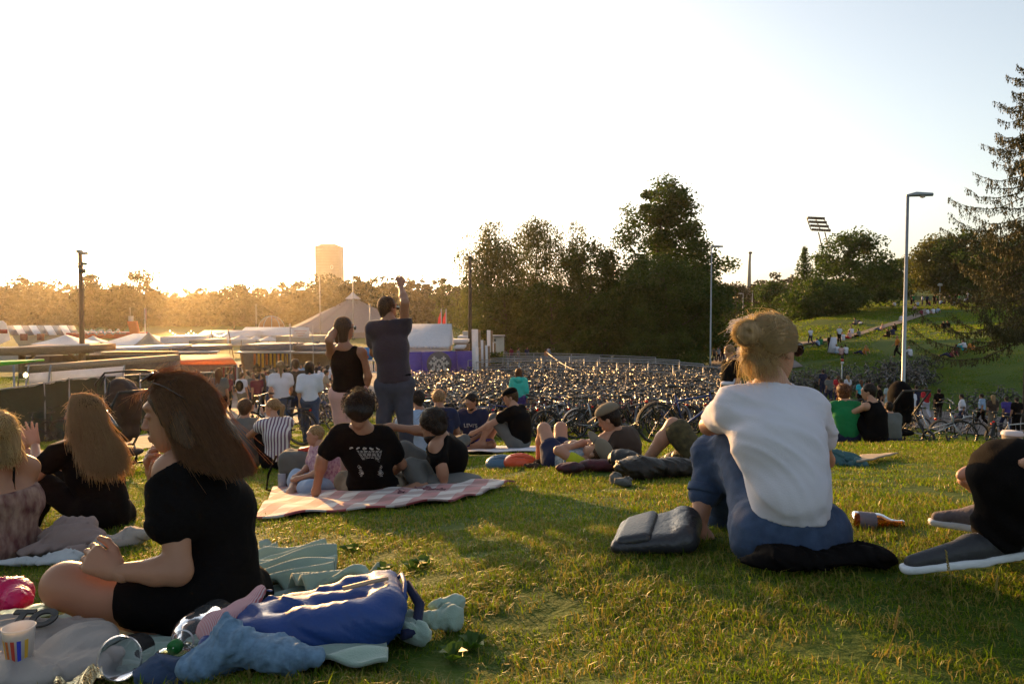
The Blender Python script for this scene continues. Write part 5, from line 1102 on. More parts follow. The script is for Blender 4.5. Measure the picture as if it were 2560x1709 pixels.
    r = thing('white_canopy', 320, 40, 'long white awning with scalloped front behind the timber beam', 'canopy'); o = np.array(r.location); m = MB(); hexp(m, o, 222, 420, 873, 880, 40, 3, Y2=866, Y3=872); m.obj('awning', T_WHITE, r); m = MB(); hexp(m, o, 224, 250, 879, 893, 40.2, .1); m.obj('flap', T_WHITE, r); m = MB(); hexp(m, o, 230, 416, 881, None, 41.5, 1.5); m.obj('wall', T_ROOF, r)
    r = thing('green_awning', 10, 28, 'bright green awning at the left edge', 'awning'); o = np.array(r.location); m = MB(); hexp(m, o, -80, 36, 910, 924, 28, 1.8, Y2=905, Y3=910); m.obj('cloth', T_LGREEN, r); MB().tube([P(34, 912, 28) - o, (P(34, 912, 28) - o) * np.array((1, 1, 0))], .04, 6).obj('post', M_STEEL, r)
    r = thing('white_banner', 190, 26, 'long white tarpaulin banner above the green fence', 'banner'); o = np.array(r.location)
    for a, b, ya, yb in ((72, 126, 933, 929), (129, 310, 929, 915)): m = MB(); hexp(m, o, a, b, ya, ya + 34, 27, .04, Y2=yb, Y3=yb + 30); m.obj('sheet', T_WHITE, r)
    for X in (72, 127, 311): MB().tube([P(X, 912, 27.05) - o, np.array((P(X, 912, 27.05)[0] - o[0], .1, -1.2))], .035, 5).obj('post', M_STEEL, r)
    r = thing('hanging_lamp', 64, 26, 'small lit bulb lamp beside the white banner', 'lamp'); o = np.array(r.location); MB().lathe([(.01, -.09), (.07, -.04), (.07, .03), (.01, .09)], P(64, 937, 26) - o, 8).obj('bulb', M_GLOW, r); MB().tube([P(64, 932, 26) - o, P(50, 932, 26.1) - o, P(45, 960, 26.1) - o, (P(45, 960, 26.1) - o) * np.array((1, 1, 0))], .02, 5).obj('arm', M_DKMET, r)
    # covered fence
    r = thing('covered_fence', 200, 24, 'construction fence covered with dark green cloth along the gravel path', 'fence'); o = np.array(r.location)
    seg = [(-330, 22.0, 1000), (-90, 23.2, 985), (110, 24.4, 958), (172, 25, 947), (262, 26.4, 941), (350, 28.5, 936), (470, 32, 932), (545, 36, 930)]
    for (Xa, da, Ya), (Xb, db, Yb) in zip(seg[:-1], seg[1:]):
        A, B = P(Xa, Ya, da), P(Xb, Yb, db); n = 9; t = np.linspace(0, 1, n); top = A[None] * (1 - t[:, None]) + B[None] * t[:, None]; top[1:-1, 2] -= .06 * rng.random(n - 2); bot = top.copy(); bot[:, 2] = GZ(top[:, 0], top[:, 1]) + .03
        rows = [top * (1 - w) + bot * w + np.array((0, 1, 0)) * rng.normal(0, .035, (n, 1)) for w in np.linspace(0, 1, 5)]; V = np.array(rows).reshape(-1, 3) - o
        Q = [(i * n + k, i * n + k + 1, (i + 1) * n + k + 1, (i + 1) * n + k) for i in range(4) for k in range(n - 1)]; MB().add(V, Q).obj('cloth_panel', T_GREEN, r, True)
        MB().tube([A - o, B - o], .025, 6).obj('top_rail', M_STEEL, r); MB().tube([A - o + (0, 0, .05), np.array((A[0], A[1], gz(A[0], A[1]) - .1)) - o], .028, 6).obj('post', M_STEEL, r)
    # stalls
    pxbox('beige_hall', 690, 838, 841, 866, 82, 6, T_BEIGE, 'beige flat-roofed hall behind the stalls', 'hall')
    for X0, X1, Yt, Yb, d, lb in ((430, 520, 868, 880, 52, 'dark roofed market stall with the orange awning below'), (600, 712, 863, 880, 50, 'dark roofed market stall with yellow lit interior'), (726, 842, 864, 881, 52, 'dark roofed market stall left of the standing woman')):
        r = thing('market_stall', (X0 + X1) / 2, d, lb, 'stall', 'dark roofed market stalls on the plaza'); o = np.array(r.location)
        m = MB(); hexp(m, o, X0, X1, Yt, Yb, d, 4.5); m.obj('roof', T_GREY, r); m = MB(); hexp(m, o, X0 - 14, X1 + 6, Yb, Yb + 3, d - 1.6, 1.7); m.obj('awning', M_STEEL, r); m = MB(); hexp(m, o, X0 + 2, X1 - 2, Yb + 1, None, d + 2.6, 1.8); m.obj('back_wall', T_ROOF, r); m = MB(); hexp(m, o, X0 + 2, X1 - 2, 925, None, d + .2, .5); m.obj('counter', M_WOOD, r)
        for X in (X0 + 1, X1 - 1): m = MB(); hexp(m, o, X - 2, X + 2, Yb + 1, None, d + .1, .2); m.obj('post', M_WOOD, r)
    r = bpy.data.objects['market_stall.001']; o = np.array(r.location)
    for k in range(9): X = 634 + k * 10; m = MB(); hexp(m, o, X, X + 5, 884, 912 + 3 * (k % 3), 52.4, .05); m.obj('lit_stall_goods', T_YEL if k % 3 else T_OR, r)  # yellow and orange strips put the stall's lit interior into colour
    r = thing('orange_awning', 515, 44, 'sloping orange awning over the clothing stall', 'awning'); o = np.array(r.location); a, b, c, e = P(438, 909, 43), P(592, 909, 43), P(572, 885, 45.5), P(452, 887, 45.5); m = MB(); pts = [x - o for x in (a, b, c, e)]; m.add(pts + [p - np.array((0, 0, .06)) for p in pts], [(0, 1, 2, 3), (7, 6, 5, 4), (0, 4, 5, 1), (1, 5, 6, 2), (2, 6, 7, 3), (3, 7, 4, 0)]); m.obj('cloth', T_OR, r)
    for q in (a, b): MB().tube([q - o, (q - o) * np.array((1, 1, 0))], .04, 5).obj('post', M_STEEL, r)
    m = MB(); hexp(m, o, 455, 575, 912, None, 46, 1); m.obj('wall', T_ROOF, r)
    for k in range(10): X = 552 + k * 5; m = MB(); hexp(m, o, X, X + 3.2, 918, 950 + 3 * (k % 2), 44, .3); m.obj('hanging_clothes', [C_DBROWN, C_MAROON, C_GREY][k % 3], r)
    # sign board, poster rack
    r = thing('sign_board', 751, 46, 'white sign board on a thin pole above the stalls', 'sign'); o = np.array(r.location); m = MB(); hexp(m, o, 731, 772, 818, 845, 46, .08); m.obj('board', T_WHITE, r); MB().tube([P(725, 808, 46.1) - o, (P(725, 808, 46.1) - o) * np.array((1, 1, 0))], .04, 6).obj('pole', M_STEEL, r); MB().tube([P(782, 812, 46.1) - o, (P(782, 812, 46.1) - o) * np.array((1, 1, 0))], .03, 6).obj('pole', M_STEEL, r); MB().tube([P(725, 819, 46.1) - o, P(772, 819, 46.1) - o], .03, 6).obj('bracket', M_STEEL, r)
    for k, (a, b) in enumerate(((736, 767), (740, 762), (744, 758))): m = MB(); hexp(m, o, a, b, 826 + k * 6, 827.6 + k * 6, 45.97, .02); m.obj('printed_line', C_PINK, r)
    for X, Y, lb in ((738, 860, 'pigeon perched on the stall roof, left one'), (794, 856, 'pigeon perched on the stall roof, right one')):
        a = P(X, Y, 51.8); solid('pigeon', [ell((0, 0, .0), (.16, .08, .08)), ell((.14, 0, .09), (.05, .045, .05)), cap((.1, 0, .03), (.14, 0, .08), .05, .04), cap((-.1, 0, .0), (-.28, 0, -.03), .05, .02), cap((0, -.02, -.06), (0, -.02, -.16), .01), cap((0, .03, -.06), (0, .03, -.16), .01)], .022, T_GREY, loc=a, label=lb, cat='bird', group='pigeons on the stall roof')
    r = thing('poster_rack', 930, 26, 'rack with blue poster and white shelves between the standing couple', 'rack'); o = np.array(r.location)
    m = MB(); hexp(m, o, 906, 931, 868, 900, 26, .05); m.obj('blue_poster', T_BLUE, r); m = MB(); hexp(m, o, 911, 921, 889, 896, 25.97, .02); m.obj('red_patch', T_RED, r)
    for k in range(7): X = 908 + k * 6; m = MB(); hexp(m, o, X, X + 3, 903, 928, 26 + .1 * (k % 2), .05); m.obj('hanging_cloth', [T_WHITE, T_GREY, C_PINK][k % 3], r)
    for Y in (901, 930): m = MB(); m.tube([P(902, Y, 26) - o, P(950, Y, 26) - o], .025, 5); m.obj('rail', T_WHITE, r)
    for X in (902, 950): m = MB(); m.tube([P(X, 866, 26) - o, (P(X, 866, 26) - o) * np.array((1, 1, 0))], .03, 5); m.obj('post', T_WHITE, r)
    # purple hoarding + white tent + round emblem
    r = thing('purple_hoarding', 1100, 50, 'purple hoarding wall with round dark emblem disc', 'hoarding'); o = np.array(r.location)
    for k in range(4): X = 1010 + k * 44; m = MB(); hexp(m, o, X, X + 43.4, 880 - k * .8, None, 50 - .1 * (k % 2), .12, Y2=879 - k * .8); m.obj('panel', T_PUR, r)
    c = P(1098, 909, 49.6) - o; R = 31 * 49.6 / F; m = MB(); m.lathe([(.001, 0), (R, 0), (R, .12), (.001, .12)], c, 32, rotm('X', math.pi / 2)); m.obj('emblem_disc', M('disc_grey', (.09, .09, .10), .7), r); m = MB(); u = R * 2 / 15
    pat = ["...X.....X...", "..XXX...XXX..", "...X.XXX.X...", ".X..XX.XX..X.", "XXXXX...XXXXX", ".X.XX.X.XX.X.", "...X.XXX.X...", "..XX..X..XX..", ".XXX.XXX.XXX.", "..X..X.X..X.."]
    for i, row in enumerate(pat):
        for k, ch in enumerate(row):
            if ch == 'X': m.box(c + np.array(((k - 6) * u * .95, -.16, (4.5 - i) * u * .95)), (u * .93, .05, u * .93))
    m.obj('pixel_emblem', M('emblem_white', (.5, .48, .46), .7), r)
    r = gable('white_tent', 1012, 1122, 866, 811, 54, 5, T_WHITE, T_WHITE, 'white gabled marquee behind the purple hoarding', along='x', Yb=884); o = np.array(r.location)
    m = MB(); n = 14
    for k in range(n): X = 1012 + 110 * k / n; m.lathe([(.001, 0), (110 / n / 2 * 54 / F * 1.02, 0), (110 / n / 2 * 54 / F * 1.02, .05), (.001, .05)], P(X + 110 / n / 2, 867, 53.9) - o, 10, rotm('X', math.pi / 2))
    m.obj('scalloped_valance', T_WHITE, r)
    for X, lb in ((1094, 'left red pennant flag behind the white marquee'), (1106, 'right red pennant flag behind the white marquee')):
        r = thing('pennant', X, 62, lb, 'flag', 'red pennant flags behind the marquee'); o = np.array(r.location); MB().tube([P(X + 9, 772, 62) - o, (P(X + 9, 772, 62) - o) * np.array((1, 1, 0))], .04, 5).obj('pole', T_WHITE, r)
        q = [P(X + 9, 775, 62), P(X + 9, 812, 62), P(X, 812, 62.1), P(X + 2, 795, 62.2)]; m = MB(); m.add([p - o for p in q] + [p - o + np.array((0, .04, 0)) for p in q], [(0, 1, 2, 3), (7, 6, 5, 4), (0, 4, 5, 1), (1, 5, 6, 2), (2, 6, 7, 3), (3, 7, 4, 0)]); m.obj('flag', M('pennant_red', (.75, .12, .10), .6, transl=.4), r)
    for i, (X0, X1, Yt, d) in enumerate(((1179, 1195, 823, 48), (1188, 1196, 868, 44), (1199, 1208, 850, 52), (1213, 1219, 863, 50), (1217, 1226, 825, 56), (1229, 1234, 856, 60))):
        r = thing('standing_panel', (X0 + X1) / 2, d, ['tallest white standing panel, leftmost of the row', 'short white standing panel in front of the tallest one', 'white standing panel with bent top, third of the row', 'narrow white standing panel between two taller ones', 'tall narrow white standing panel right of the middle', 'last low standing panel next to the plastered hut'][i], 'panel', 'white standing panels right of the hoarding'); o = np.array(r.location)
        m = MB(); hexp(m, o, X0, X1, Yt, None, d, .12); m.obj('board', T_WHITE, r); m = MB(); hexp(m, o, X1 + .3, X1 + 5, Yt + 3, None, d + .05, .9); m.obj('brace', M_WOOD, r)
    r = thing('plastered_hut', 1240, 66, 'small whitewashed brick hut under the willow', 'hut'); o = np.array(r.location); m = MB(); hexp(m, o, 1226, 1260, 841, None, 66, 2); m.obj('wall', T_PLAST, r); m = MB(); hexp(m, o, 1224, 1262, 839, 841, 65.8, 2.4); m.obj('roof', M_STEEL, r); m = MB(); hexp(m, o, 1235, 1239, 847, 853, 65.95, .03); m.obj('window', T_BLK, r)
    for k, (a, b, y0, y1, d, mt, lb, ct) in enumerate(((1144, 1175, 840, 846, 70, T_WHITE, 'white low table roof left of the tallest standing panel', 'canopy'), (1156, 1176, 828, 843, 72, T_PLAST, 'pale crate-like cabinet behind the standing panels', 'cabinet'), (1122, 1168, 850, 858, 58, T_WHITE, 'upper white sheet roof right of the marquee', 'awning'), (1134, 1160, 866, 872, 54, T_WHITE, 'lower white sheet roof right of the marquee', 'awning'))):
        pxbox('stall_part', a, b, y0, y1, d, 3 if y1 - y0 < 10 else 1.2, mt, lb, ct)
    pxbox('wooden_crate_wall', 1138, 1172, 860, 885, 57, 1.5, M_WOOD, 'brown wooden counter behind the purple hoarding', 'counter')
    d = 66; r = thing('utility_pole', 1175, d, 'tall dark utility pole in front of the leftmost willow', 'pole'); o = np.array(r.location); MB().tube([(0, 0, -.3), P(1175, 640, d) - o], [.2, .13], 8).obj('pole', BARK, r)
    pxbox('white_van', 1418, 1440, 828, 848, 100, 4, T_WHITE, 'white van half hidden behind the trees in the middle', 'van')
    r = thing('low_wall', 1450, 80, 'low dark green bank wall behind the bike racks', 'wall'); o = np.array(r.location); m = MB(); hexp(m, o, 1388, 1530, 857, None, 80, .6); m.obj('wall', T_GREEN, r); m = MB(); hexp(m, o, 1386, 1532, 855, 857, 79.9, .8); m.obj('coping', T_ROOF, r)
    # feather flag at the left edge
    r = thing('feather_flag', 12, 58, 'white and red feather flag at the left edge', 'flag'); o = np.array(r.location); q = [P(-6, 862, 58), P(-4, 803, 58), (P(6, 801, 58)), P(15, 808, 58), P(21, 830, 58), P(25, 850, 58)]; m = MB(); v = [p - o for p in q]; m.add(v + [p + np.array((0, .05, 0)) for p in v], [(0, 5, 2, 1), (6, 7, 8, 11)], [(2, 5, 3), (3, 5, 4), (8, 9, 11), (9, 10, 11)]); m.obj('flag', T_WHITE, r); m = MB(); hexp(m, o, -2, 18, 823, 833, 57.96, .03); m.obj('flag_stripe', T_RED, r); MB().tube([P(-6, 800, 58.1) - o, (P(-6, 862, 58.1) - o) * np.array((1, 1, 0))], .04, 6).obj('pole', M_STEEL, r)
    # car on the road
    d = 108; r = thing('parked_car', 1803, d, 'blue car with lit headlight at the far end of the road', 'car'); r.rotation_euler = (0, 0, 0)
    m = MB(); m.hexa([(-.85, 0, .3), (.85, 0, .3), (.85, 4.2, .3), (-.85, 4.2, .3), (-.82, .05, .85), (.82, .05, .85), (.82, 4.1, .95), (-.82, 4.1, .95)]); m.obj('body', M('car_blue', (.02, .05, .2), .25, .4, bump=0), r); m = MB(); m.hexa([(-.78, 1, .88), (.78, 1, .88), (.78, 3.8, .95), (-.78, 3.8, .95), (-.62, 1.6, 1.42), (.62, 1.6, 1.42), (.62, 3.3, 1.42), (-.62, 3.3, 1.42)]); m.obj('cabin', M_LENS, r)
    for x in (-.6, .6): m = MB(); m.lathe([(.001, 0), (.13, .02), (.13, .05)], (x, -.01, .62), 10, rotm('X', math.pi / 2)); m.obj('headlight', M_GLOW, r)
    for x in (-.78, .78):
        for y in (.8, 3.4): m = MB(); m.lathe([(.001, -.1), (.32, -.1), (.32, .1), (.001, .1)], (x, y, .32), 14, rotm('Y', math.pi / 2)); m.obj('wheel', M_SHOE, r)
    # sign post on the slope
    d = 44; r = thing('sign_post', 2107, d, 'thin sign post with small stacked plates among the bicycles on the right', 'sign'); o = np.array(r.location); MB().tube([(0, 0, -.2), P(2106, 888, d) - o], .04, 8).obj('post', M_STEEL, r)
    for Y0, Y1, mt in ((888, 896, T_BLK), (897, 903, T_RED), (904, 909, T_WHITE)): m = MB(); hexp(m, o, 2103, 2110, Y0, Y1, d - .05, .04); m.obj('plate', mt, r)
# ------------------------------------------------------------------ bicycles
M_RUB = M('tyre_rubber', (.02, .02, .02), .8, bump=0); M_CHR = M('chrome', (.17, .155, .145), .25, 1., var=.05, bump=0); M_SAD = M('saddle_black', (.02, .018, .016), .55, bump=0); M_REFL = M('tail_light_red', (.7, .02, .015), .25, var=0, bump=0, transl=.4); M_REFO = M('reflector_orange', (.9, .3, .02), .25, var=0, bump=0, transl=.5)
BP = [M('bike_paint_%s' % n, c, .25, .3, var=.05, bump=0, spec=.7) for n, c in (('black', (.02, .02, .022)), ('silver', (.35, .36, .38)), ('dark_blue', (.015, .03, .12)), ('maroon', (.14, .015, .02)), ('green', (.02, .09, .05)), ('grey', (.10, .10, .11)), ('white', (.6, .6, .6)))]
def bike_parts(style=0, fine=True, seed=0):
    g = np.random.default_rng(seed); n1 = 6 if fine else 4; nw = 26 if fine else 14
    r = .34; xr, xf = -.53, .56; parts = {}
    def circ(cx, rad_, n, y=0): return [(cx + math.cos(t) * rad_, y, r + math.sin(t) * rad_) for t in np.linspace(0, 2 * math.pi, n + 1)[:-1]]
    for nm, cx in (('rear_wheel', xr), ('front_wheel', xf)):
        m = MB(); m.m = 0; m.tube(circ(cx, r - .018, nw), .019 if fine else .021, 5 if fine else 4, True); m.m = 1; m.tube(circ(cx, r - .042, nw), .009, 4 if fine else 3, True)
        if fine:
            for k in range(18): a = 2 * math.pi * k / 18; s = .03 * (-1) ** k; m.tube([(cx, s, r), (cx + math.cos(a) * (r - .045), 0, r + math.sin(a) * (r - .045))], .0022, 3, caps=False)
        else:
            for k in range(6): a = 2 * math.pi * k / 6 + g.uniform(0, 1); m.tube([(cx, 0, r), (cx + math.cos(a) * (r - .045), 0, r + math.sin(a) * (r - .045))], .003, 3, caps=False)
        m.tube([(cx, -.05, r), (cx, .05, r)], .02, n1); parts[nm] = (m, [M_RUB, M_CHR])
    bb = np.array((-.08, 0, .28)); seat = np.array((-.24, 0, .80)); hd0 = np.array((.40, 0, .62)); hd1 = np.array((.36, 0, .82)); dp = np.array((xr, 0, r)); fk = np.array((xf, 0, r))
    m = MB(); R = .019 if style < 2 else .022
    if style == 1: m.tube([bb + (.02, 0, .02), hd0 + (-.02, 0, -.06)], R, n1); m.tube([bb + (0, 0, .16), hd0], R * .9, n1)      # low step-through
    else: m.tube([bb, hd0], R * 1.1, n1); m.tube([seat - (0, 0, .1) + (.02, 0, 0), hd1 - (0, 0, .03)], R, n1)
    m.tube([bb, seat], R, n1); m.tube([hd0 - (-.01, 0, .02), hd1 + (0, 0, .03)], R * 1.15, n1)
    for s in (-1, 1): m.tube([bb + (0, .02 * s, 0), dp + (0, .055 * s, 0), seat - (-.02, 0, .12)], .010, n1 - 1); m.tube([hd0 + (.01, .03 * s, -.03), hd0 + (.05, .05 * s, -.12), fk + (0, .05 * s, 0)], .013, n1)
    parts['frame'] = (m, None)
    m = MB(); hz = .98 + (.06 if style == 1 else 0); m.tube([hd1, (hd1[0] - .01, 0, hz)], .014, n1)
    if style == 0: hb = [(hd1[0] - .16, -.29, hz + .02), (hd1[0] - .04, -.24, hz + .03), (hd1[0] + .05, -.08, hz), (hd1[0] + .05, .08, hz), (hd1[0] - .04, .24, hz + .03), (hd1[0] - .16, .29, hz + .02)]
    elif style == 1: hb = [(hd1[0] - .26, -.25, hz + .06), (hd1[0] - .10, -.26, hz + .10), (hd1[0] + .05, -.10, hz + .02), (hd1[0] + .05, .10, hz + .02), (hd1[0] - .10, .26, hz + .10), (hd1[0] - .26, .25, hz + .06)]
    else: hb = [(hd1[0] - .04, -.30, hz), (hd1[0] + .03, -.1, hz - .01), (hd1[0] + .03, .1, hz - .01), (hd1[0] - .04, .30, hz)]
    m.tube(hb, .012, n1)
    parts['handlebar'] = (m, [M_CHR])
    for e in (0, -1): m = MB(); a = np.array(hb[e], float); b = np.array(hb[1 if e == 0 else -2], float); m.tube([a, a + unit(b - a) * .11], .019, n1); parts['grip|%d' % e] = (m, [M_SAD])
    m = MB(); m.tube([seat - (-.03, 0, .08), seat + (-.02, 0, .13)], .013, n1); s0 = seat + (-.02, 0, .14); m.tube([s0 + (-.13, 0, .01), s0 + (-.06, 0, .012), s0 + (.03, 0, .0), s0 + (.14, 0, -.005)], [.055, .075, .038, .018], 7 if fine else 5); V = m.V[-1]; V[:, 2] = s0[2] + (V[:, 2] - s0[2]) * .45; parts['saddle'] = (m, [M_SAD])
    for cx, a0, a1 in ((xr, .15 * math.pi, 1.02 * math.pi), (xf, .1 * math.pi, .85 * math.pi)):
        m = MB()
        th = np.linspace(a0, a1, 12 if fine else 7); o = [(cx + math.cos(t) * (r + .022), r + math.sin(t) * (r + .022)) for t in th]; k = len(o)
        V = [(x, y, z) for x, z in o for y in (-.026, .026)]; m.add(V, [(2 * i, 2 * i + 1, 2 * i + 3, 2 * i + 2) for i in range(k - 1)]); parts['mudguard|%d' % (cx > 0)] = (m, [M_CHR if seed % 3 == 1 else M_RUB])
    m = MB(); m.tube([bb + (0, .06, 0) + np.array((math.cos(t) * .09, 0, math.sin(t) * .09)) for t in np.linspace(0, 6.28, 15)[:-1]], .006, 4, True); m.tube([bb + (0, -.08, 0), bb + (0, .08, 0)], .02, 5)
    for s, a in ((1, g.uniform(0, 6.28)), (-1, 0)):
        a = a if s > 0 else a + math.pi; q = bb + (0, .09 * s, 0); e = q + np.array((math.cos(a) * .17, 0, math.sin(a) * .17)); m.tube([q, e], .01, 4); m.box(e + (0, .05 * s, 0), (.09, .09, .025))
    m.tube([bb + (0, .06, .09), dp + (0, .06, .03)], .005, 3); m.tube([bb + (0, .06, -.09), dp + (0, .06, -.03)], .005, 3)
    parts['crankset'] = (m, [M_CHR])
    m = MB(); m.lathe([(.001, 0), (.035, .01), (.04, .05), (.01, .08)], hd1 + (.08, 0, .03), 8, rotm('Y', -math.pi / 2)); parts['front_light'] = (m, [M_CHR]); m = MB(); m.box((xr - .2, 0, .70), (.03, .05, .035)) if fine or seed == 2 else m.box((xr, 0, .3), (.01, .01, .01)); parts['tail_light'] = (m, [M_REFL])
    if style < 2:
        m = MB()
        for y in (-.07, 0, .07): m.tube([(xr - .2, y, .735), (-.27, y, .735)], .006, 4)
        for x in (xr - .2, xr, -.3): m.tube([(x, -.07, .735), (x, .07, .735)], .006, 4)
        for s in (-1, 1): m.tube([(xr - .05, .07 * s, .735), (xr, .06 * s, r)], .006, 4)
        parts['luggage_rack'] = (m, [M_CHR])
    return parts
def add_basket(parts, front=True):
    m = MB(); x0 = .50 if front else -.70; z0 = .72
    for lv, e in ((0, 0), (.08, .01), (.16, .025), (.24, .04)):
        m.tube([(x0 - e, -.15 - e, z0 + lv), (x0 + .27 + e, -.15 - e, z0 + lv), (x0 + .27 + e, .15 + e, z0 + lv), (x0 - e, .15 + e, z0 + lv)], .004, 3, True)
    for k in range(16):
        t = k / 16 * 4; s = t % 1; c = [(0, -.15), (.27, -.15), (.27, .15), (0, .15)]; a, b = np.array(c[int(t)]), np.array(c[(int(t) + 1) % 4]); p = a * (1 - s) + b * s; q = (p - (.135, 0)) * 1.26 + (.135, 0)
        m.tube([(x0 + p[0], p[1], z0), (x0 + q[0], q[1], z0 + .24)], .003, 3, caps=False)
    parts['basket'] = (m, [M_CHR])
_bm = {}
def bike_near(style, paint, basket=0):
    """parts as separate meshes, shared between copies"""
    k = (style, basket)
    if k not in _bm:
        p = bike_parts(style, True, style * 3 + basket)
        if basket: add_basket(p, basket == 1)
        _bm[k] = {n: (m.mesh(n.split('|')[0], ms or [BP[0]], True), ms is None) for n, (m, ms) in p.items()}
    return _bm[k]
def bike_mid(style, seed, pi):
    k = ('mid', style, seed, pi)
    if k not in _bm:
        p = bike_parts(style, False, seed); M_all = [M_RUB, M_CHR, BP[pi], M_SAD, M_REFL]; mb = MB()
        if seed % 3 == 0: add_basket(p, seed % 2 == 0)
        for n, (m, ms) in p.items():
            V, Fs, mi = m.arr(); o = 0
            for f in Fs:
                mm = mi[o:o + len(f)]; o += len(f)
                for u in np.unique(mm):
                    mat = (ms[u] if ms else BP[pi]); mb.m = M_all.index(mat) if mat in M_all else 0
                    ff = f[mm == u]; kw = {'Q': ff} if ff.shape[1] == 4 else {'T': ff}
                    (mb.Q if 'Q' in kw else mb.T).append(ff + mb.n); (mb.qm if 'Q' in kw else mb.tm).append(np.full(len(ff), mb.m))
            mb.V.append(V); mb.n += len(V)
        _bm[k] = (mb.mesh('bicycle', M_all, True), mb)
    return _bm[k]
def place_bike(x, y, yaw, style, paint, basket, label, group, lean=0., near=True, name='bicycle', loc=None, rot=None):
    z = gz(x, y); c, s = math.cos(yaw), math.sin(yaw); zf = gz(x + c * .55, y + s * .55); zr = gz(x - c * .55, y - s * .55); pit = -math.atan2(zf - zr, 1.1)
    R = Matrix.Rotation(yaw, 3, 'Z') @ Matrix.Rotation(pit, 3, 'Y') @ Matrix.Rotation(lean, 3, 'X') if rot is None else rot
    l = (x, y, (zf + zr) / 2) if loc is None else loc
    if near:
        o = empty(name, l, 0, label, 'bicycle', group); o.rotation_euler = R.to_euler()
        for n, (me, isf) in bike_near(style, paint, basket).items():
            c_ = bpy.data.objects.new(n.split('|')[0], me); COL.objects.link(c_); c_.parent = o
            if isf: c_.material_slots[0].link = 'OBJECT'; c_.material_slots[0].material = BP[paint]
    else:
        o = bpy.data.objects.new(name, bike_mid(style, basket, paint)[0]); COL.objects.link(o); o.location = l; o.rotation_euler = R.to_euler(); tag(o, label, 'bicycle', group)
    return o
PN = ['black', 'silver', 'dark blue', 'maroon', 'green', 'grey', 'white']
def bike_field():
    g = np.random.default_rng(11); rows = []; cand = []
    def xr(d):  # pixel range of the parked rows
        return np.interp(d, [17, 22, 35, 50, 68], [1185, 1150, 1120, 1165, 1175]), np.interp(d, [17, 22, 30, 45, 68], [1960, 1900, 1880, 1800, 1640])
    d = 18.0
    while d < 70:
        a, b = xr(d); x = (a - 1280) / F * d; x1 = (b - 1280) / F * d
        while x < x1:
            xx = x + g.normal(0, .1); dd = d + g.normal(0, .18)
            if not (1262 < 1280 + xx / dd * F < 1345 and dd < 21.5): cand.append((dd, xx, rad(g.choice([90, 62, 118, 35, 145, 270, 250, 300])) + g.normal(0, .14)))
            x += g.uniform(.36, .62)
        d += g.uniform(1.25, 1.6) * (1 if d < 40 else 1.9)
    # left cluster before the purple hoarding, dense cluster below the hill, left of the couple
    def blob(X0, X1, d0, d1, n):
        for _ in range(n):
            dd = math.sqrt(g.uniform(d0 ** 2, d1 ** 2)); X = g.uniform(X0, X1); cand.append((dd, (X - 1280) / F * dd, g.uniform(0, 6.28)))
    blob(975, 1120, 21, 46, 75); blob(985, 1170, 27, 44, 26); blob(1975, 2330, 47, 56, 90); blob(2060, 2300, 24, 32, 14); blob(770, 850, 20, 30, 14); blob(2340, 2540, 41, 46, 10); blob(1740, 1800, 50, 60, 16)
    cand.sort(); ind = 0; st = MB(); hero = []
    rest = []
    for i, (dd, x, yaw) in enumerate(cand):
        style = int(g.choice([0, 1, 2])); p = int(g.choice([0, 0, 0, 1, 2, 3, 4, 5, 5])); X = 1280 + x / dd * F
        if ind < 272:
            near = ind < 34; grp = 'bicycles parked in rows on the meadow' if 1140 < X < 1970 else ('bicycles parked below the hill on the right' if X > 1970 else 'bicycles crowded before the purple hoarding')
            lb = {'bicycles parked in rows on the meadow': '%s bicycle packed among the rows on the meadow', 'bicycles parked below the hill on the right': '%s bicycle in the dense cluster below the grassy hill', 'bicycles crowded before the purple hoarding': '%s bicycle in the crowded cluster before the purple hoarding'}[grp] % PN[p]
            if grp[-6:] == 'meadow': lb = '%s bicycle in the %s, %s' % (PN[p], ['front rows', 'middle rows', 'far rows'][min(2, int((dd - 18) / 7))], ['near the teal-topped woman', 'left of the grey-capped man', 'behind the grey-capped man', 'near the woman in white'][int(np.clip((X - 1150) / 190, 0, 3))])
            place_bike(x, dd, yaw, style, p, int(g.choice([0, 0, 1, 2])) if near else int(g.integers(0, 4)), lb, grp + ', ' + PN[p], lean=g.normal(0, .09), near=near); ind += 1
        else: rest.append((dd, x, yaw, style, p))
    # past 300: one object
    V = []; Q = []; T = []; qm = []; tm = []; n = 0; mats = [M_RUB, M_CHR, BP[0], M_SAD, M_REFL]
    for dd, x, yaw, style, p in rest:
        mb = bike_mid(style, 1, 0)[1]; v, fs, mi = mb.arr(); v = v @ rz(yaw).T + np.array((x, dd, gz(x, dd))); V.append(v); o = 0
        for f in fs:
            (Q if f.shape[1] == 4 else T).append(f + n); (qm if f.shape[1] == 4 else tm).append(mi[o:o + len(f)]); o += len(f)
        n += len(v)
    if V: link('bicycles', mesh_np('bicycles', np.vstack(V), [np.vstack(Q), np.vstack(T)], mats, False, np.concatenate(qm + tm)), kind='stuff')
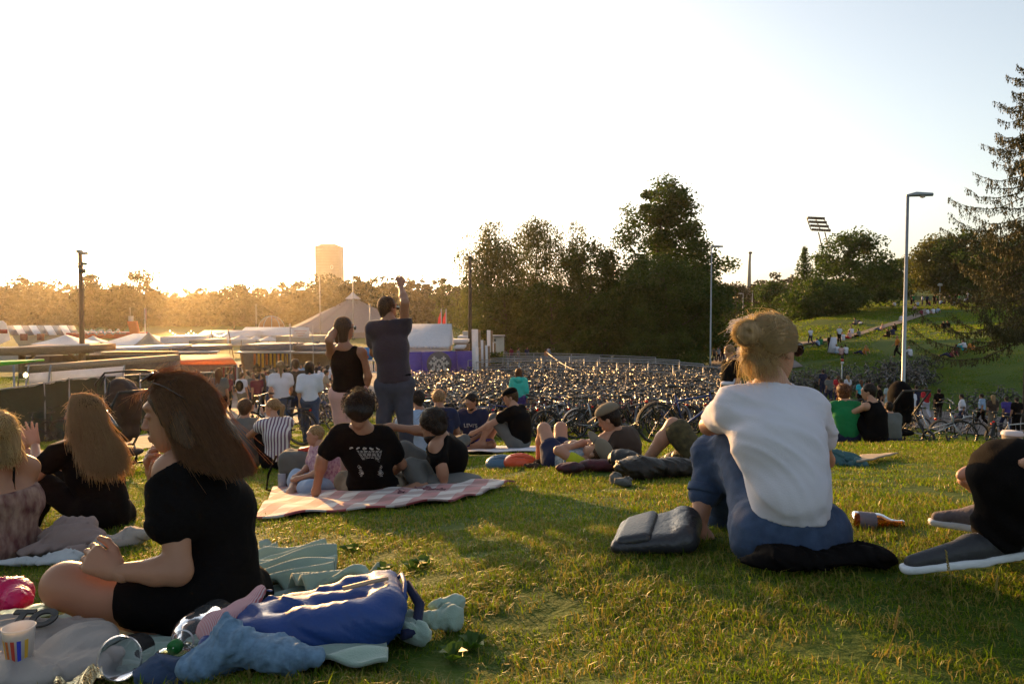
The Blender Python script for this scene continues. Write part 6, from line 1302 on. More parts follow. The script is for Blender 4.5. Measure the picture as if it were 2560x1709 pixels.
def bikes_special():
    def bk(X, d, yaw, st, p, bas, lb, lean=.05): q = G(X, d); return place_bike(q[0], q[1], rad(yaw), st, p, bas, lb, None, lean)
    bk(1262, 18.6, 172, 0, 2, 0, 'blue city bicycle broadside beside the woman in the teal top')
    bk(1410, 16.6, 28, 1, 5, 0, 'front bicycle with silver mudguard left of the man in the grey cap'); bk(1330, 17.0, 70, 0, 0, 0, 'black bicycle with red tail light, front row right of the teal-topped woman')
    bk(1490, 16.8, 25, 1, 1, 1, 'silver bicycle with wire basket behind the man in the grey cap'); bk(1590, 15.8, 20, 0, 0, 0, 'black bicycle in the front row between cap man and raised knee')
    bk(1560, 17.5, 60, 2, 3, 0, 'maroon bicycle in the front row behind the grey-capped man'); bk(1720, 12.0, 12, 0, 2, 0, 'violet-blue bicycle with solid wheel skirt behind the raised bare knee', .03)
    q = G(1720, 12.0); R = Matrix.Rotation(rad(12), 3, 'Z')
    bk(1095, 20, 22, 0, 0, 0, 'black bicycle standing alone behind the man in the dark t-shirt'); bk(1128, 27, 160, 1, 6, 2, 'bicycle with white saddle bag beside the hoarding')
    bk(2345, 17.5, -38, 1, 1, 2, 'silver step-through bicycle beside the black stroller'); bk(2400, 19, 10, 0, 0, 2, 'black bicycle with wire rear basket at the crest on the right'); bk(2490, 19, 55, 2, 0, 0, 'dark bicycle with bright fork near the right edge'); bk(2540, 21, 5, 0, 1, 0, 'silver bicycle at the right edge behind the coffee cup')
    bk(2420, 33, 20, 0, 6, 0, 'pale bicycle wheeled across the square'); bk(2150, 20, 12, 0, 1, 0, 'silver bicycle behind the man in the green shirt')
    bk(105, 23.5, 175, 0, 0, 0, 'dark bicycle leaning at the covered fence, left one'); bk(150, 24.2, 170, 1, 4, 2, 'dark bicycle with green-leaf basket at the covered fence')
    bk(2480, 38, 160, 2, 0, 0, 'bicycle pushed by the striped-shirt pedestrian on the square')
    a = place_bike(*G(690, 14.6)[:2], rad(168), 0, 0, 0, 'black bicycle pushed by the walking woman in white', None, 0)
    # racks
    for i, (Xa, da, Xb, db) in enumerate(((1165, 66, 1640, 55), (1163, 60, 1500, 52), (1166, 54, 1700, 44.5), (1170, 49, 1760, 40), (1190, 44, 1840, 35))):
        a, b = G(Xa, da), G(Xb, db); r = empty('bicycle_rail', a, 0, ['farthest', 'second farthest', 'middle', 'second nearest', 'nearest'][i] + ' long steel bicycle rail crossing the rows', 'rail', 'long steel rails of the bicycle park'); n = 16
        t = np.linspace(0, 1, n)[:, None]; q = a * (1 - t) + b * t; z = GZ(q[:, 0], q[:, 1]); top = np.c_[q[:, :2], z + 1.45] - a
        MB().tube(top, .032, 6).obj('top_tube', M_STEEL, r, True); MB().tube(top - (0, 0, .45), .025, 6).obj('lower_tube', M_STEEL, r, True)
        for k in range(0, n, 3): MB().tube([top[k] - (0, 0, 1.5), top[k]], .03, 6).obj('post', M_STEEL, r)
    pts = [P(1366, 880, 60), P(1382, 892, 52), P(1402, 907, 44), P(1425, 920, 39), P(1452, 929, 36)]; m = MB(); m.tube(pts, [.03, .03, .028, .025, .022], 5); m.obj('barrier_tape', M('tape_white', (.6, .5, .36), .5, bump=0, transl=.3), None, True, label='sunlit white barrier tape sagging over the bicycle rows', cat='tape')
# ------------------------------------------------------------------ people in the middle distance
def stick(a, b, r, n=6): return MB().tube([a, b], r, n)
def PJ(**k): return {q: P(*v) for q, v in k.items()}
def cap_hat(root, j, s, mat, flat=True, brim=1.):
    c = j['hd']; R = frame(j['hf'], j['hu']); T = lambda x, y, z: c + R @ (np.array((x, y, z)) * s)
    solid('cap_crown', [ell(T(0, -.015, .065), np.array((.092, .108, .062)) * s, R, .02)], .010, mat, root, clips=[pln(T(0, 0, .045), -R[:, 2])])
    solid('cap_brim', [ell(T(0, .105, .045), np.array((.070, .075, .010)) * s * brim, R @ rotm('X', -.15), .01)], .006, mat, root)
def shades(root, j, s=1.):
    R = frame(j['hf'], j['hu']); T = lambda x, y, z: j['hd'] + R @ (np.array((x, y, z)) * s); g = MB()
    for e in (-1, 1): g.lathe([(.001, 0), (.021, .002), (.020, .006), (.001, .007)], T(e * .032, .093, .004), 10, R @ rotm('X', -math.pi / 2)); g.tube([T(e * .06, .095, .012), T(e * .082, .03, .01), T(e * .084, -.01, .0)], .004, 4)
    g.obj('sunglasses', M_LENS, root, True)
def mid_people():
    # curly-haired man
    j = PJ(pv=(938, 1226, 5.3), ch=(915, 1132, 5.15), nk=(903, 1070, 5.05), hd=(898, 1028, 4.98), sL=(848, 1090, 5.05), sR=(962, 1092, 5.15), eL=(806, 1146, 5.0), wL=(795, 1202, 5.05), eR=(1003, 1160, 5.4), wR=(960, 1190, 5.65), hL=(905, 1228, 5.25), hR=(970, 1230, 5.35), kL=(868, 1205, 5.55), kR=(1018, 1195, 5.7), aL=(930, 1225, 5.85), aR=(905, 1222, 5.75), tL=(980, 1228, 5.95), tR=(860, 1225, 5.85))
    j['hf'] = unit((-.25, .9, -.55)); j['hu'] = A3((0, .35, 1)); j['kL'] = P(862, 1203, 5.35)
    root, q = person(j, .94, .014, skin=SKIN2, hair=H_DARK, hstyle='curly', top=C_BLACK, sleeve=.62, bottom=C_KHAKI, blen=1.3, label='curly-haired man in black printed t-shirt sitting cross-legged on the checked blanket', wr=.005, hfine=True)
    g = np.random.default_rng(3); R = frame(q['hf'], q['hu']); gd = []
    for _ in range(40):
        v = unit(g.normal(size=3)); v[1] = -abs(v[1]) if v[1] > .55 else v[1]; v[2] = max(v[2], -.35); c = q['hd'] + R @ (v * np.array((.10, .105, .095)) + (0, -.02, .04)); w = R @ v
        gd.append([c, c + w * .018 + g.normal(0, .012, 3), c + w * .028 + g.normal(0, .016, 3)])
    for i, k in enumerate(gd): pass
    for s in range(4): strands('hair_curls', gd[s * 10:s * 10 + 10], 1, H_DARK, root)if 0 else None
    V = []; Q = []; n = 0
    mb = MB()
    for _ in range(700):
        v = unit(g.normal(size=3)); 
        if v[1] > .45 and v[2] < .3: continue
        if v[2] < -.5: continue
        c = q['hd'] + R @ (v * np.array((.102, .104, .098)) + (0, -.02, .045)); w = R @ v; a = unit(np.cross(w, g.normal(size=3))); b = np.cross(w, a); rr = g.uniform(.007, .013); ph = g.uniform(0, 6)
        mb.tube([c + w * t * .022 + (a * math.cos(ph + t * 5) + b * math.sin(ph + t * 5)) * rr for t in np.linspace(0, 1.1, 6)], .0016, 3, caps=False)
    mb.obj('curls', H_DARK, root, True)
    # prints on the back: text block and six badges
    up = unit(q['nk'] - q['ch']); rt = unit(q['sR'] - q['sL']); nb = np.cross(rt, up); nb = -nb if nb[1] > 0 else nb
    m = MB(); g2 = np.random.default_rng(2)
    back = lambda u, v: q['ch'] + rt * u + up * v + nb * (.118 + .0 - .35 * u * u - .05 * max(0, v) )
    for k in range(9):
        w = .085 * (1 - .045 * k); x = -w + .03
        while x < w + .03:
            l = g2.uniform(.01, .03); z = .115 - .0115 * k; m.tube([back(x, z) + nb * .02, back(min(x + l, w + .03), z) + nb * .02], .0018, 4); x += l + .007
    for k in range(5): m.tube([back(-.09 + .045 * k + .012 * math.cos(t), .135 + .008 * math.sin(t * 1.3 + k)) + nb * .02 for t in np.linspace(0, 6, 9)], .003, 4)
    m.obj('printed_lettering', C_GREY if 0 else M('print_white', (.5, .48, .45), .8), root); 
    for r_ in range(2):
        for c_ in range(3):
            m = MB(); cu, cv = -.05 + .062 * c_, -.02 - .055 * r_; m.tube([back(cu + math.cos(t) * .021, cv + math.sin(t) * .018) + nb * .02 for t in np.linspace(0, 6.28, 15)[:-1]], .0016, 4, True)
            m.tube([back(cu + .010 * math.cos(t * 2.1 + c_), cv + .009 * math.sin(t * 3 + r_)) + nb * .02 for t in np.linspace(0, 6, 14)], .0022, 4); m.tube([back(cu - .017, cv - .028) + nb * .02, back(cu + .015, cv - .028) + nb * .02], .0016, 4); m.obj('printed_badge', _mats['print_white'], root)
    # dark-haired bearded man leaning on his arm
    j = PJ(pv=(1108, 1185, 5.75), ch=(1122, 1135, 5.62), nk=(1103, 1095, 5.55), hd=(1080, 1062, 5.5), sL=(1090, 1118, 5.42), sR=(1118, 1108, 5.75), eL=(1104, 1168, 5.32), wL=(1112, 1212, 5.32), eR=(1062, 1078, 5.85), wR=(1005, 1070, 5.8), hL=(1092, 1188, 5.6), hR=(1112, 1188, 5.85), kL=(1028, 1168, 5.5), kR=(1012, 1125, 5.95), aL=(1060, 1212, 5.35), aR=(960, 1165, 6.1), tL=(1010, 1222, 5.3), tR=(920, 1160, 6.15))
    j['hf'] = unit((-.9, .1, -.3)); j['hu'] = A3((.05, .0, 1))
    root, q = person(j, .95, .014, skin=SKIN2, hair=H_DARK, hstyle='mop', top=C_BLACK, sleeve=.6, bottom=C_GREY, blen=1.9, label='dark-haired bearded man in black t-shirt propped on one arm on the blanket', wr=.005)
    R = frame(q['hf'], q['hu']); solid('beard', [ell(q['hd'] + R @ np.array((0, .035, -.085)), (.052, .058, .042), R, .02)], .010, H_DARK, root, wrinkle=.003, wscale=60)
    # child
    jj = place(pose('cross', .6), *G(812, 5.75)[:2], rad(120)); root, q = person(jj, .62, .011, skin=SKIN, hair=H_BLOND, hstyle='short', top=M('floral_cloth', (.5, .36, .40), .9, var=.6, scale=45, col2=(.22, .08, .18), bump=.1), sleeve=.8, bottom=C_LBLUE, blen=1.2, label='toddler in a floral shirt sitting beside the curly-haired man')
    # man grey tee, striped girl, child between
    jj = place(pose('knees'), *G(602, 9.2)[:2], rad(8)); person(jj, 1.04, .02, skin=SKIN2, hair=H_BROWN, hstyle='short', top=C_GREY, sleeve=.6, bottom=C_KHAKI, blen=.8, shoes=M_SHOE, label='man with short brown hair in a grey-green t-shirt seen from behind, knees up', group=None)
    stripe = bpy.data.materials.new('cloth_striped'); stripe.use_nodes = True; n = stripe.node_tree.nodes; l = stripe.node_tree.links; tc = n.new('ShaderNodeTexCoord'); wv = n.new('ShaderNodeTexWave'); wv.inputs['Scale'].default_value = 9; wv.bands_direction = 'X'; cr = n.new('ShaderNodeValToRGB'); cr.color_ramp.interpolation = 'CONSTANT'; cr.color_ramp.elements[0].color = (.12, .05, .10, 1); cr.color_ramp.elements[1].color = (.6, .56, .56, 1); cr.color_ramp.elements[1].position = .45; l.new(tc.outputs['Object'], wv.inputs[0]); l.new(wv.outputs[0], cr.inputs[0]); l.new(cr.outputs[0], n['Principled BSDF'].inputs[0])
    jj = place(pose('knees', hf=(.25, 1, 0)), *G(690, 9.0)[:2], rad(38)); jj['hf'] = unit((-1, .1, .0)); person(jj, .92, .018, fem=True, skin=SKIN, hair=H_DBLOND, hstyle='pony', top=stripe, sleeve=.2, bottom=C_BLACK, blen=.7, label='girl with ponytail and striped sleeveless top sitting left of the grey bag')
    jj = place(pose('cross', .85), *G(528, 10.2)[:2], rad(20)); person(jj, .85, .02, hair=H_DARK, hstyle='short', top=C_WHITE, bottom=C_NAVY, label='dark-haired youngster low behind the long-haired woman')
    # standing couple
    jj = PJ(pv=(872, 982, 7.35), ch=(868, 912, 7.35), nk=(860, 868, 7.33), hd=(862, 820, 7.38), sL=(828, 885, 7.35), sR=(904, 882, 7.33), eL=(822, 850, 7.15), wL=(846, 812, 7.42), eR=(921, 940, 7.35), wR=(908, 985, 7.42), hL=(850, 990, 7.35), hR=(896, 990, 7.35), kL=(856, 1085, 7.38), kR=(884, 1085, 7.30), aL=(864, 1178, 7.42), aR=(880, 1185, 7.3), tL=(862, 1190, 7.55), tR=(884, 1198, 7.45))
    jj['hf'] = unit((.75, .65, -.03)); jj['hu'] = A3((0, 0, 1)); root, q = person(jj, .95, .016, fem=True, skin=SKIN2, hair=H_BROWN, hstyle='bob', top=C_BLACK, tank=True, hem=.02, bottom=C_PINK, blen=1.9, shoes=M_SHOE, label='standing woman with dark bob in black tank top and pink trousers, shading her eyes', wr=.004); shades(root, q)
    jj = PJ(pv=(988, 962, 7.1), ch=(978, 872, 7.1), nk=(972, 806, 7.08), hd=(970, 770, 7.12), sL=(932, 822, 7.05), sR=(1010, 818, 7.12), eL=(934, 882, 7.35), wL=(952, 812, 7.5), eR=(1012, 756, 7.0), wR=(1002, 716, 7.2), hL=(966, 968, 7.1), hR=(1008, 968, 7.1), kL=(958, 1078, 7.12), kR=(1015, 1080, 7.05), aL=(958, 1188, 7.2), aR=(1018, 1195, 7.05), tL=(952, 1204, 7.35), tR=(1022, 1212, 7.2))
    jj['hf'] = unit((.62, .78, .0)); jj['hu'] = A3((0, 0, 1)); root, q = person(jj, .95, .016, skin=SKIN2, hair=H_BROWN, hstyle='short', top=M('cloth_shirt_brown', (.035, .022, .03), .9, sheen=.2), sleeve=.55, hem=.03, bottom=cloth('grey_denim', (.06, .06, .08), v=.2), blen=1.9, shoes=M_SHOE, label='standing man in dark shirt and jeans waving one raised arm', wr=.004, hands='none'); shades(root, q)
    off = np.array(root.location); multi('hand', [(hand_prims(q['wR'], unit((-.2, .1, 1)), unit((0, -1, .1)), .85, curl=.25, side=1, spread=.7), .007)], SKIN2, root); multi('hand', [(hand_prims(q['wL'], unit((.3, .4, .9)), unit((-1, 0, 0)), 1., curl=.6, side=-1), .008)], SKIN2, root)
    m = MB(); m.tube([q['pv'] + np.array((math.cos(t) * .145, math.sin(t) * .118, .10)) for t in np.linspace(0, 6.28, 20)[:-1]], .016, 6, True); m.obj('belt', C_BLACK, root, True)
    # walkers with the bicycle
    def walker(X, d, yaw, s, lb, **k):
        kk = dict(h=.024, hfine=False); kk.update(k); kind = kk.pop('kind', 'walk'); sp = kk.pop('hfd', None); jj = place(pose(kind, s), *G(X, d)[:2], rad(yaw))
        if sp is not None: jj['hf'] = unit(sp)
        return person(jj, s, label=lb, **kk)
    walker(700, 15.2, 20, .99, 'walking woman with fair hair and white t-shirt pushing a bicycle', fem=True, skin=SKIN, hair=H_DBLOND, hstyle='pony', top=C_WHITE, bottom=C_JEANS, shoes=M_SHOE)
    walker(738, 16.4, 30, 1.05, 'walking man with short hair and dark t-shirt between the two white tops', hair=H_BROWN, top=C_DBROWN, bottom=C_NAVY, shoes=M_SHOE, skin=SKIN2)
    walker(772, 14.6, 15, .97, 'walking woman with dark bob and loose white top', fem=True, hair=H_DARK, hstyle='bob', top=C_WHITE, sleeve=.9, hem=-.08, bottom=C_JEANS, shoes=M_SHOE)
    walker(545, 19.5, 0, 1.0, 'woman with very long red hair, grey top and black shorts on the plaza', fem=True, kind='stand', hair=H_AUBURN, hstyle='long', top=C_GREY, bottom=C_BLACK, blen=.45, shoes=M_SHOE, skin=SKIN2)
    walker(490, 17.5, -10, .95, 'woman with orange-lit hair just behind the long-haired head', fem=True, kind='stand', hair=H_AUBURN, hstyle='long', top=C_DBROWN, bottom=C_BLACK)
    walker(437, 22, 0, 1.0, 'person whose head shows just above the sunglasses of the auburn-haired woman', kind='stand', hair=H_BROWN, top=C_GREY, bottom=C_NAVY)
    root, q = walker(602, 28, -20, 1.03, 'man in pale t-shirt with black backpack and khaki shorts', kind='stand', hair=H_BROWN, top=C_WHITE, bottom=C_KHAKI, blen=.8, shoes=M_SHOE, h=.03); c = q['ch'] + np.array((-.02, -.17, -.02)); solid('backpack', [ell(c, (.15, .09, .22), None, .04)], .03, C_BLACK, root)
    walker(640, 28, 40, 1.0, 'person in dark shirt and shorts right of the backpack man', kind='walk', hair=H_DARK, top=C_MAROON, bottom=C_DBROWN, blen=.8, shoes=M_SHOE, h=.03)
    # two heads behind
    jj = place(pose('knees'), *G(1060, 8.8)[:2], rad(40)); person(jj, 1., .02, hair=H_DARK, hstyle='short', top=C_LBLUE, bottom=C_GREY, label='dark-haired person in pale blue behind the bearded man', skin=SKIN2)
    jj = place(pose('cross'), *G(1098, 9.6)[:2], rad(10)); person(jj, 1.04, .02, hair=H_DBLOND, hstyle='buzz', top=C_NAVY, bottom=C_GREY, label='man with cropped hair and navy top behind the bearded man', skin=SKIN2)
    # man with lettered shirt, capped man
    jj = place(pose('cross'), *G(1185, 11)[:2], rad(165)); jj['hf'] = unit((-.6, -.7, -.5)); root, q = person(jj, 1.04, .017, skin=SKIN2, hair=H_DARK, hstyle='short', top=C_NAVY, sleeve=.6, bottom=C_PURPLE, blen=.9, label='bearded man facing us in dark t-shirt with chest lettering')
    R = frame(q['hf'], q['hu']); solid('beard', [ell(q['hd'] + R @ np.array((0, .04, -.085)), (.05, .055, .04), R, .02)], .012, H_DARK, root)
    cu = bpy.data.curves.new('shirt_lettering', 'FONT'); cu.body = "LEVI'S"; cu.size = .085; cu.extrude = .006; cu.align_x = 'CENTER'; cu.align_y = 'CENTER'; t_ = bpy.data.objects.new('tmp', cu); COL.objects.link(t_); bpy.context.view_layer.update(); me = bpy.data.meshes.new_from_object(t_); bpy.data.objects.remove(t_); me.materials.clear(); me.materials.append(M('print_grey', (.42, .40, .38), .8)); o = link('shirt_lettering', me, root)
    f = unit(np.cross(q['sR'] - q['sL'], q['nk'] - q['ch'])); f = f if f[1] < 0 else -f; o.location = q['ch'] * .6 + q['nk'] * .4 + f * .128 + np.array((0, 0, -.05)); up = unit(q['nk'] - q['ch']); rt = unit(np.cross(up, f)); o.rotation_euler = Matrix(np.stack([rt, np.cross(f, rt), f], 1).tolist()).to_euler()
    jj = place(pose('knees'), *G(1302, 10.4)[:2], rad(62)); jj['wL'] = jj['pv'] + np.array((-.62, .05, .16)); jj['eL'] = jj['pv'] + np.array((-.38, -.06, .30)); jj['wR'] = jj['pv'] + np.array((-.6, .2, .14)); jj['hf'] = unit((-1, .0, -.35))
    root, q = person(jj, 1.04, .017, skin=SKIN, hair=H_BROWN, hstyle='short', top=C_BLACK, sleeve=.55, bottom=C_GREY, blen=.95, label='man in black cap and black t-shirt sitting in profile beside the blue bicycle'); cap_hat(root, q, 1.04, C_BLACK)
    # teal woman
    root, q = walker(1297, 19.6, -8, .97, 'standing woman in teal hooded top and purple skirt before the parked bicycles', fem=True, kind='stand', hair=H_AUBURN, hstyle='bob', top=C_TEAL, sleeve=1.9, hem=-.06, bottom=C_PURPLE, blen=.5, flare=.03, h=.02, skin=SKIN); solid('leggings', [cap(q['k' + s] * .6 + q['h' + s] * .4, q['k' + s], .085, .066, .02) for s in 'LR'] + [cap(q['k' + s], q['a' + s], .066, .045, .02) for s in 'LR'], .02, C_BLACK, root)
    solid('hood', [ell(q['nk'] + np.array((0, -.09, -.04)), (.12, .06, .09))], .02, C_TEAL, root)
    # reclining woman with cap, reclining man in flat cap
    jj = PJ(pv=(1395, 1152, 6.45), ch=(1442, 1152, 6.25), nk=(1470, 1150, 6.12), hd=(1492, 1130, 6.05), sL=(1448, 1160, 6.0), sR=(1462, 1135, 6.4), eL=(1396, 1126, 5.98), wL=(1440, 1112, 6.15), eR=(1420, 1112, 6.5), wR=(1462, 1108, 6.3), hL=(1388, 1155, 6.36), hR=(1402, 1150, 6.55), kL=(1360, 1072, 6.6), kR=(1402, 1070, 6.75), aL=(1348, 1160, 6.85), aR=(1378, 1160, 7.0), tL=(1336, 1168, 6.98), tR=(1366, 1166, 7.12))
    jj['hf'] = unit((-.45, .25, .8)); jj['hu'] = A3((.7, -.5, .5)); root, q = person(jj, .98, .013, fem=True, skin=SKIN, hair=H_BROWN, hstyle='short', top=M('cloth_tie_dye', (.42, .46, .5), .9, var=.5, scale=20, col2=(.10, .16, .2)), sleeve=.35, bottom=C_NAVY, blen=.42, label='woman lying on her back with bare knees raised and olive cap on her head', shoes=M_SHOE); cap_hat(root, q, 1.02, C_KHAKI); solid('sleeve_trim', [cap(q['sL'], q['sL'] + (q['eL'] - q['sL']) * .35, .066, .062, .02)], .012, cloth('lime', (.5, .5, .03)), root)
    jj = PJ(pv=(1562, 1150, 6.8), ch=(1553, 1108, 6.72), nk=(1535, 1074, 6.66), hd=(1521, 1045, 6.6), sL=(1508, 1102, 6.55), sR=(1578, 1090, 6.85), eL=(1512, 1150, 6.42), wL=(1470, 1160, 6.5), eR=(1590, 1135, 7.0), wR=(1560, 1158, 7.1), hL=(1548, 1150, 6.72), hR=(1570, 1150, 6.92), kL=(1468, 1128, 7.0), kR=(1485, 1122, 7.25), aL=(1398, 1150, 7.3), aR=(1410, 1146, 7.5), tL=(1380, 1140, 7.4), tR=(1392, 1136, 7.6))
    jj['hf'] = unit((-.85, .3, -.42)); jj['hu'] = A3((-.2, 0, 1)); root, q = person(jj, 1.0, .014, skin=SKIN, hair=H_DARK, hstyle='short', top=C_DBROWN, sleeve=.95, bottom=cloth('pale_grey', (.4, .4, .42)), blen=1.1, shoes=M_SHOE, label='man in grey-green flat cap and dark jacket sitting behind the reclining woman', wr=.006, topg=.02); cap_hat(root, q, 1.08, C_KHAKI, brim=1.05)
    # man in patterned shorts with raised knee
    jj = PJ(pv=(1772, 1150, 6.05), ch=(1848, 1152, 6.2), nk=(1895, 1140, 6.3), hd=(1930, 1120, 6.35), sL=(1868, 1160, 6.0), sR=(1885, 1130, 6.5), eL=(1850, 1178, 5.8), wL=(1800, 1165, 5.9), eR=(1850, 1120, 6.7), wR=(1810, 1135, 6.5), hL=(1752, 1158, 5.95), hR=(1765, 1150, 6.2), kL=(1683, 1062, 6.02), kR=(1700, 1140, 6.5), aL=(1610, 1160, 6.15), aR=(1640, 1165, 6.9), tL=(1580, 1172, 6.2), tR=(1610, 1165, 7.0))
    jj['hf'] = unit((-.5, .2, .8)); jj['hu'] = A3((1, 0, .5)); root, q = person(jj, 1.05, .013, skin=SKIN, hair=H_BROWN, hstyle='short', top=C_GREY, bottom=M('cloth_camouflage', (.035, .028, .012), .9, var=.8, scale=22, col2=(.10, .075, .03)), blen=.82, flare=.02, label='reclining man with one bare knee raised in dark camouflage shorts', wr=.007)
    k1, a1 = q['kR'], q['aR']; solid('sock', [cap(k1 + (a1 - k1) * .2, a1, .07, .055, .02)], .012, C_GREY, root); 
    # young man with phone
    root, q = walker(1826, 13.6, 105, 1.02, 'young man in black t-shirt standing and looking down at his phone', kind='stand', hair=H_DBLOND, hstyle='short', top=C_BLACK, sleeve=.6, bottom=C_NAVY, h=.018, hfine=True, hfd=(-.8, -.15, -.65), skin=SKIN)
    solid('white_shirt_tied', [ell(q['pv'] + np.array((.0, -.06, .10)), (.19, .14, .06)), ell(q['pv'] + np.array((.08, -.17, .18)), (.06, .035, .09))], .02, C_WHITE, root, wrinkle=.008)
    # right side: green shirt, tank top, child
    jj = place(pose('knees'), *G(2122, 11)[:2], rad(-6)); person(jj, 1.04, .017, skin=SKIN, hair=H_AUBURN, hstyle='mop', top=C_GREEN, sleeve=.6, bottom=C_NAVY, blen=.9, label='man with tousled brown hair in a green t-shirt seen from behind')
    jj = place(pose('knees'), *G(2200, 10.8)[:2], rad(28)); jj['hf'] = unit((-.9, .5, -.2)); person(jj, 1.0, .017, fem=True, skin=SKIN, hair=H_DARK, hstyle='short', top=C_BLACK, tank=True, bottom=C_BLACK, blen=1.9, label='short-haired woman in black tank top left of the stroller')
    jj = place(pose('cross', .8), *G(2238, 12.5)[:2], rad(10)); person(jj, .8, .02, hair=H_DARK, top=C_GREY, bottom=C_NAVY, label='child in grey beside the stroller')

# ------------------------------------------------------------------ small figures: shared meshes, own colours
_pm = {}
def proto(kind, fem, hst, slv, bl):
    k = (kind, fem, hst, slv, bl)
    if k not in _pm:
        j = pose(kind); h = .034; P_ = []
        for pr in (body_prims(j, 1., fem) + head_prims(j['hd'], j['hf'], j['hu'], 1.05, False), hair_prims(j, 1.08, hst), top_prims(j, 1., .018, slv, fem), bottom_prims(j, 1., .016, bl, fem)): P_.append(sdf(pr, h))
        V = []; Q = []; mi = []; n = 0
        for i, (v, q) in enumerate(P_): V.append(v); Q.append(q + n); mi += [i] * len(q); n += len(v)
        _pm[k] = (mesh_np('person', np.vstack(V), np.vstack(Q), [SKIN, H_DARK, C_GREY, C_NAVY], True, mi), P_)
    return _pm[k]
def small(X, d, yaw, kind, cols, label, group=None, fem=False, s=1., pos=None, hst=None, slv=.6, bl=1.9):
    """cols: hair, top, bottom"""
    hst = hst or ('long' if fem else 'short'); me, _ = proto(kind, fem, hst, slv, bl); p = G(X, d) if pos is None else pos
    o = bpy.data.objects.new('person', me); COL.objects.link(o); o.location = p; o.rotation_euler = (0, 0, rad(yaw)); o.scale = (s, s, s)
    for i, m in enumerate((SKIN if fem else SKIN2,) + tuple(cols)): o.material_slots[i].link = 'OBJECT'; o.material_slots[i].material = m
    return tag(o, label, 'person', group)
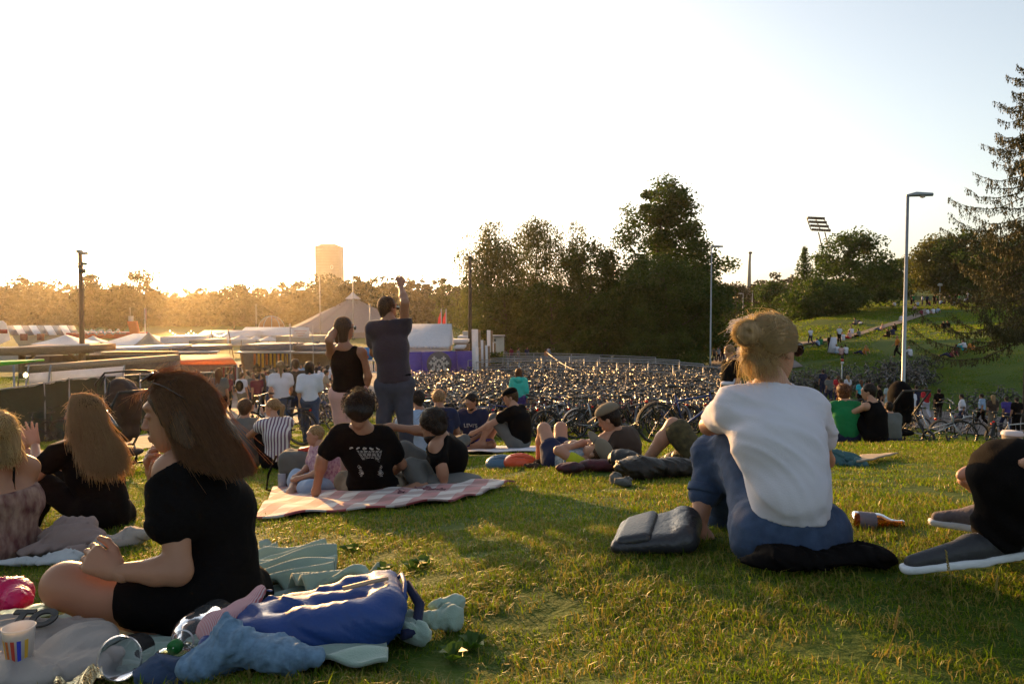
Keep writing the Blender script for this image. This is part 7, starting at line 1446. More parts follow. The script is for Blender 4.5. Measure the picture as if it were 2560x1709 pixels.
def crowd():
    D, B, L, AU = H_DARK, H_BROWN, H_BLOND, H_AUBURN
    sq = [(2076, 41, 10, 'walk', (D, C_GREY, C_NAVY), 'dark-clothed pedestrian at the left end of the square', 0), (2098, 43, 0, 'stand', (B, C_RED, C_NAVY), 'pedestrian in red top left on the square', 1), (2122, 44, 20, 'stand', (L, C_WHITE, C_GREY), 'pedestrian in pinkish white beside the one in red', 1), (2107, 37, 40, 'walk', (B, C_ORANGE, C_ORANGE), 'pedestrian all in orange in front of the red top', 0),
          (2156, 40, 0, 'stand', (AU, C_CYAN, C_BLACK), 'woman in turquoise top and black trousers on the square', 1), (2177, 42, -20, 'stand', (D, C_MAROON, C_BLACK), 'pedestrian in maroon right of the turquoise top', 0), (2226, 39, 0, 'stand', (D, cloth('mist', (.35, .42, .42)), cloth('mist', (.35, .42, .42))), 'woman in a long pale dress near the lamp pole', 1), (2205, 36, 60, 'walk', (D, C_BLACK, C_BLACK), 'dark pedestrian behind the stroller', 0),
          (2295, 40, 0, 'stand', (D, C_NAVY, C_NAVY), 'pedestrian in navy right of the lamp pole', 0), (2320, 39, 0, 'walk', (B, C_RED, C_WHITE), 'pedestrian in crimson top and white trousers', 1), (2352, 38.5, 0, 'stand', (D, C_BLACK, C_BLACK), 'tall pedestrian in black right of the crimson top', 0), (2285, 34, 30, 'stand', (L, C_WHITE, C_BEIGE), 'pedestrian in white partly hidden by the stroller hood', 0),
          (2412, 34, 60, 'walk', (D, C_WHITE, C_NAVY), 'pedestrian with white top wheeling a pale bicycle', 0), (2462, 37, 40, 'walk', (D, C_LBLUE, C_BLACK), 'pedestrian bending in black and pale blue stripes', 0), (2488, 35, -10, 'stand', (L, C_DBROWN, C_KHAKI), 'fair-haired pedestrian in brown near the right edge', 1), (2524, 34, 0, 'walk', (D, C_PURPLE, C_NAVY), 'pedestrian in violet at the right edge of the square', 0), (2548, 33, 0, 'stand', (D, C_BLACK, C_BLACK), 'pedestrian in black at the right picture edge', 0), (2060, 47, 0, 'stand', (D, C_NAVY, C_NAVY), 'pedestrian in navy among the dense bicycles', 0)]
    for X, d, y, k, c, lb, f in sq: small(X, d, y, k, c, lb, 'pedestrians on the square below the hill', bool(f))
    hill = [(2094, 884, 20, 'knees', (L, C_WHITE, C_LBLUE), 'hill sitter in white at the path edge, left of a pair'), (2103, 888, -30, 'knees', (B, C_PINK, C_MAROON), 'hill sitter in pink with legs towards us'), (2115, 886, 10, 'cross', (D, C_WHITE, C_NAVY), 'hill sitter in white with dark shorts beside the pink one'), (2159, 886, 30, 'back', (L, C_ORANGE, C_NAVY), 'long-haired hill sitter glowing orange in the sunlit strip'),
            (2046, 866, 70, 'knees', (D, C_LBLUE, C_NAVY), 'hill sitter in blue at the far left of the slope'), (2052, 863, 0, 'cross', (D, C_GREEN, C_NAVY), 'hill sitter in green at the far left of the slope'), (2108, 851, 0, 'knees', (L, C_WHITE, C_WHITE), 'hill sitter in white right of the standing one on the path'), (2125, 846, 20, 'cross', (B, C_PINK, C_RED), 'hill sitter with red cloth beside the path'), (2130, 836, 0, 'knees', (B, C_WHITE, C_GREY), 'hill sitter in white above the red cloth'), (2148, 842, 30, 'cross', (D, C_GREY, C_BLACK), 'dark hill sitter ending the row by the path'),
            (2150, 810, 0, 'lie', (D, C_WHITE, C_NAVY), 'person lying on the upper left lawn'), (2140, 812, 50, 'cross', (D, C_GREY, C_NAVY), 'person sitting by the lying one on the upper left lawn'), (2202, 827, 30, 'back', (L, C_PINK, C_JEANS), 'person leaning back on the path edge, alone'), (2238, 828, 0, 'knees', (D, C_BLACK, C_NAVY), 'dark sitter on the slope, right of the lone one'), (2222, 843, 30, 'cross', (D, C_BLACK, C_BLACK), 'dark sitter in the upper of three at the slope centre'), (2232, 838, 0, 'cross', (D, C_NAVY, C_NAVY), 'navy sitter touching the dark group at the slope centre'),
            (2276, 892, 20, 'knees', (L, C_WHITE, C_GREY), 'sitter partly hidden behind the lamp pole'), (2360, 822, -20, 'knees', (D, C_BLACK, C_BLACK), 'left one of two dark sitters high on the right slope'), (2372, 821, 20, 'knees', (D, C_BLACK, C_KHAKI), 'right one of two dark sitters high on the right slope'), (2378, 893, 30, 'back', (D, C_MAROON, C_NAVY), 'sitter in dark red on the right slope'), (2392, 888, 0, 'cross', (D, C_DBROWN, C_NAVY), 'brown sitter right of the dark red one'), (2412, 876, 30, 'knees', (B, C_WHITE, C_CYAN), 'sitter in white with turquoise legs on the right slope'), (2434, 874, 0, 'lie', (B, C_ORANGE, C_ORANGE), 'small sunlit figure right of the turquoise legs'),
            (2320, 786, 30, 'cross', (D, C_WHITE, C_GREY), 'sitter in white in the row under the park lamp'), (2334, 784, 0, 'knees', (D, C_WHITE, C_PINK), 'second white sitter in the row under the park lamp'), (2342, 782, 10, 'back', (D, C_LBLUE, C_BLACK), 'sitter in pale blue in the row under the park lamp'), (2304, 788, 10, 'cross', (B, C_MAROON, C_GREY), 'maroon sitter at the left of the row under the park lamp'), (2386, 764, 0, 'cross', (D, C_WHITE, C_GREY), 'white sitter right of the park lamp'), (2237, 766, 0, 'cross', (D, C_WHITE, C_GREY), 'white sitter left of the lamp pole on the crest'), (2284, 776, 0, 'back', (D, C_PINK, C_BLACK), 'pink sitter just right of the lamp pole on the crest'), (2256, 803, 0, 'knees', (L, C_WHITE, C_WHITE), 'lone white figure on the path left of the lamp pole')]
    for X, Y, y, k, c, lb in hill: small(X, 0, y, k, c, lb, 'people sitting on the grassy hill', 'long' in lb, pos=GP(X, Y, 30, 200))
    for X, Y, y, k, c, lb, s in ((2098, 858, 0, 'stand', (L, C_WHITE, C_BLACK), 'person standing in white at the lower path', 1), (2075, 884, -20, 'walk', (D, C_BLACK, C_NAVY), 'person holding a white sheet on the lower slope', 1), (2243, 893, 80, 'walk', (L, C_ORANGE, C_BLACK), 'person in orange running across the sunlit strip', 1.05), (2258, 866, 20, 'stand', (B, C_PINK, C_BEIGE), 'person standing behind the orange runner', 1), (2026, 860, 0, 'walk', (D, C_WHITE, C_NAVY), 'person walking at the start of the hill path', 1)): small(X, 0, y, k, c, lb, 'people standing on the grassy hill', pos=GP(X, Y, 30, 200), s=s)
    g = np.random.default_rng(21)
    for i in range(16):
        X = 2275 + i * 9.5 + g.uniform(-3, 3); c = (D, [C_BLACK, C_GREEN, C_LBLUE, C_WHITE, C_NAVY, C_MAROON][i % 6], [C_BLACK, C_NAVY][i % 2]); small(X, 121 + g.uniform(-3, 3), g.uniform(0, 360), ['stand', 'walk', 'knees'][i % 3], c, '%s-topped person in the crowd under the park lamp' % ['black', 'green', 'blue', 'white', 'navy', 'maroon'][i % 6], 'crowd under the park lamp, %s tops' % ['black', 'green', 'blue', 'white', 'navy', 'maroon'][i % 6])
    m = MB(); q = GP(2081, 884, 30, 200); m.tube([q + (0, 0, .1), q + (.1, 0, 1.5)], [.45, .25], 8); m.obj('white_sheet', C_WHITE, None, True, label='white sheet held up on the lower slope', cat='sheet')
    for i, (X, d, c) in enumerate(((1787, 84, C_GREY), (1797, 82, C_LBLUE), (1808, 80, C_BLACK), (1826, 84, C_BLACK), (1837, 83, C_NAVY))): small(X, d, [0, 180, 0, 0, 180][i], 'walk', (D, c, C_NAVY), ['leftmost', 'second', 'middle', 'fourth', 'rightmost'][i] + ' of five pedestrians on the road beside the lamp', 'pedestrians on the road', s=1.05)
    for i, (X, d, c, f) in enumerate(((778, 44, C_NAVY, 0), (790, 40, C_WHITE, 1), (806, 37, C_WHITE, 1), (818, 42, C_WHITE, 1), (828, 45, C_LBLUE, 0), (762, 47, C_GREY, 0), (750, 45, C_LBLUE, 0), (835, 40, C_PINK, 1), (796, 47, C_NAVY, 0), (660, 42, C_MAROON, 0), (676, 45, C_GREY, 0), (716, 44, C_BLACK, 0), (618, 38, C_BEIGE, 1), (585, 46, C_DBROWN, 0), (692, 47, C_DBROWN, 0), (846, 44, C_WHITE, 0), (470, 40, C_DBROWN, 0), (505, 36, C_GREY, 1), (528, 42, C_WHITE, 0), (566, 34, C_MAROON, 0), (575, 41, C_NAVY, 1), (630, 34, C_GREY, 0), (654, 31, C_DBROWN, 1), (668, 36, C_LBLUE, 0), (700, 33, C_NAVY, 0), (722, 38, C_WHITE, 1), (742, 35, C_MAROON, 0), (758, 31, C_BLACK, 0), (600, 47, C_WHITE, 0), (640, 48, C_BLACK, 1), (812, 31, C_BEIGE, 0))):
        nm = {id(C_NAVY): 'navy', id(C_WHITE): 'white', id(C_LBLUE): 'pale blue', id(C_GREY): 'grey', id(C_PINK): 'pink', id(C_MAROON): 'maroon', id(C_BLACK): 'black', id(C_BEIGE): 'beige', id(C_DBROWN): 'brown'}[id(c)]
        small(X, d, g.uniform(0, 360), 'walk' if i % 3 == 0 else 'stand', (D, c, [C_NAVY, C_BLACK, C_JEANS][i % 3]), '%s-topped person in the crowd at the market stalls' % nm, 'crowd at the market stalls, %s tops' % nm, bool(f))
    for i, (X, d, c) in enumerate(((1262, 68, C_GREY), (1278, 72, C_MAROON), (1296, 70, C_GREY), (1370, 74, C_WHITE), (1376, 72, C_LBLUE), (1384, 76, C_WHITE), (1366, 66, C_ORANGE), (1318, 72, C_NAVY))): small(X, d, g.uniform(0, 360), 'stand', (D, c, C_NAVY), ['grey', 'maroon', 'second grey', 'white', 'pale blue', 'second white', 'orange', 'navy'][i] + ' figure standing under the willows behind the bicycles', 'people under the willows')
    small(22, 26.5, 160, 'stand', (L, C_WHITE, C_NAVY), 'person behind the covered fence at the left edge', None, pos=G(22, 26.5) + (0, 0, .1)); small(44, 26.5, 160, 'stand', (AU, C_RED, C_NAVY), 'second person in red behind the covered fence', None)
# ------------------------------------------------------------------ blankets, bags and picnic things
def drape(name, poly, mat, fold=.02, thick=.012, base=.045, res=44, seed=0, fscale=9, dirn=0., raise_=None, **kw):
    """cloth lying on the ground: polygon corners given as ground points (4), warped grid with folds"""
    g = np.random.default_rng(seed); c = [A3(p) for p in poly]; u = np.linspace(0, 1, res)
    U, Vv = np.meshgrid(u, u, indexing='ij'); q = c[0][None, None] * ((1 - U) * (1 - Vv))[..., None] + c[1][None, None] * (U * (1 - Vv))[..., None] + c[2][None, None] * (U * Vv)[..., None] + c[3][None, None] * ((1 - U) * Vv)[..., None]
    x, y = q[..., 0].copy(), q[..., 1].copy(); e = .03 * fold / .02
    edge = (np.minimum(np.minimum(U, 1 - U), np.minimum(Vv, 1 - Vv)) < .12); ph = g.uniform(0, 6, 6)
    x += e * .5 * np.sin(7 * Vv + ph[0]) * (np.abs(U - .5) * 2) ** 3; y += e * .5 * np.sin(9 * U + ph[1]) * (np.abs(Vv - .5) * 2) ** 3
    s, t = x * math.cos(dirn) + y * math.sin(dirn), -x * math.sin(dirn) + y * math.cos(dirn)
    w = np.sin(s * fscale + 1.3 * np.sin(t * fscale * .35 + ph[2]) + ph[3]); f = fold * (np.abs(w) ** 1.6 * np.sign(w) * .5 + .5) * (.45 + .55 * np.sin(t * fscale * .3 + ph[4]) ** 2)
    f += fold * .4 * np.sin(s * fscale * 2.3 + t * fscale + ph[5]); z = GZ(x, y) + base + f
    if raise_ is not None: z = z + raise_(x, y)
    top = np.stack([x, y, z], -1).reshape(-1, 3); bot = top - (0, 0, thick); n = res; i = np.arange(n - 1)[:, None]; j = np.arange(n - 1)[None]
    Q = np.stack([i * n + j, (i + 1) * n + j, (i + 1) * n + j + 1, i * n + j + 1], -1).reshape(-1, 4); N = n * n; r = np.arange(n - 1)
    side = [np.stack([r * n, N + r * n, N + (r + 1) * n, (r + 1) * n], 1), np.stack([r * n + n - 1, (r + 1) * n + n - 1, N + (r + 1) * n + n - 1, N + r * n + n - 1], 1), np.stack([r, r + 1, N + r + 1, N + r], 1), np.stack([(n - 1) * n + r, N + (n - 1) * n + r, N + (n - 1) * n + r + 1, (n - 1) * n + r + 1], 1)]
    o = link(name, mesh_np(name, np.vstack([top, bot]), np.vstack([Q, Q[:, ::-1] + N] + side), mat, True), **kw)
    GRASS_EXCL.append([(p[0] * .94 + sum(v[0] for v in c) / 4 * .06, p[1] * .94 + sum(v[1] for v in c) / 4 * .06) for p in c])
    return o
def heap(name, pieces, mat, h=.010, wr=.012, ws=14, seed=0, **kw):
    wr *= 1.5; ws *= 1.15
    """crumpled cloth: overlapping flattened lumps"""
    c0 = A3(pieces[0][0]); pr = [ell(A3(c) - c0, r, rz(a) , .03) for c, r, a in pieces]
    return solid(name, pr, h, mat, None, wrinkle=wr, wscale=ws, seed=seed, loc=c0, **kw)
def gpt(X, Y, dz=0.): p = GP(X, Y); p[2] += dz; return p
def checked():
    m = bpy.data.materials.new('blanket_checked'); m.use_nodes = True; n = m.node_tree.nodes; l = m.node_tree.links; b = n['Principled BSDF']; tc = n.new('ShaderNodeTexCoord'); mp = n.new('ShaderNodeMapping'); mp.inputs['Rotation'].default_value = (0, 0, .12); l.new(tc.outputs['Object'], mp.inputs[0])
    def band(ax, sc, pos):
        w = n.new('ShaderNodeTexWave'); w.bands_direction = ax; w.inputs['Scale'].default_value = sc; w.inputs['Distortion'].default_value = .3; l.new(mp.outputs[0], w.inputs[0]); c = n.new('ShaderNodeValToRGB'); c.color_ramp.interpolation = 'CONSTANT'; c.color_ramp.elements[0].color = (0, 0, 0, 1); c.color_ramp.elements[1].color = (1, 1, 1, 1); c.color_ramp.elements[1].position = pos; l.new(w.outputs[0], c.inputs[0]); return c.outputs[0]
    a, c = band('X', 1.3, .5), band('Y', 1.5, .5); x1 = n.new('ShaderNodeMixRGB'); x1.inputs[1].default_value = (.48, .44, .42, 1); x1.inputs[2].default_value = (.34, .07, .08, 1); l.new(a, x1.inputs[0])
    x2 = n.new('ShaderNodeMixRGB'); x2.blend_type = 'MULTIPLY'; x2.inputs[2].default_value = (.55, .42, .42, 1); l.new(c, x2.inputs[0]); l.new(x1.outputs[0], x2.inputs[1]); l.new(x2.outputs[0], b.inputs[0]); b.inputs['Roughness'].default_value = .95; b.inputs['Sheen Weight'].default_value = .3
    return m
def make_props():
    MINT = cloth('mint_fleece', (.30, .40, .33), v=.08, bump=.5, bscale=300, sheen=.5)
    a, b, c, d = gpt(330, 1800), gpt(985, 1665), gpt(900, 1470), gpt(150, 1490)
    rs = lambda x, y: 0
    drape('fleece_blanket', [gpt(150, 1700), gpt(960, 1690), gpt(930, 1478), gpt(130, 1475)], MINT, .022, .010, .024, 110, 3, 26, 1.45, label='pale mint fleece blanket under the woman in black', cat='blanket')
    drape('blanket_fold', [gpt(640, 1500), gpt(920, 1500), gpt(800, 1412), gpt(640, 1400)], MINT, .05, .016, .05, 60, 8, 30, 1.5, label='gathered far edge of the mint fleece blanket, thick folds', cat='blanket')
    heap('blanket_corner', [(gpt(1050, 1585, .035), (.10, .028, .032), .4), (gpt(1110, 1560, .06), (.06, .022, .03), .5), (gpt(1030, 1612, .03), (.06, .025, .03), -.5), (gpt(990, 1585, .03), (.08, .04, .025), .2), (gpt(1130, 1575, .04), (.025, .02, .035), 0)], MINT, .005, .008, 26, 1, label='twisted mint fleece corner with cream tag on the grass', cat='blanket')
    # blue bag
    BLUE = M('bag_blue', (.012, .045, .19), .55, var=.1, bump=.15, bscale=120, spec=.4, coat=.1); p0 = gpt(780, 1640); root = empty('blue_bag', p0, 0, 'open blue bag with red striped lining beside the mint blanket', 'bag'); o = p0
    K = lambda X, Y, d: P(X, Y, d) - o
    GH = lambda X, d, h: G(X, d) + (0, 0, h) - o
    pr = [cap(GH(610, 1.79, .065), GH(930, 1.83, .075), .062, .068, .03), cap(GH(610, 1.90, .085), GH(955, 1.94, .10), .055, .06, .03), cap(GH(690, 2.0, .085), GH(950, 2.03, .115), .045, .055, .03), cap(GH(962, 1.86, .10), GH(962, 2.03, .12), .052, .05, .02), cap(GH(520, 1.80, .05), GH(640, 1.86, .08), .045, .05, .04), cap(GH(620, 1.95, .10), GH(660, 2.0, .14), .035, .025, .03)]
    solid('bag_body', pr + [cut(cap(GH(600, 1.98, .15), GH(800, 2.0, .15), .03, .015, .02))], .0065, BLUE, root, wrinkle=.011, wscale=11, seed=3)
    lin = bpy.data.materials.new('lining_striped'); lin.use_nodes = True; n = lin.node_tree.nodes; l = lin.node_tree.links; w = n.new('ShaderNodeTexWave'); w.inputs['Scale'].default_value = 75; tc = n.new('ShaderNodeTexCoord'); cr = n.new('ShaderNodeValToRGB'); cr.color_ramp.elements[0].color = (.42, .06, .07, 1); cr.color_ramp.elements[1].color = (.6, .5, .5, 1); l.new(tc.outputs['Object'], w.inputs[0]); l.new(w.outputs[0], cr.inputs[0]); l.new(cr.outputs[0], n['Principled BSDF'].inputs[0]); n['Principled BSDF'].inputs['Roughness'].default_value = .9
    solid('lining', [cap(GH(520, 1.84, .10), GH(590, 1.92, .11), .034, .03, .03), cap(GH(590, 1.92, .11), GH(640, 2.02, .15), .028, .02, .03), cap(GH(515, 1.84, .09), GH(525, 1.79, .06), .034, .02, .03)], .006, lin, root, wrinkle=.005, wscale=30)
    m = MB(); m.tube([GH(850, 1.88, .155), GH(930, 1.90, .165), GH(965, 1.92, .165)], [.006, .006, .005], 6); m.obj('zip', M_WOOD if 0 else M('zip_tan', (.45, .3, .2), .6), root); m = MB(); m.tube([GH(985, 1.95, .10), GH(1015, 1.98, .13), GH(1045, 1.93, .09), GH(1035, 1.86, .04), GH(1000, 1.83, .04)], .014, 8); m.obj('strap', C_NAVY, root, True); m = MB(); m.tube([GH(985, 2.05, .13), GH(1000, 2.0, .155), GH(1008, 1.92, .15), GH(1005, 1.85, .11), GH(990, 1.81, .05)], .006, 6); m.obj('piping', BLUE, root, True)
    # denim jackets
    DEN = cloth('light_denim', (.14, .23, .33), v=.25, scale=60); heap('denim_jacket', [(G(600, 1.70) + (0, 0, .06), (.10, .05, .045), .2), (G(550, 1.74) + (0, 0, .11), (.025, .03, .05), .2), (G(560, 1.72) + (0, 0, .07), (.07, .05, .05), -.5), (G(690, 1.67) + (0, 0, .05), (.11, .05, .04), -.2), (G(500, 1.68) + (0, 0, .04), (.06, .05, .035), .2)], DEN, .006, .008, 22, 5, label='light denim jacket crumpled in front of the blue bag', cat='jacket')
    heap('dark_denim', [(P(440, 1690, 1.70), (.10, .05, .05), .1), (P(395, 1690, 1.72), (.05, .04, .05), 0), (P(490, 1668, 1.74), (.05, .04, .03), 0)], C_JEANS, .006, .008, 22, 7, label='dark denim cloth at the bottom edge beside the cups', cat='trousers')
    # clear cup lying, bottle with green cap seen from its top, glass bottle
    GL = bpy.data.materials.new('clear_plastic'); GL.use_nodes = True; n = GL.node_tree.nodes; b = n['Principled BSDF']; b.inputs['Transmission Weight'].default_value = .95; b.inputs['Roughness'].default_value = .08; b.inputs['IOR'].default_value = 1.25; b.inputs['Base Color'].default_value = (.9, .9, .92, 1)
    GB = GL.copy(); GB.name = 'brown_glass'; GB.node_tree.nodes['Principled BSDF'].inputs['Base Color'].default_value = (.5, .16, .03, 1); GY = GL.copy(); GY.name = 'yellow_glass'; GY.node_tree.nodes['Principled BSDF'].inputs['Base Color'].default_value = (.75, .75, .35, 1)
    def lying(root, nm, prof, c, ax, mat, n=24): R = frame(ax, (0, 0, 1)); Rm = np.stack([R[:, 0], R[:, 2], unit(ax)], 1); return MB().lathe(prof, c, n, Rm).obj(nm, mat, root, True)
    c0 = P(310, 1635, 1.74); r = empty('plastic_cup', c0, 0, 'clear empty plastic cup lying with its mouth towards us', 'cup'); ax = unit((-.05, 1, -.25))
    lying(r, 'cup_wall', [(.050, 0), (.052, .001), (.0505, .003), (.040, .105), (.001, .106), (.001, .104), (.0385, .103), (.0485, .003), (.050, 0)], (0, -.02, .0), ax, GL); lying(r, 'cup_rim', [(.0485, -.002), (.052, -.003), (.0535, 0), (.052, .003), (.0485, .002)], (0, -.02, 0), ax, GL)
    c0 = P(462, 1598, 1.84); r = empty('water_bottle', c0, 0, 'clear plastic bottle with green cap pointing towards us', 'bottle'); ax = unit((.02, 1, -.12)); lying(r, 'bottle_body', [(.013, -.045), (.014, -.02), (.035, .0), (.049, .03), (.052, .06), (.049, .08), (.052, .12), (.049, .20), (.001, .205)], (0, 0, 0), ax, GL); lying(r, 'cap', [(.001, -.062), (.0165, -.062), (.018, -.045), (.016, -.042)], (0, 0, 0), ax, M('cap_green', (.01, .14, .02), .5, var=0)); lying(r, 'label_ring', [(.0255, -.012), (.028, -.008)], (0, 0, 0), ax, T_WHITE)
    c0 = P(402, 1665, 1.76); r = empty('glass_bottle', c0, 0, 'yellowish glass jar lying between the cup and the water bottle', 'jar'); lying(r, 'glass', [(.001, 0), (.030, .002), (.038, .012), (.040, .09), (.03, .11), (.001, .115)], (0, 0, 0), unit((.25, 1, -.2)), GY)
    # striped paper cup
    c0 = P(48, 1612, 1.80) - (0, 0, .043); r = empty('paper_cup', c0, 0, 'paper cup with yellow, orange and blue stripes', 'cup'); MB().lathe([(.001, 0), (.027, 0), (.036, .088), (.038, .090), (.036, .092), (.034, .088), (.026, .003), (.001, .003)], (0, 0, 0), 28).obj('cup_wall', M('paper_white', (.75, .72, .7), .6, transl=.35, bump=0, var=.02), r, True)
    for k, (a, mt) in enumerate(((-2.25, T_YEL), (-1.85, T_OR), (-1.42, T_RED), (-1.0, M('stripe_blue', (.03, .05, .5), .6)), (-.5, T_YEL), (-2.7, T_RED), (-3.2, T_OR))): MB().lathe([(.0275, .004), (.0345, .066)], (0, 0, 0), 4, None, (a - .13, a + .13)).obj('stripe', mt, r)
    # tote bag with black letters, foil pack, snack pack, pink bag
    TOTE = cloth('tote_canvas', (.34, .30, .27)); r_ = [(P(110, 1600, 1.98), (.19, .13, .035), .1), (P(210, 1600, 1.92), (.10, .09, .04), -.6), (P(120, 1665, 1.8), (.16, .10, .03), .1), (P(30, 1580, 2.0), (.16, .08, .04), 0), (P(225, 1655, 1.8), (.06, .05, .02), .5)]
    tb = heap('tote_bag', r_, TOTE, .007, .008, 16, 9, label='beige canvas tote bag with bold black letters under the paper cup', cat='bag')
    cu = bpy.data.curves.new('letters', 'FONT'); cu.body = 'TO'; cu.size = .085; cu.extrude = .003; cu.offset = .004; t_ = bpy.data.objects.new('tmp', cu); COL.objects.link(t_); bpy.context.view_layer.update(); me = bpy.data.meshes.new_from_object(t_); bpy.data.objects.remove(t_); me.materials.clear(); me.materials.append(T_BLK); lo = link('lettering', me, tb); lo.location = P(12, 1582, 1.95) - P(110, 1600, 1.98) + np.array((0, 0, .018)); lo.rotation_euler = (rad(20), 0, rad(4))
    m = MB(); q = [P(130, 1712, 1.68), P(255, 1660, 1.76), P(262, 1690, 1.72), P(180, 1740, 1.64)]; o0 = q[0]; n1 = 12; n2 = 7
    V = [(q[0] * (1 - u) * (1 - v) + q[1] * u * (1 - v) + q[2] * u * v + q[3] * (1 - u) * v) - o0 + (0, 0, .012 * math.sin(u * 11 + v * 5) + .008 * math.sin(v * 9 + u * 17)) for u in np.linspace(0, 1, n1) for v in np.linspace(0, 1, n2)]; V = np.array(V); Nn = len(V); Q = [(i * n2 + j, (i + 1) * n2 + j, (i + 1) * n2 + j + 1, i * n2 + j + 1) for i in range(n1 - 1) for j in range(n2 - 1)]; m.add(np.vstack([V, V - (0, 0, .006)]), Q + [tuple(k + Nn for k in f[::-1]) for f in Q]); m.obj('foil_packet', M('foil', (.7, .6, .35), .2, .9, var=.2, bump=.2, bscale=30), None, True, loc=o0, label='shiny gold foil snack packet at the bottom left edge', cat='packet')
    heap('snack_packet', [(P(60, 1535, 2.1), (.10, .05, .018), .25), (P(120, 1525, 2.15), (.05, .03, .022), .2)], M('packet_green', (.22, .26, .06), .3, .3, var=.4, scale=25, col2=(.5, .5, .35)), .006, .004, 20, 4, label='green and cream snack packet above the tote bag', cat='packet')
    heap('pink_bag', [(P(25, 1480, 2.25), (.07, .06, .05), 0), (P(40, 1500, 2.2), (.05, .05, .04), 0), (P(-20, 1500, 2.25), (.08, .06, .06), 0)], M('plastic_pink', (.55, .01, .10), .35, var=.15, bump=.3, transl=.2), .006, .006, 34, 6, label='crumpled pink plastic bag at the left edge', cat='bag')
    # clothes pile
    heap('clothes_pile', [(P(175, 1345, 3.95), (.17, .10, .09), .2), (P(185, 1315, 4.05), (.12, .09, .07), 0), (P(110, 1370, 3.85), (.14, .08, .04), .5), (P(235, 1345, 3.95), (.09, .06, .05), -.5), (P(185, 1380, 3.8), (.10, .06, .045), 0)], cloth('mauve_beige', (.26, .19, .17)), .010, .014, 13, 2, label='heap of mauve-beige clothes between the two blond women', cat='clothes')
    heap('scarf', [(P(290, 1350, 3.95), (.10, .06, .035), .2), (P(335, 1335, 4.0), (.09, .06, .05), -.2), (P(250, 1362, 3.85), (.07, .05, .03), .4), (P(365, 1335, 4.0), (.05, .05, .04), 0)], cloth('scarf_grey', (.36, .31, .27)), .009, .012, 20, 6, label='pale grey scarf trailing right from the clothes heap', cat='scarf')
    heap('white_cloth', [(P(165, 1392, 3.7), (.09, .06, .04), 0), (P(80, 1402, 3.65), (.22, .05, .025), .1)], cloth('offwhite', (.45, .47, .48)), .009, .010, 20, 3, label='off-white cloth on the grass below the clothes heap', cat='cloth')
    # checked blanket + things around the group
    drape('checked_blanket', [gpt(640, 1305), gpt(1130, 1262), gpt(1290, 1212), gpt(690, 1225)], checked(), .018, .012, .03, 64, 5, 9, .3, label='red and grey checked blanket under the curly-haired man', cat='blanket')
    heap('patterned_scarf', [(P(1065, 1232, 4.95), (.15, .10, .035), .1), (P(1045, 1258, 4.75), (.07, .06, .03), 0), (P(1105, 1250, 4.8), (.08, .06, .03), 0), (P(985, 1240, 4.9), (.16, .05, .02), .1)], M('cloth_maroon_pattern', (.05, .015, .02), .9, var=.8, scale=40, col2=(.22, .10, .12)), .010, .016, 30, 4, label='crumpled maroon patterned scarf on the edge of the checked blanket', cat='scarf')
    c = gpt(1120, 1215, .06); solid('round_cushion', [ell((0, 0, 0), (.26, .17, .035))], .012, C_GREY, None, wrinkle=.004, loc=c, label='flat dark oval cushion behind the bearded man', cat='cushion')
    q = G(752, 6.1); root = empty('cooler_bag', q, 0, 'grey cooler bag with red lid handle beside the toddler', 'bag'); solid('bag_body', [cap((x * .11, y * .06, z), (x * .11, y * .06, z), .055, None, .09) for x in (-1.1, 0, 1.1) for y in (-1, 1) for z in (.08, .18, .28)], .013, C_GREY, root, wrinkle=.005); m = MB(); m.box((.03, 0, .345), (.11, .09, .03), rotm('Y', -.15)); m.obj('red_lid', T_RED, root); m = MB(); m.tube([(-.2, -.05, .3), (-.26, -.08, .15), (-.27, -.1, .03), (-.22, -.12, .02)], .010, 6); m.obj('strap', C_BLACK, root, True); m = MB(); m.box((-.13, -.14, .09), (.06, .02, .16)); m.obj('side_pocket', cloth('side_pale', (.34, .34, .38)), root)
    # helmets, rolled jacket, dark backpack
    for X, Y, mt, lb, sx in ((1255, 1165, M('helmet_blue', (.08, .16, .25), .4), 'blue-grey cycling helmet, left of the orange one', 1), (1300, 1162, M('helmet_orange', (.75, .10, .03), .35), 'orange-red cycling helmet on the grass', 1)):
        c = gpt(X, Y + 6, .0); root = empty('cycling_helmet', c, 0, lb, 'helmet'); pr = [ell((0, 0, .045), (.15, .11, .085), None, .02), cut(ell((0, 0, -.01), (.13, .09, .07), None, .01))] + [cut(ell((.02 + .035 * k * 0, y, .10), (.10, .012, .05), None, .008)) for k, y in enumerate((-.06, -.02, .02, .06))]
        solid('shell', pr, .008, mt, root); solid('liner', [ell((0, 0, .04), (.135, .097, .07))], .012, T_BLK, root); MB().tube([(-.09, -.06, .02), (-.12, -.1, .005), (-.02, -.13, .005), (.06, -.07, .02)], .006, 5).obj('strap', T_BLK, root)
    heap('sandals_pile', [(gpt(1330, 1172, .03), (.08, .05, .03), .2), (gpt(1342, 1165, .03), (.05, .05, .03), 0)], C_DBROWN, .01, .01, 30, 2, label='small brown heap beside the orange helmet', cat='bag')
    heap('red_backpack', [(gpt(1425, 1185, .05), (.12, .07, .05), .05), (gpt(1500, 1178, .05), (.17, .08, .055), -.05), (gpt(1545, 1168, .06), (.12, .08, .06), 0)], M('nylon_red_black', (.10, .006, .012), .6, var=.9, scale=9, col2=(.02, .015, .015), bump=.1), .010, .006, 14, 2, label='dark red and black backpack used as a pillow', cat='backpack')
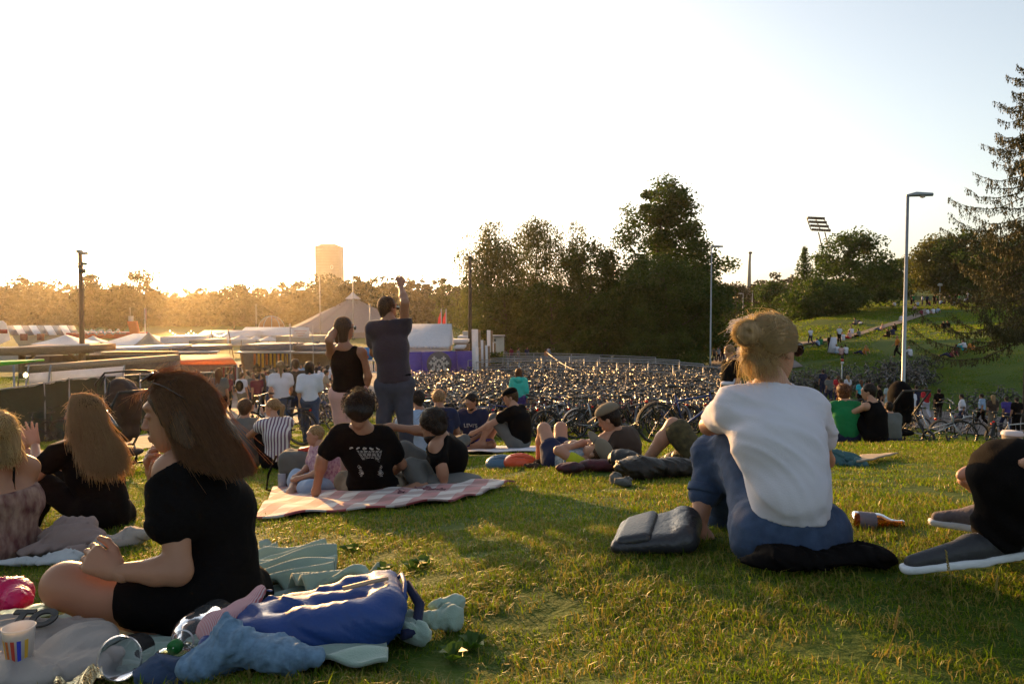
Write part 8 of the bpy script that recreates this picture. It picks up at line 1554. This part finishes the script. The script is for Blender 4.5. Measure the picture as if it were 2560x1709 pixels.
    heap('black_jacket', [(gpt(1600, 1200, .09), (.20, .12, .09), 0), (gpt(1680, 1195, .08), (.22, .11, .08), -.1), (gpt(1560, 1185, .12), (.12, .09, .06), .3), (gpt(1740, 1192, .06), (.10, .08, .05), 0)], M('jacket_black', (.018, .014, .010), .5, var=.3, bump=.2, bscale=60), .010, .012, 12, 3, label='black jacket and bag heap in front of the raised knee', cat='jacket')
    heap('strap_buckle', [(gpt(1540, 1210, .04), (.05, .05, .05), 0), (gpt(1555, 1216, .03), (.06, .05, .03), 0)], C_GREY, .009, .010, 26, 3, label='small grey strap bundle at the corner of the black jacket', cat='strap')
    heap('denim_shirt', [(P(1768, 1140, 5.6), (.10, .08, .09), 0), (P(1745, 1165, 5.6), (.07, .06, .07), 0)], C_JEANS, .010, .014, 22, 4, label='crumpled blue denim shirt left of the woman in white', cat='shirt')
    # picnic mat behind
    drape('pale_mat', [gpt(1150, 1136), gpt(1340, 1134), gpt(1345, 1120), gpt(1155, 1120)], C_WHITE, .01, .01, .04, 20, 2, label='pale picnic mat under the two men in dark t-shirts', cat='mat')
    # bag beside the woman in white
    p0 = gpt(1640, 1385); root = empty('shoulder_bag', p0, 0, 'black leather bag lying flat beside the woman in white', 'bag'); K = lambda X, Y, d: P(X, Y, d) - p0; LE = M('leather_black', (.022, .022, .026), .42, var=.2, bump=.2, bscale=90, spec=.5)
    GH = lambda X, d, h: G(X, d) + (0, 0, h) - p0
    solid('bag_body', [cap(GH(1548 + k * 8, 2.62 + .06 * k, .03 + .004 * k), GH(1725, 2.62 + .06 * k, .045 + .008 * k), .024 + .003 * k, .034 + .004 * k, .03) for k in np.arange(0, 4.1, .5)] + [cap(GH(1720, 2.64, .06), GH(1715, 2.86, .09), .045, .045, .02)], .006, LE, root, wrinkle=.003, wscale=30)
    solid('flap', [cap(GH(1556 + k * 6, 2.62 + .05 * k, .05 + .007 * k), GH(1618 + k * 4, 2.62 + .05 * k, .062 + .009 * k), .018, .02, .02) for k in np.arange(0, 4.6, .4)], .005, LE, root); m = MB(); m.tube([K(1622, 1350, 2.69), K(1650, 1325, 2.70), K(1680, 1322, 2.72)], .006, 6); m.obj('zip', M_STEEL, root); m = MB(); m.tube([K(1500, 1392, 2.7), K(1530, 1388, 2.68), K(1560, 1395, 2.66), K(1600, 1398, 2.66)], .010, 6); m.obj('strap', LE, root, True)
    # jacket under her, bottle
    heap('black_jacket', [(P(2110, 1385, 2.48), (.16, .10, .026), 0), (P(2040, 1388, 2.4), (.20, .10, .032), 0), (P(2160, 1392, 2.4), (.10, .07, .022), -.2), (P(1960, 1402, 2.38), (.16, .06, .03), 0)], C_BLACK, .007, .009, 18, 4, label='black jacket the woman in white is sitting on, spread to her right', cat='jacket')
    c0 = P(2130, 1298, 2.93); r = empty('beer_bottle', c0, 0, 'empty brown glass bottle lying on the grass', 'bottle'); ax = unit((1, -.12, -.06))
    lying(r, 'glass', [(.001, 0), (.030, .001), (.035, .008), (.035, .10), (.033, .115), (.018, .145), (.0145, .165), (.0145, .185), (.0165, .187), (.0165, .195), (.012, .195)], (0, 0, 0), ax, GB); lying(r, 'label', [(.0357, .02), (.0357, .085)], (0, 0, 0), ax, T_LAV)
    # teal cloth and board on the right, coffee cup
    heap('teal_jacket', [(P(2085, 1150, 5.9), (.10, .08, .10), 0), (P(2115, 1150, 6.0), (.13, .08, .08), -.3), (P(2140, 1160, 5.8), (.10, .06, .04), -.3)], cloth('dusty_teal', (.06, .13, .14)), .010, .015, 16, 3, label='dusty teal jacket on the grass right of the woman in white', cat='jacket')
    drape('board', [gpt(2140, 1168), gpt(2180, 1162), gpt(2245, 1144), gpt(2150, 1150)], C_BEIGE, .004, .012, .05, 12, 2, label='pale flat board lying on the grass by the teal jacket', cat='board')
    c = P(2530, 1110, 2.9); r = empty('coffee_cup', c - (0, 0, .05), 0, 'tan paper coffee cup with white lid held at the right edge', 'cup'); MB().lathe([(.001, 0), (.028, 0), (.037, .09), (.001, .09)], (0, 0, 0), 18).obj('cup_wall', C_BEIGE, r, True); MB().lathe([(.039, .088), (.039, .094), (.034, .102), (.001, .102)], (0, 0, 0), 18).obj('lid', T_WHITE, r, True)
    # stroller on the right and pram at the left
    def stroller(X, d, yaw, s, lb, m1, wr=.004):
        p = G(X, d); root = empty('stroller', p, rad(yaw), lb, 'stroller'); sc = s
        solid('hood', [ell((0, .0, .86 * sc), (.185 * sc, .24 * sc, .27 * sc), None, .03), cut(ell((0, .24 * sc, .72 * sc), (.16 * sc, .24 * sc, .26 * sc), None, .02))], .02, m1, root, wrinkle=wr); solid('seat', [cap((x * sc, y * sc, z * sc), (x * sc, y * sc, (z + .16) * sc), .06 * sc, None, .07) for x in (-.12, 0, .12) for y, z in ((-.1, .66), (-.05, .45), (.12, .38))] + [ell((0, .0, .24 * sc), (.22 * sc, .26 * sc, .06 * sc))], .022, m1, root)
        m = MB()
        for e in (-1, 1): m.tube([(e * .27 * sc, .38 * sc, .14), (e * .26 * sc, .0, .55 * sc), (e * .25 * sc, -.42 * sc, 1.0 * sc)], .016, 6); m.tube([(e * .27 * sc, -.34 * sc, .16), (e * .26 * sc, .02, .6 * sc)], .016, 6)
        m.tube([(-.25 * sc, -.42 * sc, 1.0 * sc), (.25 * sc, -.42 * sc, 1.0 * sc)], .02, 6); m.tube([(-.27 * sc, -.34 * sc, .16), (.27 * sc, -.34 * sc, .16)], .014, 6); m.obj('frame', M_DKMET, root, True)
        for e in (-1, 1):
            for y, r0 in ((-.34, .16), (.38, .13)): w = MB(); w.tube([(e * .3 * sc, y * sc + math.cos(t) * r0, r0 + math.sin(t) * r0) for t in np.linspace(0, 6.28, 19)[:-1]], .022, 6, True); w.tube([(e * .3 * sc - .03, y * sc, r0), (e * .3 * sc + .03, y * sc, r0)], .03, 6); w.obj('wheel', M_RUB, root, True)
        return root
    stroller(2255, 13.8, 8, 1.08, 'black stroller with rounded hood on the crest', C_BLACK)
    r = stroller(300, 9.6, 55, 1.08, 'dark folded pram with looped handles between the two left women', M('pram_cloth', (.05, .028, .018), .8, var=.3), .022); o = np.array(r.location)
    m = MB(); q = [P(248, 1000, 9.2), P(238, 960, 9.2), P(262, 932, 9.2), P(330, 926, 9.2), P(392, 928, 9.3)]; Rz = rz(-rad(55)); m.tube([Rz @ (x - o) for x in q], .014, 6); m.tube([Rz @ (x - o) for x in (P(250, 970, 9.1), P(262, 940, 9.1), P(274, 955, 9.1), P(268, 1000, 9.1), P(280, 1030, 9.1))], .012, 6); m.obj('loop_handle', M_DKMET, r, True)
    p = P(262, 1028, 6.5); MB().tube([(0, 0, 0), P(300, 1080, 6.5) - p], .022, 8).obj('aluminium_tube', M_CHR, None, True, loc=p, label='shiny aluminium tube standing in front of the pram', cat='tube')
    GRASS_EXCL.append([tuple(gpt(X, Y)[:2]) for X, Y in ((400, 1600), (640, 1600), (640, 1500), (400, 1520))])
    # weeds: plantain rosettes and seed stalks
    L = M('weed_leaf', (.06, .13, .012), .5, var=.3, transl=.4)
    for i, (X, Y) in enumerate(((960, 1432), (1030, 1425), (1060, 1415), (1130, 1650), (1180, 1620), (880, 1380))):
        c = gpt(X, Y); m = MB(); g = np.random.default_rng(i)
        for k in range(7):
            a = 6.28 * k / 7 + g.uniform(-.3, .3); l = g.uniform(.035, .06); dr = np.array((math.cos(a), math.sin(a), 0)); sd = np.array((-dr[1], dr[0], 0)) * l * .32; q = [dr * .005, dr * l * .5 + sd + (0, 0, .03), dr * l + (0, 0, .03), dr * l * .5 - sd + (0, 0, .03)]; m.add(q, [(0, 1, 2, 3)])
        m.obj('weed_rosette', L, None, loc=c, label=['plantain rosette nearest the fleece blanket', 'plantain rosette, middle of three behind the fleece', 'plantain rosette, right of three behind the fleece', 'small weed at the bottom in front of the blue bag', 'small weed right of the one at the bottom', 'small weed beyond the folded fleece'][i], cat='weed')
    S = M('seed_stalk', (.38, .28, .08), .7, transl=.3, bump=0)
    for i, (X, Y, X2, Y2) in enumerate(((1885, 1392, 1902, 1312), (1925, 1405, 1970, 1312), (2380, 1500, 2365, 1375), (2215, 1640, 2250, 1515), (2480, 1520, 2495, 1440), (1700, 1590, 1735, 1530))):
        a = gpt(X, Y); d = a[1]; b = P(X2, Y2, d); m = MB(); m.tube([(0, 0, 0), (b - a) * .5 + (0.006, 0, 0), b - a], [.0012, .001, .0008], 4)
        for k in range(12): t = .55 + .45 * k / 12; c = (b - a) * t; m.tube([c, c + unit(b - a) * .008 + (.003 * (-1) ** k, 0, 0)], [.0026, .0008], 4)
        m.obj('seed_stalk', S, None, loc=a, label=['left dry grass stalk before the jeans of the woman in white', 'right dry grass stalk before the jeans of the woman in white', 'dry stalk under the dark sneaker', 'tall dry stalk at the lower right', 'dry stalk near the right edge', 'dry stalk in front of the leather bag'][i], cat='grass stalk')
make_trees()
make_structures()
bike_field(); bikes_special()
make_props()
make_heroes()
mid_people(); crowd()
make_grass()
make_haze()
